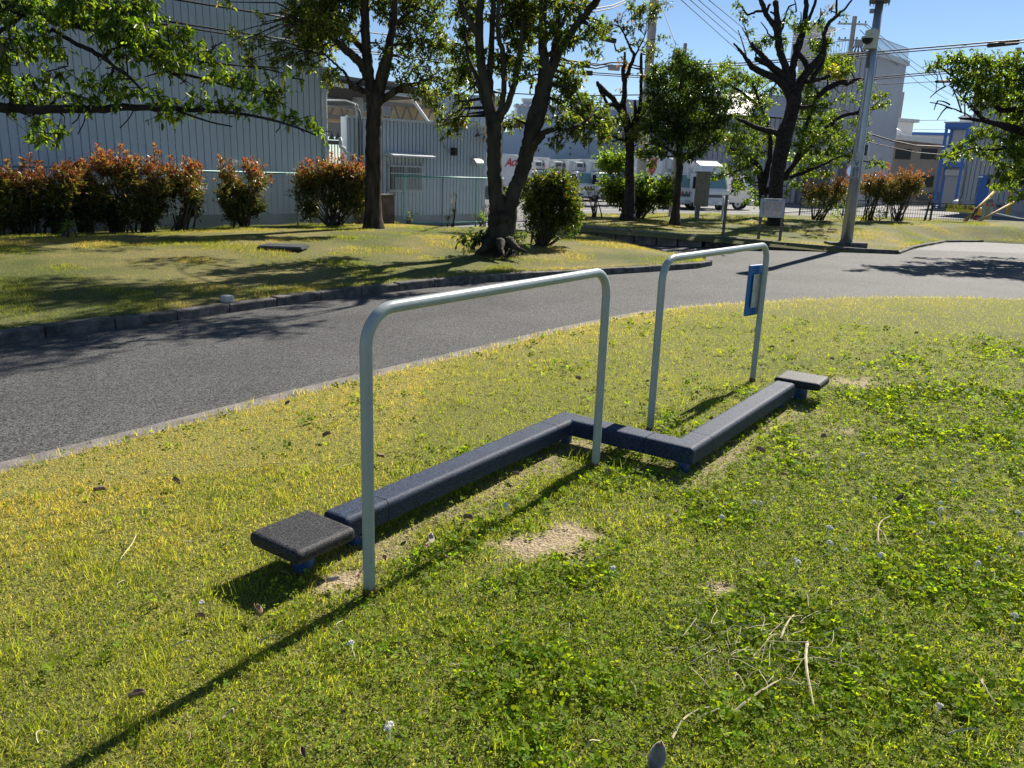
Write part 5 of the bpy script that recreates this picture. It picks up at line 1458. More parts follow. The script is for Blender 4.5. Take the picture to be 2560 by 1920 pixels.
def leaning(label, xa, ya, Ya, xb, yb, Yb, r0, r1, stripe):
    p0, p1 = at(xa, ya, Ya), at(xb, yb, Yb)
    t = thing('barrier_pole', label, 'pole', p0, 'yellow leaning poles at the lot entrance')
    m = MB(); m.tube([p0 - (p1 - p0) * .05, p0 + (p1 - p0) * .5, p1], [r0, (r0 + r1) / 2, r1], 10); m.build('pole', m_ochre, t, smooth=True)
    if stripe:
        m = MB(); d = p1 - p0; m.tube([p0 + d * .28, p0 + d * .44], r0 * 1.25, 10); m.build('sleeve', m_black, t)
leaning('thick yellow leaning pole with a black sleeve at the end of the mesh fence', 2404, 561, 27.3, 2486, 479, 28.2, .06, .045, True)
leaning('thin yellow leaning pole running up to the right below the leaves', 2436, 560, 27.5, 2534, 505, 28.5, .04, .035, False)
def lotq(x, y, Y): q = at(x, y, Y); return q
GY = 30; q = at(2461, 557, GY); zt_ = at(2463, 505, GY)[2]; zb_ = .12
gp = thing('gate_bollard', 'grey entrance bollard with two red lamps beside the yellow poles', 'bollard', (q[0], GY, zb_))
m = MB(); m.box(q[0] - .13, q[0] + .13, GY - .13, GY + .13, zb_ - .3, zt_); m.build('body', mat('mossy_grey_paint', (.25, .27, .20), .7, var=.2, vscale=8), gp, bevel=.03)
m = MB(); m.tube([(q[0], GY - .12, zt_ + .0), (q[0], GY + .12, zt_ + .0)], .13, 16); m.build('cap', m_dgrey, gp, smooth=True, angle=40)
for sx in (-.10, .10):
    m = MB(); m.disc((q[0] + sx, GY - .16, zt_ - .10), (0, 1, 0), .045, .03, 12); m.build('lamp', m_red, gp)
q = at(2443, 528, 28.6)
yb_ = thing('yellow_box', 'yellow plastic box with black band on a red cone beside the entrance sign', 'barrier', (q[0], 28.6, .15))
m = MB(); z0_, z1_ = at(2443, 538, 28.6)[2], at(2443, 519, 28.6)[2]; m.box(q[0] - .10, q[0] + .10, 28.5, 28.7, z0_, z1_); m.build('box', mat('amber_plastic', (.75, .40, .02), .4), yb_, bevel=.015)
m = MB(); m.box(q[0] - .105, q[0] + .105, 28.49, 28.71, z0_ - .05, z0_ - .005); m.build('band', m_black, yb_)
m = MB(); m.tube([(q[0] - .03, 28.6, .1), (q[0], 28.6, z0_ - .05)], [.11, .06], 12); m.build('cone', mat('red_plastic', (.6, .02, .06), .4), yb_, smooth=True, angle=50)
m = MB(); a_ = at(2465, 528, 30); b_ = at(2640, 553, 28); m.tube([a_, a_ * .5 + b_ * .5 - (0, 0, .08), b_], .018, 6); o = m.build('rope', m_white, smooth=True, org=a_); tag(o, 'white rope strung across the lot entrance from the bollard', 'rope')
q0, q1 = at(2520, 532, 50), at(2522, 475, 50); m = MB(); m.tube([(q0[0], 50, q0[2] - .1), (q0[0], 50, q1[2])], .13, 12); o = m.build('pipe_bollard', m_ochre, smooth=True, org=q0, angle=40); tag(o, 'ochre pipe bollard in front of the grey garage door', 'bollard')
vm = thing('parked_car', 'pale car hood showing behind the blue stair tower posts', 'car', lotp(2452, 67), rz=math.radians(180))
m = MB(); prof = [(-1.6, .3), (-1.65, .8), (-1.2, 1.0), (-.7, 1.45), (.6, 1.5), (1.3, 1.0), (1.65, .85), (1.7, .3)]
m.extr([(a, -.72, z) for a, z in prof], (0, 1.44, 0)); bd = m.build('body', m_lwhite, vm, bevel=.1, segs=3)
m = MB(); m.add([(.68, -.6, 1.47), (.68, .6, 1.47), (1.28, .64, 1.04), (1.28, -.64, 1.04)], [(0, 1, 2, 3)]); m.build('windscreen', m_glass, bd).location = (.02, 0, .01)
for x_ in (-1.05, 1.05):
    for sg in (-1, 1): wheel_local(vm, x_, sg * .66, .3)

# ------------------------------------------------------------------ utility poles and cables
def pole(label, base, top, Y, r0, r1, arms=(), matl=None):
    p0 = at(*base, Y); p1 = at(*top, Y); t = thing('utility_pole', label, 'utility pole', (p0[0], Y, p0[2]), None)
    m = MB(); m.tube([(p0[0], Y, min(p0[2], zr(p0[0], Y) if Y < 28 else float(lot_z(Y))) - .2), (p0[0], Y, p1[2])], [r0, r1], 14); m.build('pole', matl or m_cpole, t, smooth=True, angle=40)
    for (xa, xb, y_) in arms:
        a, b = at(xa, y_, Y), at(xb, y_, Y); m = MB(); m.obox((a + b) / 2, ((b[0] - a[0]) / 2, 0, 0), (0, .05, 0), (0, 0, .055)); o = m.build('cross_arm', m_lwhite, t)
        for k in np.linspace(.06, .94, 5):
            q = a + (b - a) * k; m = MB(); m.tube([q + (0, 0, .05), q + (0, 0, .14), q + (0, 0, .2)], [.03, .06, .04], 8); m.build('insulator', m_dgrey, o)
    return t, p0[0]
pole('thick concrete utility pole behind the pruned tree, rising out of the picture', (1601, 470), (1630, -40), 33, .20, .16)
pole('thin concrete pole with flat top standing in the dense tree', (1678, 535), (1698, 108), 24.2, .085, .05)
t, ux_ = pole('utility pole with two cross arms and a cutout switch near the roof tower', (2087, 420), (2110, 40), 60, .22, .15, ((2094, 2168, 60), (2094, 2160, 100)))
q = at(2148, 106, 60); m = MB(); m.box(q[0] - .25, q[0] + .25, 59.8, 60.2, q[2] - .3, q[2] + .15); o = m.build('switch_box', m_grey, t)
for k in range(5): m = MB(); m.tube([q + (-.3 + .15 * k, 0, -.3), q + (-.8 + .4 * k, 0, -.95 - .2 * math.sin(k * 1.57))], [.05, .09], 6); m.build('bushing', m_dgrey, o)
t, _ = pole('distant utility pole with short arms over the beige workshop', (2232, 400), (2244, 230), 110, .26, .2, ((2236, 2258, 236), (2234, 2256, 266)))
pole('utility pole rising behind the crown of the right cherry tree', (2490, 430), (2504, 118), 48, .2, .16)


def cable(label, pts, r=.02, double=False):
    """pts = pixel x, y and distance of each support point"""
    P = [at(x, y, Y) for x, y, Y in pts]; Q = []
    for i in range(len(P) - 1):
        for k in range(6):
            t = k / 6; p = P[i] * (1 - t) + P[i + 1] * t; Q.append(p)
    Q.append(P[-1]); m = MB(); m.tube(Q, r, 5)
    if double: m.tube([q + (0, .05, -r * 3.2) for q in Q], r * .9, 5)
    o = m.build('overhead_cable', m_cable, smooth=True, org=Q[0]); tag(o, label, 'cable', 'overhead cables'); return o
def onW(px, py): d = ray(px, py); k = ((EYEP[:2] - F0) @ N2 * -1 + .3) / (d[:2] @ N2); return (px, py, (d * k)[1])
cable('upper black cable crossing in front of the warehouse wall', [onW(300, -24), onW(447, 0), onW(712, 43), (867, 74, 24), (965, 86, 27), (1200, 130, 30), (1610, 172, 33)], .02)
cable('lower double black cable crossing in front of the warehouse wall', [onW(200, 20), onW(378, 47), onW(720, 100), (867, 119, 24), (910, 126, 26), (1200, 163, 30), (1610, 190, 33)], .019, True)
cable('thick double cable from the roof tower to the top of the right tree', [(1622, 170, 33), (1740, 161, 36), (1860, 157, 38), (2149, 133, 36), (2353, 116, 34), (2470, 106, 33), (2600, 96, 32)], .028, True)
cable('second cable below it running into the right tree crown', [(1622, 200, 33), (1900, 196, 38), (2110, 200, 38), (2291, 184, 36), (2385, 177, 35), (2600, 170, 34)], .024, True)
cable('thin single cable ending in a splice case left of the right tree', [(2040, 219, 40), (2206, 211, 38), (2338, 204, 36), (2600, 196, 34)], .014)
for i, (xa, ya, xb, yb) in enumerate(((1690, -12, 1846, 128), (1712, -12, 1850, 108), (1735, -10, 1860, 98), (1760, -10, 1880, 88))):
    cable(('lowest', 'second', 'third', 'highest')[i] + ' of four thin wires slanting down the open sky above the dense tree', [(xa, ya, 34), (xb, yb, 52), (xb + 240, yb + (60 - yb) * .6, 60)], .016)
for i, (xa, ya, xb, yb) in enumerate(((2166, 60, 2345, 200), (2160, 62, 2338, 214), (2150, 75, 2300, 210))):
    cable(('upper', 'middle', 'lower')[i] + ' thin wire fanning from the cross arms towards the right tree', [(xa, ya, 60), ((xa + xb) / 2, (ya + yb) / 2 + 4, 75), (xb, yb, 90), (xb + 70, yb + 40, 100)], .022)
cable('far thin line strung above the blue trimmed roof', [(2195, 299, 112), (2280, 301, 112), (2366, 300, 112)], .04)
cable('faint lower line just above the blue trimmed roof', [(2195, 322, 112), (2280, 324, 112), (2366, 323, 112)], .03)
cable('grey cable sagging across the beige workshop wall towards the stair tower', [(2160, 330, 60), (2230, 352, 60), (2290, 364, 62), (2360, 367, 66)], .05)
cable('thin cable sagging below it across the dark workshop windows', [(2160, 352, 60), (2230, 369, 60), (2290, 381, 62), (2350, 386, 66)], .03)
cable('thin guy wire dropping to the flat-topped concrete pole', [(1655, 12, 33), (1660, 30, 32), (1690, 112, 24.4)], .012)
cable('looped cable between the forked tree and the thick utility pole', [(1395, 146, 30), (1460, 157, 31), (1490, 164, 31.5), (1530, 156, 32), (1560, 156, 32.5), (1606, 168, 33)], .03, True)
cable('slack cable bowed across the sky right of the leaning limb', [(1480, 23, 22), (1530, 14, 25), (1580, -6, 28)], .02, True)
cable('thin line level with the depot roof between the trees', [(1240, 231, 36), (1345, 237, 35), (1470, 239, 34), (1610, 237, 33)], .022)
def closure(label, xa, ya, xb, yb, Y, h, matl=m_black):
    a, b = at(xa, ya, Y), at(xb, yb, Y); m = MB(); d = (b - a); m.tube([a, a + d * .04, a + d * .96, b], [h * .6, h, h, h * .6], 10)
    o = m.build('splice_case', matl, smooth=True, org=a, angle=50); tag(o, label, 'cable box', 'splice cases on the overhead cables')
closure('long dark splice case on the thick cable above the right tree', 2468, 114, 2548, 106, 32.8, .085)
closure('thin splice case with ridges at the left edge of the right tree', 2338, 204, 2398, 203, 36, .06)
closure('long black splice case above the grey one near the utility pole', 1498, 93, 1541, 103, 32, .10)
closure('square black splice case left of the grey one', 1458, 160, 1476, 163, 31, .12)
closure('grey splice case hanging between forked tree and utility pole', 1520, 168, 1550, 170, 32, .11, m_grey)
closure('lower black splice case behind the leaves by the forked tree', 1452, 182, 1482, 183, 31, .09)
#@@PLANTS
# ------------------------------------------------------------------ trees and shrubs
CAMPHOR = [(.045, .075, .014, 3), (.085, .125, .02, 4), (.16, .19, .035, 3), (.24, .25, .055, 1.4), (.16, .08, .025, .25)]
CAMPH_Y = [(.07, .11, .018, 2), (.15, .19, .03, 4), (.24, .25, .06, 3)]
EVERG = [(.030, .060, .014, 4), (.06, .105, .02, 4), (.11, .155, .03, 2.5), (.18, .20, .045, 1)]
CHERRY = [(.055, .105, .016, 3), (.10, .16, .02, 4), (.16, .22, .025, 3)]
CHERRY_T = [(.06, .105, .02, 3), (.10, .16, .025, 4), (.17, .22, .035, 2.6)]
YELLOW = [(.35, .30, .03, 2), (.15, .19, .03, 2)]
BROWN = [(.20, .11, .04, 3), (.10, .10, .03, 2)]
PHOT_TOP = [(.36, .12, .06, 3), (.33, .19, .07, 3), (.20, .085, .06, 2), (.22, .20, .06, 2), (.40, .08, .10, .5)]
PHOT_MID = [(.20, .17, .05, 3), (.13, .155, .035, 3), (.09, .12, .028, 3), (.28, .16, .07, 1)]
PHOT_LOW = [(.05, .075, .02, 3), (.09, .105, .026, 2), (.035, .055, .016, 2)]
SHINY = [(.04, .07, .018, 3), (.085, .11, .026, 3), (.16, .16, .035, 2), (.24, .19, .06, .5)]
LIGHTG = [(.10, .17, .025, 3), (.16, .24, .04, 3), (.06, .11, .018, 2)]


def clump_leaves(C, R, n, L, pal, droop=.3, flat=.8, updir=0.0, twigs=None, wr=.42, grav=.5):
    """leaves set along short twigs that fill an ellipsoid; returns pos, axis, normal, length, colour"""
    per = 9; k = max(2, int(n / per))
    d = unit(rng.normal(0, 1, (k, 3))); rad = rng.uniform(.15, 1, k) ** .55
    org = C + d * (rad * R)[:, None] * np.array([1, 1, flat])
    ax = unit(d * .8 + rng.normal(0, .6, (k, 3)) + np.array([0, 0, updir])); ln = L * rng.uniform(2.2, 3.8, k)
    t = rng.uniform(0, 1, (k, per)); pos = org[:, None] + ax[:, None] * (ln[:, None] * (t - .5))[..., None]
    if twigs is not None:
        for i in range(0, k, 3): twigs.append((org[i] - ax[i] * ln[i] * .6, org[i] + ax[i] * ln[i] * .5))
    a = unit(ax[:, None] * .7 + rng.normal(0, .75, (k, per, 3)) + np.array([0, 0, updir - grav * .5])); a[..., 2] -= grav * .3; a = unit(a)
    nr = unit(rng.normal(0, .55, (k, per, 3)) + np.array([0, 0, 1.0]))
    m = k * per
    tw = np.repeat(rng.normal(0, .18, (k, 1)), per, 1).reshape(m, 1)
    col = np.clip(pick(pal, m) * (1 + tw), .004, 1)
    return pos.reshape(m, 3), a.reshape(m, 3), nr.reshape(m, 3), L * rng.uniform(.65, 1.2, m), col


def nearest_limb(limbs, C):
    best = None; bd = 1e9
    for P, r in limbs:
        for p, q in zip(P, r):
            d = np.linalg.norm(p - C) + (0.6 if p[2] > C[2] + .3 else 0)
            if d < bd: bd = d; best = (p, q)
    return best


def tree(label, Y, base, limbs, clumps, L=.085, dens=.12, pal=CAMPHOR, leafm=None, bark=None, group=None, name='tree', hexa=False, flare=True, wob=.022, twr=.012, cat='tree', rscale=1.0, depth=1.0, sub=8, wr=.42, grav=.5, zbase=None, links=True):
    p0 = at(*base, Y); root = thing(name, label, cat, p0, group)
    m = MB(); Ls = []
    for li, lm in enumerate(limbs):
        dy0, dy1, pts = lm
        P = []; R = []
        for i, (x, y, wpx) in enumerate(pts):
            t = i / max(1, len(pts) - 1); YY = Y + dy0 + (dy1 - dy0) * t; P.append(at(x, y, YY)); R.append(wpx / 2 * YY / FPX)
        if len(P) > 2:
            PR = [np.array([*p, r]) for p, r in zip(P, R)]; PR = smooth_line(PR, 4)
            P = [q[:3] + (rng.normal(0, .007, 3) if 0 < i < len(PR) - 1 else 0) * (q[3] > .02) for i, q in enumerate(PR)]; R = [max(.006, q[3]) for q in PR]
        if li == 0 and flare:
            dn = P[0] - np.array([0, 0, .25]); P = [dn] + P; R = [R[0] * 1.35] + R
        m.tube(P, R, 14 if max(R) > .1 else 8, wob=wob); Ls.append((P, R))
    Vs = []; As = []; Ns = []; Lls = []; Cs = []; tw = []
    for c in clumps:
        x, y, r = c[:3]; dy = c[3] if len(c) > 3 else 0; pl = c[4] if len(c) > 4 and c[4] else pal; k = c[5] if len(c) > 5 else 1
        Yc = Y + dy; C = at(x, y, Yc); R = r * Yc / FPX * rscale
        a, b, cc, d, e = clump_leaves(C, R, dens * r * r * k + 14, L, pl, twigs=tw, wr=wr, grav=grav)
        Vs.append(a); As.append(b); Ns.append(cc); Lls.append(d); Cs.append(e)
        if links and Ls:
            p, q = nearest_limb(Ls, C)
            if np.linalg.norm(p - C) < 2.6:
                mid = (p + C) / 2 + np.array([rng.normal(0, .08), rng.normal(0, .08), .12 * np.linalg.norm(p - C)])
                m.tube([p, mid, C], [min(q * .6, .03), twr, twr * .5], 5)
    for a, b in tw: m.tube([a, (a + b) / 2 + rng.normal(0, .01, 3), b], [.005, .004, .002], 3, cap=False)
    m.build('trunk', bark or m_bark, root, smooth=True)
    V, Fs, pv = leaf_arrays(np.concatenate(Vs), np.concatenate(As), np.concatenate(Ns), np.concatenate(Lls), wr, .28, hexa)
    np_obj('crown', V, Fs, leafm or m_leaf, root, tint=np.repeat(np.concatenate(Cs), pv, 0))
    return root


# forked camphor in the middle left
tree('tall dark forked tree standing left of the annex window, with mossy low side limb', 16.9, (934, 562),
     [(0, 0, [(934, 564, 52), (933, 540, 44), (933, 480, 40), (933, 398, 40), (934, 330, 37), (935, 289, 37), (936, 250, 38), (926, 215, 26), (920, 165, 25), (916, 120, 22), (914, 69, 21), (911, 0, 18), (908, -160, 14)]),
      (0, -.3, [(940, 262, 30), (949, 225, 28), (957, 184, 30), (966, 149, 24), (976, 100, 19), (985, 40, 15), (990, -60, 11)]),
      (0, -.6, [(920, 200, 20), (909, 173, 20), (895, 152, 20), (880, 138, 20), (864, 125, 19), (845, 106, 14), (829, 94, 10), (805, 69, 6)]),
      (0, .5, [(916, 140, 15), (902, 118, 15), (881, 94, 14), (860, 69, 12), (843, 52, 7), (825, 30, 5)]),
      (0, -.7, [(945, 245, 15), (930, 236, 15), (916, 229, 15), (895, 222, 14), (878, 217, 13), (872, 205, 8), (868, 190, 7), (853, 173, 6), (829, 152, 5), (815, 139, 4)]),
      (-.2, -.3, [(890, 211, 7), (905, 199, 6), (922, 184, 5)]),
      (0, -.5, [(942, 262, 18), (955, 250, 17), (982, 232, 16), (1010, 217, 13), (1044, 208, 9), (1072, 196, 5)]),
      (0, .4, [(914, 60, 14), (908, 35, 14), (898, 0, 12), (890, -50, 10)]),
      (0, .8, [(984, 75, 9), (1000, 50, 9), (1037, 17, 8), (1060, -20, 6)])],
     [(800, 40, 52), (755, 40, 34), (740, 75, 28), (850, 30, 45), (790, 95, 42), (845, 85, 38), (760, 110, 30), (815, 130, 28, 0, CAMPH_Y), (870, 20, 30), (735, 20, 30), (720, 48, 20), (800, -20, 60), (860, -30, 50), (780, 60, 40, -.6, CAMPH_Y), (830, 60, 40, -.6, CAMPH_Y),
      (700, 115, 22, -.5, CAMPH_Y), (728, 140, 24, -.4), (758, 150, 26, -.3), (690, 150, 20, -.6), (775, 165, 14, -.4, CAMPH_Y), (650, 95, 16, -.6, CAMPH_Y), (625, 120, 16, -.7), (588, 80, 16, -.8, CAMPH_Y), (655, 35, 8, -.8, CAMPH_Y), (660, 55, 6, -.8), (570, 5, 12, -.8, CAMPH_Y), (620, 150, 18, -.7), (600, 105, 12, -.7),
      (830, 188, 26, -.5, CAMPH_Y), (815, 200, 14, -.5), (795, 60, 50, .8), (870, 100, 18), (905, 150, 8), (940, 110, 10), (905, 75, 8), (1005, 60, 38, .4), (975, 20, 30, .4), (1045, 40, 34, .6), (1010, 110, 34, .5), (975, 165, 26, 0), (960, 125, 18, -.3), (1050, 100, 38, .5), (1085, 60, 34, .7), (1090, 130, 36, .5),
      (1030, 160, 30, .4), (1070, 185, 34, .2), (1110, 100, 30, .6), (1000, 200, 14, -.3, CAMPH_Y), (1015, 195, 16, -.4, CAMPH_Y), (1055, 232, 28, -.4, CAMPH_Y), (1085, 248, 22, -.4, CAMPH_Y), (1110, 225, 26, .1), (1095, 270, 14, 0), (1125, 180, 30, .4), (1130, 215, 18, .4), (955, 30, 22, .2), (1020, 10, 34, .6), (1080, 10, 34, .7), (950, 0, 30), (1000, -30, 50, .5), (900, -40, 60, .4)] + [(rng.uniform(740, 1110), rng.uniform(-560, -40), rng.uniform(45, 75), rng.uniform(-1.6, 1.6), None, .28) for _ in range(34)],
     L=.088, dens=.30, bark=m_bark, twr=.014)

# the big leaning two-stem tree
tree('large two-stemmed grey tree with flaring roots in the middle of the island', 13.5, (1252, 618),
     [(0, 0, [(1245, 620, 92), (1247, 602, 76), (1250, 570, 64), (1250, 545, 62), (1246, 520, 46), (1240, 480, 38), (1237, 443, 36), (1236, 400, 36), (1236, 354, 36), (1237, 315, 38), (1232, 296, 34), (1222, 255, 25), (1211, 200, 22), (1202, 150, 21), (1198, 69, 19), (1201, 0, 17), (1204, -90, 14)]),
      (0, .1, [(1258, 590, 60), (1266, 550, 50), (1275, 514, 40), (1288, 475, 37), (1300, 443, 36), (1311, 405, 37), (1319, 378, 38), (1329, 336, 40), (1338, 300, 44), (1350, 260, 40), (1358, 225, 38), (1363, 194, 36), (1360, 150, 24), (1357, 110, 21), (1358, 35, 18), (1359, -60, 14)]),
      (.1, .3, [(1364, 210, 28), (1376, 178, 25), (1386, 149, 24), (1391, 110, 20), (1393, 60, 17), (1394, 0, 15), (1395, -70, 12)]),
      (.2, -.3, [(1388, 160, 18), (1400, 128, 18), (1415, 104, 18), (1432, 76, 17), (1446, 58, 17), (1460, 42, 16), (1475, 22, 17), (1487, 7, 17), (1504, -16, 14)]),
      (.2, .4, [(1400, 70, 9), (1408, 55, 10), (1418, 35, 10), (1435, 0, 9), (1450, -40, 7)]),
      (0, .3, [(1234, 298, 24), (1228, 240, 17), (1224, 194, 15), (1227, 139, 14), (1230, 80, 13), (1233, 0, 12), (1235, -60, 9)]),
      (0, -.3, [(1244, 300, 18), (1252, 280, 15), (1258, 240, 13), (1260, 200, 13), (1260, 150, 13), (1253, 115, 12), (1247, 95, 11), (1245, 52, 10), (1248, 0, 9), (1250, -50, 7)]),
      (0, -.4, [(1246, 304, 18), (1258, 280, 17), (1276, 243, 16), (1287, 205, 15), (1297, 160, 14), (1301, 130, 13), (1304, 87, 9), (1306, 50, 6)]),
      (0, -.3, [(1200, 100, 15), (1194, 88, 17), (1185, 72, 17), (1172, 52, 14), (1163, 33, 13), (1152, 8, 12), (1151, 6, 11)]),
      (0, .3, [(1226, 288, 16), (1214, 268, 14), (1203, 236, 13), (1195, 205, 12), (1187, 180, 11), (1175, 156, 9), (1168, 125, 7), (1165, 97, 6), (1160, 70, 5)]),
      (0, -.5, [(1326, 372, 16), (1333, 366, 18), (1341, 357, 17), (1352, 344, 16), (1364, 331, 14), (1386, 324, 11), (1407, 325, 8), (1432, 318, 6), (1455, 312, 4)]),
      (0, .1, [(1366, 138, 9), (1376, 134, 13), (1386, 136, 10)]),
      (.1, .6, [(1285, 204, 6), (1310, 198, 5), (1340, 186, 4), (1365, 190, 3)]),
      (-.3, -.7, [(1226, 606, 30), (1212, 620, 18), (1188, 634, 4)]), (-.3, -.7, [(1272, 604, 30), (1290, 619, 16), (1316, 630, 4)]), (-.5, -.9, [(1250, 604, 26), (1254, 624, 12), (1260, 640, 3)])],
     [(1300, 50, 32, .5), (1270, 70, 22, .4), (1325, 40, 30, .5), (1320, 90, 28, .5), (1290, 110, 30, .6), (1340, 150, 16, .4), (1275, 150, 26, .5), (1300, 160, 20, -.3), (1225, 40, 14, .5), (1180, 40, 22, .7), (1160, 80, 26, .6), (1150, 130, 26, .6), (1180, 120, 18, .5), (1165, 165, 26, .5), (1185, 200, 20, .4), (1150, 200, 20, .6), (1210, 130, 10), (1245, 140, 16, .4), (1240, 170, 16, .5),
      (1330, 200, 10, .3), (1295, 190, 14, -.3), (1250, 250, 10, .4), (1290, 20, 36, .5), (1330, 5, 34, .4), (1270, -10, 40, .5), (1180, 0, 26, .6), (1150, 30, 20, .6), (1380, 60, 16, -.3), (1375, 85, 16, -.4), (1400, 88, 16, -.3), (1420, 60, 12), (1440, 20, 20), (1465, 10, 14), (1410, 10, 18), (1375, 10, 16), (1350, 70, 14, -.4), (1420, 115, 12, -.4),
      (1440, 95, 14, -.3), (1468, 80, 14, -.2), (1490, 60, 16, -.2), (1505, 78, 14, 0), (1480, 100, 10, -.2), (1485, 135, 10, -.2), (1460, 45, 10), (1400, 200, 20, .3), (1420, 180, 20, .3), (1445, 165, 14, .3, CAMPH_Y), (1415, 225, 26, .3), (1440, 210, 18, .3), (1395, 250, 16, .3), (1430, 250, 20, .4), (1455, 235, 12, .4), (1380, 270, 10, .2), (1400, 300, 14, -.4), (1425, 300, 20, -.3), (1450, 280, 22, .2), (1470, 265, 20, .3), (1490, 290, 24, .3), (1510, 300, 20, .4), (1465, 315, 22, 0), (1440, 330, 18, -.3),
      (1395, 345, 8, -.5), (1385, 355, 9, -.5), (1405, 362, 7, -.5), (1495, 320, 16, .2), (1470, 345, 12, 0), (1505, 340, 14, .3), (1260, 310, 14, .6), (1280, 305, 12, .5), (1300, 300, 10, .6), (1370, 300, 8, .3), (1110, 295, 12, .5), (1140, 290, 14, .6), (1130, 310, 12, .6), (1160, 300, 12, .6), (1145, 320, 12, .5), (1100, 310, 9, .6), (1120, 330, 9, .5), (1170, 255, 14, .5), (1145, 240, 16, .5),
      (1160, 602, 16, -.3, EVERG, .8), (1185, 598, 16, -.3, EVERG, .8), (1205, 590, 14, -.2, EVERG, .8), (1290, 598, 12, -.2, EVERG, .8), (1302, 590, 10, -.1, EVERG, .8)] + [(rng.uniform(1080, 1500), rng.uniform(-620, -40), rng.uniform(45, 80), rng.uniform(-1.8, 1.8), None, .26) for _ in range(38)],
     L=.10, dens=.33, bark=m_bark2, twr=.011, wr=.34)

# pruned tree by the utility pole
tree('pruned dark tree with knobbly stubs and tufted shoots in front of the utility pole', 21.6, (1571, 540),
     [(0, 0, [(1570, 540, 40), (1572, 520, 30), (1574, 470, 24), (1574, 423, 22), (1575, 380, 21), (1573, 340, 21), (1566, 305, 19), (1560, 280, 16), (1558, 255, 14), (1561, 231, 12), (1562, 200, 11), (1570, 182, 9), (1576, 165, 9), (1585, 142, 8), (1578, 125, 6), (1572, 112, 5), (1562, 88, 4), (1549, 66, 3)]),
      (0, 0, [(1560, 205, 8), (1557, 190, 8), (1558, 175, 10), (1562, 155, 7), (1562, 130, 5)]),
      (0, -.5, [(1562, 300, 16), (1553, 280, 14), (1540, 263, 13), (1525, 262, 10), (1512, 264, 11)]),
      (0, -.7, [(1548, 272, 12), (1535, 250, 13), (1518, 235, 13), (1505, 222, 13), (1497, 214, 11), (1493, 206, 7)]),
      (0, -.4, [(1520, 262, 8), (1512, 245, 7), (1503, 232, 7), (1498, 222, 6)]),
      (0, .5, [(1574, 335, 14), (1590, 300, 10), (1601, 262, 9), (1603, 200, 8), (1603, 145, 7), (1606, 120, 3)]),
      (0, .2, [(1578, 320, 9), (1586, 295, 8), (1588, 275, 8), (1588, 250, 6)]),
      (0, .1, [(1585, 145, 5), (1595, 125, 4), (1605, 105, 3), (1612, 90, 2)]), (0, -.3, [(1549, 130, 4), (1540, 125, 4), (1536, 110, 3)]), (0, -.5, [(1574, 345, 10), (1555, 350, 7), (1540, 345, 5), (1520, 338, 3)])],
     [(1562, 155, 14, 0, BROWN), (1570, 185, 8, 0, BROWN), (1555, 120, 8, 0), (1500, 62, 14), (1515, 80, 12), (1525, 58, 10), (1545, 50, 9, 0, BROWN), (1560, 65, 12), (1580, 75, 10), (1590, 40, 18, .5), (1610, 20, 22, .6), (1635, 25, 18, .5), (1625, 45, 14, .4), (1580, 15, 16, .4), (1655, 10, 14, .5), (1595, 100, 9, 0), (1605, 65, 9, .2, BROWN), (1575, 110, 7), (1640, 120, 11, .4), (1630, 140, 11, .4), (1655, 95, 9, .4), (1618, 110, 7), (1610, 190, 7, .2, BROWN), (1620, 130, 9), (1600, 300, 20), (1565, 290, 14, -.3, CAMPH_Y), (1580, 330, 18, -.3, CAMPH_Y), (1565, 345, 14), (1590, 345, 16), (1545, 330, 12), (1605, 325, 18),
      (1540, 300, 12), (1555, 310, 12), (1540, 350, 9), (1520, 345, 10), (1500, 255, 8, -.4, CAMPH_Y), (1515, 290, 10, -.2), (1555, 230, 8, 0, BROWN), (1548, 262, 7, 0, CAMPH_Y), (1590, 310, 18, .3), (1625, 310, 18, .3), (1515, 325, 14), (1528, 310, 12), (1530, 365, 8), (1620, 360, 12), (1600, 375, 8, 0, CAMPH_Y), (1500, 350, 8)],
     L=.10, dens=.34, bark=m_bark3, twr=.010)

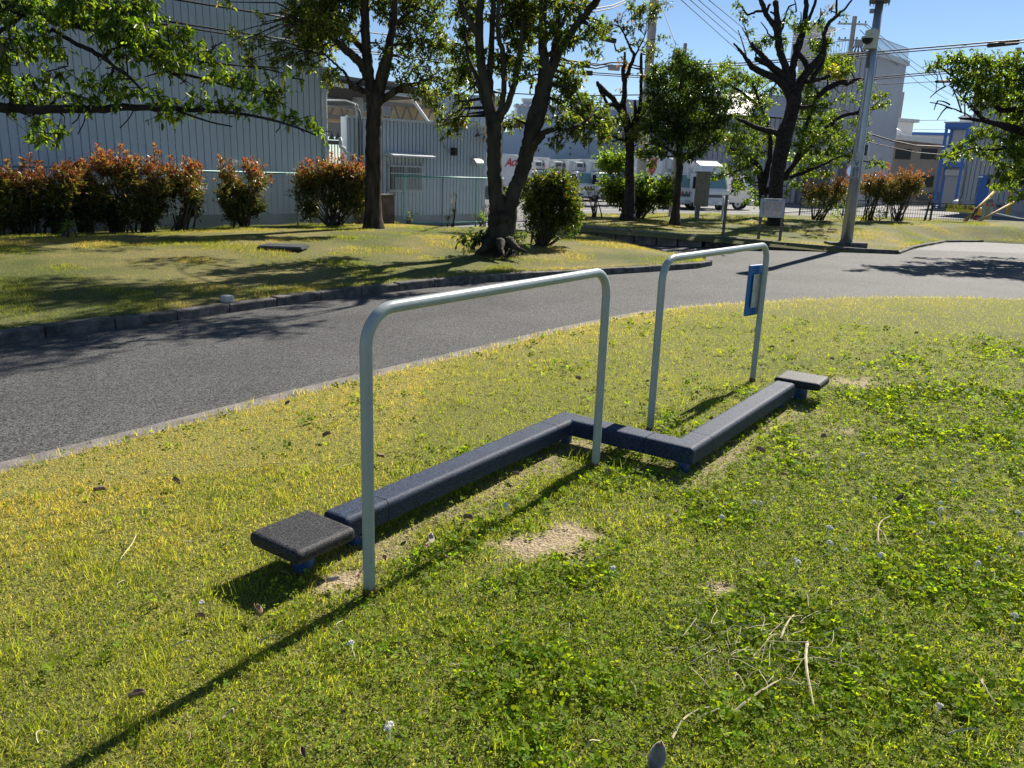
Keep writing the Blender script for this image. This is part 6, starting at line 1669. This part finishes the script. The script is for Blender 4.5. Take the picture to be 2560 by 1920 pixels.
# dense evergreen
cl = [(1650, 190, 30), (1690, 170, 32), (1720, 175, 34), (1755, 190, 34), (1640, 230, 34), (1680, 220, 40), (1725, 220, 42), (1770, 230, 38), (1620, 270, 32), (1660, 265, 42), (1705, 265, 44), (1750, 270, 44), (1795, 265, 32), (1625, 310, 30), (1660, 310, 40), (1705, 310, 42), (1750, 315, 42), (1790, 310, 34), (1690, 345, 32), (1730, 350, 34), (1770, 345, 30), (1650, 345, 26), (1640, 375, 20), (1620, 390, 16), (1660, 385, 16), (1705, 385, 16), (1735, 380, 20), (1600, 385, 14), (1625, 410, 12), (1720, 395, 12), (1700, 140, 18), (1690, 125, 10), (1712, 150, 18), (1780, 195, 22), (1815, 300, 20), (1820, 260, 18), (1800, 340, 20), (1760, 370, 16), (1640, 170, 16), (1628, 200, 16), (1740, 160, 16)]
tree('dense round evergreen tree with thin leaning trunk behind the stone wall', 21.2, (1687, 549),
     [(0, 0, [(1687, 551, 26), (1690, 520, 19), (1694, 470, 17), (1699, 420, 16), (1698, 380, 15), (1697, 340, 13), (1700, 280, 11), (1702, 220, 8), (1700, 160, 4)]), (0, .3, [(1699, 415, 11), (1712, 398, 10), (1735, 385, 8), (1760, 360, 6), (1780, 320, 4)]), (0, -.4, [(1698, 400, 9), (1680, 380, 7), (1655, 365, 6), (1630, 350, 4)]), (0, -.3, [(1698, 330, 9), (1670, 290, 6), (1645, 240, 4)]), (0, .4, [(1700, 300, 8), (1735, 250, 6), (1765, 210, 4)])],
     [(x, y, r * .95, rng.uniform(-.9, .9)) for x, y, r in cl], L=.085, dens=.8, pal=EVERG, bark=m_bark, twr=.012)

# big pruned cherry
tree('big pruned black-barked tree with many cut limbs behind the notice board', 22.8, (1940, 553),
     [(0, 0, [(1938, 555, 40), (1939, 520, 34), (1941, 460, 33), (1946, 415, 34), (1954, 375, 36), (1963, 335, 38), (1974, 300, 33), (1983, 268, 32), (1985, 245, 36), (1984, 230, 34), (1981, 215, 26), (1972, 195, 20), (1961, 160, 17), (1950, 125, 17), (1946, 100, 18), (1944, 65, 18), (1942, 40, 13), (1940, 15, 12), (1939, 6, 14)]),
      (0, -.6, [(1978, 245, 24), (1966, 222, 19), (1950, 205, 18), (1930, 192, 16), (1905, 180, 15), (1883, 169, 14), (1872, 156, 11), (1862, 142, 8), (1853, 129, 7), (1843, 118, 5), (1834, 108, 4)]),
      (0, -.3, [(1980, 225, 20), (1967, 201, 17), (1950, 182, 16), (1929, 167, 16), (1915, 150, 14), (1902, 136, 12), (1887, 122, 9), (1880, 105, 5)]),
      (0, -.5, [(1935, 172, 12), (1915, 160, 11), (1900, 152, 11), (1890, 147, 11)]),
      (0, .2, [(1945, 85, 14), (1938, 70, 12), (1928, 55, 12), (1916, 37, 12), (1908, 15, 12), (1900, -5, 10), (1895, -40, 8)]),
      (0, .2, [(1908, 28, 5), (1895, 28, 6), (1880, 33, 5), (1869, 37, 5), (1858, 22, 4), (1847, 9, 4)]), (0, .2, [(1916, 36, 5), (1922, 15, 6), (1926, 10, 5)]), (0, .2, [(1926, 30, 4), (1935, 34, 5), (1940, 45, 5)]),
      (0, .5, [(1948, 80, 12), (1955, 65, 10), (1960, 49, 6), (1966, 32, 4), (1973, 16, 4), (1988, 10, 3)]),
      (0, .4, [(1983, 210, 20), (1981, 185, 16), (1985, 155, 16), (1992, 128, 17), (1998, 110, 18), (2004, 90, 15), (2009, 65, 12), (2013, 41, 12), (2015, 15, 11), (2017, -30, 9)]),
      (0, .5, [(2014, 60, 9), (2022, 48, 8), (2030, 28, 7), (2037, 8, 7), (2042, -20, 6)]),
      (0, .1, [(2020, 172, 14), (2012, 155, 13), (2000, 138, 12), (1990, 124, 12), (1988, 110, 9)]),
      (0, -.3, [(1988, 235, 26), (1998, 215, 22), (2008, 195, 20), (2020, 178, 19), (2034, 163, 19), (2047, 148, 17), (2058, 132, 14), (2060, 110, 11), (2060, 90, 9), (2064, 73, 9), (2074, 55, 9), (2083, 48, 8), (2091, 41, 8), (2100, 32, 6), (2110, 24, 5), (2130, 0, 4)]),
      (0, -.4, [(2090, 42, 5), (2091, 20, 5), (2091, -10, 4)]),
      (0, -.6, [(2005, 212, 9), (2013, 206, 9), (2028, 203, 9), (2042, 200, 9), (2060, 195, 8), (2076, 188, 9)]),
      (0, .2, [(2026, 205, 13), (2035, 190, 12), (2047, 172, 12), (2056, 152, 11), (2064, 130, 8)]),
      (0, -.6, [(1958, 345, 18), (1950, 336, 14), (1938, 331, 14), (1925, 328, 14), (1905, 323, 12), (1887, 317, 11), (1862, 305, 9), (1841, 296, 7)]),
      (0, -.5, [(1988, 272, 12), (2000, 268, 9), (2015, 267, 8), (2030, 266, 8)])] +
     [(0, .2, [(x0, y0, 4), ((x0 + x1) / 2 + 2, (y0 + y1) / 2, 3), (x1, y1, 2)]) for x0, y0, x1, y1 in ((1880, 120, 1855, 70), (1870, 95, 1858, 60), (1925, 90, 1902, 55), (1890, 140, 1886, 95), (2000, 60, 2002, 30), (1870, 160, 1845, 75), (2020, 75, 2050, 45), (1990, 30, 1985, -5), (2046, 60, 2052, 20))],
     [(1905, 100, 14), (1885, 118, 14), (1935, 95, 10), (1905, 128, 8), (1860, 50, 9), (1852, 35, 8), (1872, 78, 7), (1945, 120, 9), (1925, 105, 7), (1985, 62, 12), (2002, 70, 16), (2015, 60, 12), (2025, 72, 8), (1975, 40, 9), (2055, 52, 10), (2050, 70, 9), (2042, 110, 18), (2062, 108, 18), (2075, 100, 10), (2050, 128, 14), (2030, 105, 10), (2060, 30, 5, 0, BROWN), (2078, 22, 6, 0, BROWN), (1848, 12, 6), (1835, 15, 5), (1958, 110, 9), (1962, 98, 8), (2105, 36, 5), (2118, 40, 4), (1950, 55, 5)],
     L=.10, dens=.45, pal=CHERRY_T, bark=m_bark3, twr=.011)

# wide spreading cherry behind it
cl = [(1795, 185, 22), (1820, 165, 20), (1810, 210, 22), (1840, 185, 24), (1860, 200, 24), (1830, 230, 20), (1880, 215, 22), (1850, 250, 20), (1815, 250, 14), (1900, 240, 24), (1880, 270, 20), (1920, 260, 18), (1850, 290, 16), (1930, 225, 16), (1900, 200, 16), (1925, 190, 16), (1870, 310, 22), (1840, 320, 20), (1900, 320, 22), (1820, 345, 22), (1850, 350, 26), (1885, 350, 26), (1920, 350, 22), (1830, 375, 20), (1860, 385, 24), (1895, 385, 22), (1840, 405, 18), (1870, 415, 18), (1815, 425, 16), (1840, 435, 16), (1800, 440, 12), (1780, 440, 12), (1870, 445, 16), (1890, 430, 14), (1850, 465, 14), (1880, 480, 14), (1835, 475, 10), (1870, 500, 12), (1895, 510, 10), (1960, 200, 16), (1965, 180, 14), (2000, 190, 18), (2020, 215, 20), (1955, 230, 14), (2045, 175, 20), (2070, 160, 26), (2095, 150, 24), (2120, 155, 18), (2110, 175, 20), (2085, 185, 18), (2080, 178, 14, -.5, YELLOW), (2095, 190, 12, -.5, YELLOW), (2030, 240, 20), (2055, 235, 18), (2010, 265, 20), (2040, 268, 20), (2065, 260, 18), (2080, 285, 18), (2020, 295, 22), (2050, 300, 24), (2080, 310, 20), (2005, 325, 22), (2035, 335, 26), (2070, 340, 24), (2105, 335, 20), (2000, 360, 20), (2030, 370, 24), (2065, 375, 22), (2100, 370, 22), (2130, 355, 16), (2020, 400, 22), (2055, 405, 22), (2090, 400, 20), (2120, 390, 16), (1990, 390, 16), (2000, 425, 20), (2035, 432, 18), (2070, 430, 14), (2150, 330, 12), (2165, 345, 9), (2190, 408, 10), (2175, 412, 8), (2205, 412, 7), (2140, 300, 12), (2170, 230, 12), (2185, 238, 10), (2200, 240, 9), (2215, 236, 7), (2150, 215, 9), (2175, 215, 8), (2185, 270, 9), (2205, 262, 9), (2218, 255, 6), (2170, 290, 9), (2160, 305, 9), (2130, 250, 10), (2110, 245, 10), (1980, 300, 14), (1970, 440, 14), (1985, 460, 14), (1965, 480, 10), (1900, 290, 18)]
tree('wide spreading green cherry tree behind the pruned black tree', 25.2, (1908, 545),
     [(0, 0, [(1912, 548, 26), (1909, 520, 20), (1907, 480, 19), (1904, 450, 18), (1896, 420, 16), (1884, 405, 14), (1868, 396, 11), (1850, 385, 7), (1825, 370, 4)]), (0, .3, [(1908, 470, 16), (1916, 430, 14), (1925, 390, 12), (1926, 345, 10), (1918, 310, 9), (1908, 281, 9), (1895, 266, 8), (1883, 255, 8), (1868, 242, 7), (1853, 230, 7), (1835, 218, 6), (1816, 209, 5), (1800, 195, 3)]),
      (0, -.3, [(1915, 480, 16), (1945, 455, 13), (1970, 430, 12), (1992, 402, 11), (2012, 375, 11), (2030, 356, 10), (2050, 340, 7), (2075, 325, 4)]), (0, .2, [(1950, 450, 11), (1985, 440, 9), (2025, 425, 8), (2060, 410, 6), (2110, 390, 4), (2170, 405, 3), (2200, 410, 2)]), (0, .6, [(1985, 415, 11), (2005, 360, 10), (2020, 300, 10), (2040, 250, 11), (2059, 228, 13), (2080, 215, 13), (2105, 205, 13), (2118, 209, 11), (2135, 202, 8), (2150, 195, 5)]), (0, .4, [(2040, 345, 8), (2075, 310, 8), (2114, 287, 9), (2140, 283, 8), (2160, 277, 8), (2180, 272, 7), (2200, 267, 6), (2218, 258, 4)]), (0, .2, [(2105, 205, 5), (2120, 185, 4), (2130, 170, 3)]), (0, -.2, [(1880, 405, 6), (1860, 420, 5), (1835, 430, 4), (1805, 440, 3)]), (0, .3, [(1910, 290, 6), (1890, 230, 5), (1872, 190, 4)])],
     [(x[0], x[1], x[2] * .95, (x[3] if len(x) > 3 else rng.uniform(-.9, 1.0)), x[4] if len(x) > 4 else None) for x in cl], L=.10, dens=.62, pal=CHERRY_T, leafm=m_leafT, bark=m_bark3, twr=.012)

# cherry at the right edge (trunk outside the picture)
cl = [(2325, 168, 10), (2345, 158, 14), (2370, 150, 18), (2395, 148, 20), (2420, 155, 22), (2445, 150, 22), (2470, 158, 22), (2500, 160, 26), (2530, 155, 22), (2560, 165, 24), (2400, 180, 18), (2430, 190, 24), (2460, 195, 26), (2495, 200, 28), (2530, 200, 28), (2565, 205, 26), (2390, 205, 14), (2420, 215, 16), (2450, 225, 24), (2485, 235, 26), (2520, 240, 28), (2555, 245, 28), (2435, 250, 14), (2465, 262, 16), (2500, 270, 22), (2535, 280, 26), (2565, 285, 24), (2410, 252, 10), (2520, 305, 18), (2550, 315, 22), (2475, 320, 14), (2450, 332, 14), (2490, 340, 14), (2520, 345, 20), (2550, 350, 24), (2430, 350, 12), (2405, 362, 12), (2385, 375, 12), (2365, 388, 12), (2390, 392, 12), (2415, 385, 12), (2440, 372, 12), (2465, 378, 16), (2495, 375, 18), (2525, 380, 22), (2555, 385, 24), (2480, 395, 10), (2510, 410, 16), (2540, 415, 18), (2565, 420, 20), (2495, 435, 12), (2515, 442, 16), (2540, 440, 18), (2485, 465, 10), (2505, 465, 12), (2530, 462, 12), (2555, 458, 14), (2550, 492, 12), (2530, 500, 8), (2570, 490, 14), (2600, 180, 40), (2610, 240, 44), (2610, 310, 44), (2610, 380, 44), (2610, 440, 36), (2680, 160, 60), (2700, 260, 70), (2700, 360, 60)]
tree('leafy cherry tree reaching in from the right edge over the entrance', 19.0, (2830, 620),
     [(0, 0, [(2830, 625, 80), (2822, 560, 56), (2805, 470, 52), (2780, 400, 46), (2740, 340, 36), (2690, 280, 28), (2640, 220, 20), (2590, 170, 12), (2560, 130, 7)]),
      (0, -.4, [(2770, 390, 34), (2700, 372, 30), (2630, 350, 26), (2560, 329, 20), (2518, 318, 17), (2481, 308, 11), (2461, 302, 9), (2428, 298, 7), (2397, 294, 4)]), (-.2, -.4, [(2472, 304, 9), (2458, 296, 8), (2450, 289, 8), (2442, 280, 8)]),
      (0, .4, [(2690, 290, 22), (2620, 280, 18), (2560, 272, 15), (2508, 276, 12), (2490, 265, 11), (2475, 254, 10), (2451, 231, 9), (2428, 214, 8), (2401, 201, 6), (2374, 184, 5), (2340, 160, 3)]), (0, .5, [(2640, 230, 14), (2580, 215, 11), (2540, 200, 8), (2500, 185, 6), (2450, 165, 4)]), (0, -.2, [(2700, 375, 14), (2640, 385, 12), (2580, 380, 10), (2530, 370, 8), (2480, 375, 5), (2430, 372, 4), (2380, 388, 3)]), (0, .1, [(2740, 420, 12), (2650, 430, 10), (2590, 440, 8), (2540, 445, 5), (2500, 452, 3)]), (0, .2, [(2650, 440, 8), (2600, 470, 6), (2560, 490, 4)])] +
     [(-.3, -.3, [(x0, y0, 4), ((x0 + x1) / 2, (y0 + y1) / 2 - 3, 3), (x1, y1, 2)]) for x0, y0, x1, y1 in ((2430, 296, 2404, 281), (2404, 281, 2367, 270), (2445, 290, 2375, 215), (2375, 262, 2345, 252), (2404, 281, 2380, 215), (2367, 268, 2343, 300), (2440, 282, 2420, 250), (2380, 272, 2325, 256), (2365, 215, 2325, 244), (2412, 290, 2412, 255), (2345, 252, 2335, 275), (2420, 270, 2440, 265))],
     [(x, y, r * .95, rng.uniform(-.8, .8)) for x, y, r in cl], L=.10, dens=.5, pal=CHERRY_T, leafm=m_leafT, bark=m_bark3, twr=.010)

# overhanging cherry branch, upper left (trunk to the left of the picture)
T0 = [(0, 0, [(-330, 790, 120), (-320, 700, 92), (-310, 560, 84), (-290, 420, 76), (-270, 300, 66), (-240, 180, 52), (-200, 60, 40), (-150, -60, 30)]),
      (0, -.3, [(-270, 290, 40), (-180, 272, 34), (-80, 268, 28), (0, 268, 24), (60, 272, 22), (140, 274, 20), (220, 272, 19), (300, 268, 17), (370, 270, 14), (440, 272, 12), (520, 278, 9), (600, 284, 7), (680, 300, 6), (740, 318, 5), (790, 338, 4)]),
      (.2, .2, [(-240, 160, 40), (-120, 60, 34), (-40, 22, 30), (0, 16, 27), (60, 26, 24), (110, 44, 22), (160, 58, 20), (210, 66, 18), (260, 84, 17), (300, 104, 17), (340, 122, 15), (380, 142, 13), (410, 168, 10), (430, 184, 9), (470, 188, 7), (530, 204, 6), (600, 222, 5), (680, 230, 3)]),
      (.2, -.3, [(62, 34, 12), (40, 50, 11), (15, 68, 10), (-20, 96, 9)]),
      (.2, -.4, [(130, 74, 10), (180, 104, 10), (230, 128, 11), (262, 146, 10), (285, 166, 8), (320, 190, 8), (345, 215, 6), (360, 232, 4)]), (0, -.1, [(285, 168, 6), (275, 195, 7), (262, 222, 5), (254, 234, 4)]), (.2, 0, [(262, 140, 6), (275, 125, 6), (300, 118, 4)]),
      (.1, .4, [(430, 150, 4), (480, 152, 4), (540, 158, 4), (610, 166, 3), (690, 178, 3), (740, 196, 2)]), (0, -.2, [(20, 60, 5), (25, 100, 5), (40, 140, 4), (42, 165, 3)]), (-.2, -.5, [(440, 275, 6), (480, 290, 5), (530, 306, 4), (580, 316, 3)]), (-.1, -.3, [(80, 276, 6), (90, 300, 4), (100, 320, 3), (120, 335, 2)]), (.2, .5, [(420, 175, 4), (424, 140, 4), (420, 90, 3), (416, 70, 2)])]
T0 += [(-.1, -.2, [(x0, y0, 3), ((x0 + x1) / 2 + 4, (y0 + y1) / 2, 2.4), (x1, y1, 1.6)]) for x0, y0, x1, y1 in ((215, 280, 195, 335), (200, 285, 180, 310), (335, 274, 300, 320), (440, 190, 470, 215), (470, 190, 450, 210), (540, 110, 525, 130), (555, 105, 528, 118), (530, 90, 528, 132), (700, 60, 660, 78), (720, 300, 760, 332), (600, 285, 640, 290), (700, 310, 690, 330), (770, 330, 812, 330), (620, 165, 700, 170), (730, 195, 760, 200), (420, 190, 425, 215), (330, 225, 345, 245), (110, 180, 170, 165))]
cl0 = [(20, 40, 24), (70, 20, 30), (120, 10, 34), (170, 15, 34), (215, 10, 36), (260, 20, 34), (300, 15, 34), (150, 45, 26), (200, 45, 28), (245, 50, 32), (290, 50, 36), (330, 45, 36), (350, 75, 34), (300, 85, 34), (255, 85, 28), (340, 105, 32), (370, 110, 26), (395, 60, 16), (390, 90, 26), (420, 105, 26), (440, 80, 18), (465, 75, 18), (450, 115, 22), (480, 130, 22), (420, 140, 26), (455, 150, 24), (500, 150, 20), (520, 145, 14), (390, 140, 22), (330, 135, 22), (290, 130, 20), (400, 165, 22), (430, 170, 18), (30, 110, 24), (70, 100, 22), (110, 95, 24), (20, 140, 18), (60, 130, 22), (100, 125, 26), (140, 125, 24), (10, 160, 14), (90, 60, 20), (40, 75, 18), (20, 195, 20), (60, 200, 20), (10, 225, 22), (45, 230, 22), (90, 215, 18), (110, 190, 14), (150, 180, 14), (130, 225, 16), (160, 235, 18), (195, 245, 18), (80, 245, 18), (35, 255, 14), (120, 255, 16), (230, 255, 18), (200, 205, 14), (220, 195, 16), (255, 205, 18), (285, 210, 16), (300, 190, 12), (320, 215, 14), (240, 230, 14), (275, 240, 16), (310, 180, 12), (345, 230, 12), (290, 255, 14), (395, 250, 16), (380, 235, 12), (420, 262, 18), (450, 258, 18), (480, 250, 16), (515, 255, 18), (550, 262, 18), (580, 262, 16), (600, 272, 14), (400, 280, 14), (430, 285, 14), (455, 280, 12), (540, 180, 16), (565, 190, 16), (590, 198, 18), (615, 205, 16), (640, 212, 14), (665, 225, 18), (700, 225, 14), (620, 190, 14), (680, 205, 14), (530, 195, 12), (640, 245, 14), (670, 250, 16), (700, 258, 12), (655, 270, 10), (690, 282, 10), (720, 290, 12), (735, 278, 8), (745, 296, 8), (720, 180, 10), (750, 195, 10), (790, 320, 9), (800, 328, 7), (775, 312, 6), (90, 320, 14), (75, 335, 12), (110, 335, 16), (145, 335, 14), (160, 325, 10), (125, 350, 12), (95, 345, 10), (110, 305, 12), (85, 300, 12), (500, 268, 14), (610, 240, 10), (570, 145, 12), (545, 165, 12), (360, 20, 24), (390, 30, 16), (380, 0, 20), (20, 0, 30), (330, -20, 40), (200, -30, 50), (80, -30, 40), (-60, 30, 50), (-60, 120, 40), (-60, 220, 44), (-140, 60, 70), (-150, 180, 60), (-60, -40, 60), (-200, -20, 90), (-260, 80, 90), (-330, 20, 100), (-360, 160, 90)]
tree('cherry tree whose long leafy branches overhang the picture from the upper left', 8.6, (-330, 795), T0,
     [(x, y, r, rng.uniform(-.35, .35)) for x, y, r in cl0], L=.076, dens=.10, pal=CHERRY, leafm=m_leafT, bark=m_bark3, name='cherry_tree', hexa=True, twr=.005, wr=.40, grav=.9, depth=.6)


# ------------------------------------------------------------------ shrubs
def shrub(label, Y, cx, base_y, blobs, pals, L, dens, stems=5, group=None, name='shrub', spikes=(), leafm=None, updir=.5, zf=None, flowers=0, cat='shrub', wr=.36):
    p0 = at(cx, base_y, Y); root = thing(name, label, cat, p0, group); m = MB(); tw = []
    Vs = []; As = []; Ns = []; Ls = []; Cs = []
    zs = [at(x, y - r, Y)[2] for x, y, r in blobs]; zlo = p0[2]; zhi = max(zs)
    for (x, y, r) in blobs:
        dy = rng.uniform(-.3, .3); C = at(x, y, Y + dy); R = r * Y / FPX
        a, b, c, d, _ = clump_leaves(C, R, dens * r * r + 10, L, pals[1], twigs=tw, updir=updir, grav=.1, flat=.95)
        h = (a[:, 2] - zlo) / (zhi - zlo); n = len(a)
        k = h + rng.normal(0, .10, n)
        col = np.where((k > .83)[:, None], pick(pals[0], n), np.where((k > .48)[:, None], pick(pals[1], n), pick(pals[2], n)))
        # outer leaves carry more of the young colour
        Vs.append(a); As.append(b); Ns.append(c); Ls.append(d); Cs.append(col)
        st = p0 + np.array([rng.normal(0, .08), rng.normal(0, .05), 0])
        mid = (st * .45 + C * .55) + np.array([0, 0, -.05]); m.tube([st - (0, 0, .12), mid, C], [.018, .012, .006], 6)
    for (x, y0, y1) in spikes:                      # upright young shoots
        a0, a1 = at(x, y0, Y), at(x + rng.normal(0, 4), y1, Y); m.tube([a0, a1], [.006, .003], 4); n = 26
        t = np.sqrt(rng.uniform(.05, 1, n)); P = a0 + (a1 - a0) * t[:, None]; an = rng.uniform(0, 6.3, n)
        A = unit(np.stack([np.cos(an), np.sin(an), rng.uniform(.5, 1.5, n)], 1)); Vs.append(P); As.append(A); Ns.append(unit(rng.normal(0, .4, (n, 3)) + (0, 0, 1))); Ls.append(L * rng.uniform(.8, 1.2, n)); Cs.append(pick(pals[0], n))
    for i in range(stems):
        b, c = Vs[0], rng.integers(0, len(blobs)); x, y, r = blobs[c]; C = at(x, y + r * .3, Y); st = p0 + np.array([rng.normal(0, .14), rng.normal(0, .08), 0])
        m.tube([st - (0, 0, .15), st * .6 + C * .4 + rng.normal(0, .05, 3), C], [.024, .017, .008], 6)
    for a, b in tw: m.tube([a, b], [.004, .002], 3, cap=False)
    m.build('stem', m_twig, root, smooth=True)
    V, Fs, pv = leaf_arrays(np.concatenate(Vs), np.concatenate(As), np.concatenate(Ns), np.concatenate(Ls), wr, .18, False)
    np_obj('foliage', V, Fs, leafm or m_leafR, root, tint=np.repeat(np.concatenate(Cs), pv, 0))
    if flowers:
        f = MB()
        for (x, y) in flowers:
            c = at(x, y, Y - .25)
            for k in range(26):
                q = c + np.array([rng.normal(0, .045), rng.normal(0, .03), rng.normal(0, .03)]); f.obox(q, (.009, 0, 0), (0, .009, 0), (0, 0, .006))
        f.build('flower_head', m_cream, root)['kind'] = 'stuff'
    return root


def hedge_Y(px): s, _ = on_t(px, 500, -.85); q = PF(s, -.85, 0); return q[1]
PH = (PHOT_TOP, PHOT_MID, PHOT_LOW)
def rb(cx, w, top, bot, n, r):
    out = []
    for i in range(n):
        t = rng.random(); x = cx + (rng.random() - .5) * 2 * (w - r * .7) * (1 - .45 * max(0, t - .45)); y = top + r + t * (bot - top - 2 * r); out.append((x, y, r * rng.uniform(.8, 1.15)))
    return out
HG = 'red-tipped hedge shrubs along the chain link fence'
for cx, w, top, bot, base, sp, lab, fl in (
        (-20, 60, 415, 545, 592, ((-10, 440, 405),), 'red-tipped shrub cut off by the left edge of the picture', 0),
        (62, 52, 405, 540, 590, ((75, 430, 385), (20, 430, 402), (55, 430, 400), (95, 440, 400)), 'orange-tipped open shrub with bare stems, second in the row from the left edge', 0),
        (140, 50, 412, 545, 586, ((108, 440, 405), (165, 440, 408), (135, 440, 412)), 'red-tipped shrub third in the row, in front of the left fence post', 0),
        (215, 52, 405, 545, 582, ((205, 430, 400), (230, 420, 395), (195, 440, 410)), 'orange and green shrub fourth in the row, below the hanging branch tip', 0),
        (290, 56, 385, 545, 580, ((245, 420, 364), (295, 410, 360), (275, 410, 378), (310, 410, 380), (255, 420, 378)), 'tallest shrub of the row with dark red shoots in its top', 0),
        (365, 54, 398, 545, 577, ((385, 410, 362), (400, 420, 376), (375, 430, 395), (345, 420, 390)), 'shrub with one long dark red shoot standing up and a few cream flowers', ((392, 430), (408, 440), (375, 455))),
        (445, 58, 405, 550, 574, ((430, 430, 392), (455, 430, 395), (480, 430, 410), (505, 440, 415), (500, 460, 440)), 'shrub with cream flower clusters low on its side, right of the long red shoot', ((415, 500), (432, 508), (450, 512), (428, 525), (440, 530), (470, 470), (505, 470))),
        (612, 66, 402, 545, 570, ((552, 425, 390), (575, 430, 400), (612, 425, 400), (640, 430, 410), (560, 430, 398), (680, 470, 440)), 'separate red-tipped shrub with gaps on both sides, right end of the long row', ((590, 405),)),
        (835, 96, 395, 545, 563, ((830, 410, 380), (860, 415, 385), (770, 430, 398), (800, 430, 395), (880, 420, 390), (905, 430, 393), (755, 440, 410), (780, 430, 400)), 'large round orange-tipped shrub touching the forked tree trunk', ((722, 438),))):
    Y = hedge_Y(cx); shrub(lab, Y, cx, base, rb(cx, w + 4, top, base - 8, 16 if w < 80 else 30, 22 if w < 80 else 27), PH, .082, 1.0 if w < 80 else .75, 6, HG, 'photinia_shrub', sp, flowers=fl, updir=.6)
m_g = (SHINY, SHINY, EVERG)
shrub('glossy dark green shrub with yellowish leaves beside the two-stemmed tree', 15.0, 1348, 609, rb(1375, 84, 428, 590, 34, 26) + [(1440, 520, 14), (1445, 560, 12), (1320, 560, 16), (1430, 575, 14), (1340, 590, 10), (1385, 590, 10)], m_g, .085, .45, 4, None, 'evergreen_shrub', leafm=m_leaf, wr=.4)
RG = 'red-tipped shrubs at the back of the far lawn'
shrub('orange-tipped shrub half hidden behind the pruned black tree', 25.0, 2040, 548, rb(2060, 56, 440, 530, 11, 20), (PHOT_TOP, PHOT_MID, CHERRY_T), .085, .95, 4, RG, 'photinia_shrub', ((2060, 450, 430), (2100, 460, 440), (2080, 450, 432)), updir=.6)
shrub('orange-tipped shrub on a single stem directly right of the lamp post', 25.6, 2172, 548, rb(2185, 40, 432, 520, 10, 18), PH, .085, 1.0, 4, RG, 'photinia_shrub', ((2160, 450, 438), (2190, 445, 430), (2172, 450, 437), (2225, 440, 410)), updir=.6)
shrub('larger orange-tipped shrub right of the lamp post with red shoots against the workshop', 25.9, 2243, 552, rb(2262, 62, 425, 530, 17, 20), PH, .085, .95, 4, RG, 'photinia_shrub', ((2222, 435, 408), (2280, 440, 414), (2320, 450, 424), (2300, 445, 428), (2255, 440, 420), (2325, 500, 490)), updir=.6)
shrub('light green bushy sapling round the foot of the pruned tree', 22.6, 1580, 545, rb(1535, 45, 375, 440, 10, 20) + rb(1640, 52, 425, 520, 14, 20) + rb(1540, 45, 440, 530, 12, 22) + rb(1600, 45, 465, 540, 12, 20), (LIGHTG, LIGHTG, EVERG), .11, .5, 5, None, 'sapling', leafm=m_leafT, updir=.2, cat='sapling', wr=.45)
shrub('small dead-leaved reddish sapling on the far lawn edge', 21.8, 1484, 538, [(1478, 492, 9), (1490, 486, 10), (1497, 478, 7), (1486, 472, 7), (1470, 480, 5)], (BROWN, BROWN, BROWN), .06, .22, 3, None, 'sapling', cat='sapling')
WG = 'bright green weeds along fences'
for lab, Y, cx, by, bl in (('bright green weeds left of the lamp post at the mesh fence', 25.5, 2115, 548, [(2100, 530, 12), (2120, 522, 14), (2135, 528, 10), (2085, 538, 9), (2142, 512, 8)]), ('bright green weeds right of the lamp post at the mesh fence', 25.5, 2195, 550, [(2180, 535, 11), (2200, 530, 13), (2215, 538, 9), (2170, 540, 8)]),
                           ('pale green weed at the foot of the annex wall', 21.8, 1198, 556, [(1190, 545, 9), (1200, 538, 8), (1212, 545, 8)]), ('small bright weed by the second fence post of the annex', 20.3, 1028, 556, [(1026, 545, 7), (1030, 538, 5)]), ('tall light green weed in front of the left shrubs', 12.6, 165, 586, [(160, 575, 7), (168, 566, 6), (172, 560, 4)]),
                           ('grey green spindly weed climbing the fence by the annex corner', 21.5, 1128, 560, [(1120, 545, 8), (1135, 530, 6), (1130, 505, 5), (1140, 490, 4)]), ('dark dry weed clump at the annex corner', 22.3, 1222, 555, [(1215, 520, 7), (1222, 535, 8), (1230, 545, 7), (1212, 545, 7)])):
    shrub(lab, Y, cx, by, bl, (LIGHTG, LIGHTG, LIGHTG) if 'dark' not in lab and 'grey' not in lab else (EVERG, BROWN, EVERG), .07, .5, 2, WG, 'weed', leafm=m_leafT, cat='weed')
shrub('ivy tangle hanging from the right end of the annex roof', on_t(1208, 330, TA)[0] * 0 + PF(on_t(1205, 320, TA - .1)[0], TA - .1, 0)[1], 1200, 330, [(1190, 312, 8), (1205, 318, 9), (1212, 335, 7), (1170, 312, 6), (1209, 350, 5)], (CHERRY_T, CHERRY_T, BROWN), .06, .5, 1, None, 'ivy', cat='plant')
shrub('small yellow green bush behind the fork of the two-stemmed tree', 21.5, 1265, 545, [(1262, 480, 9), (1270, 490, 8), (1266, 508, 9), (1262, 525, 8)], (LIGHTG, LIGHTG, EVERG), .08, .4, 2, None, 'bush', cat='bush', leafm=m_leaf)
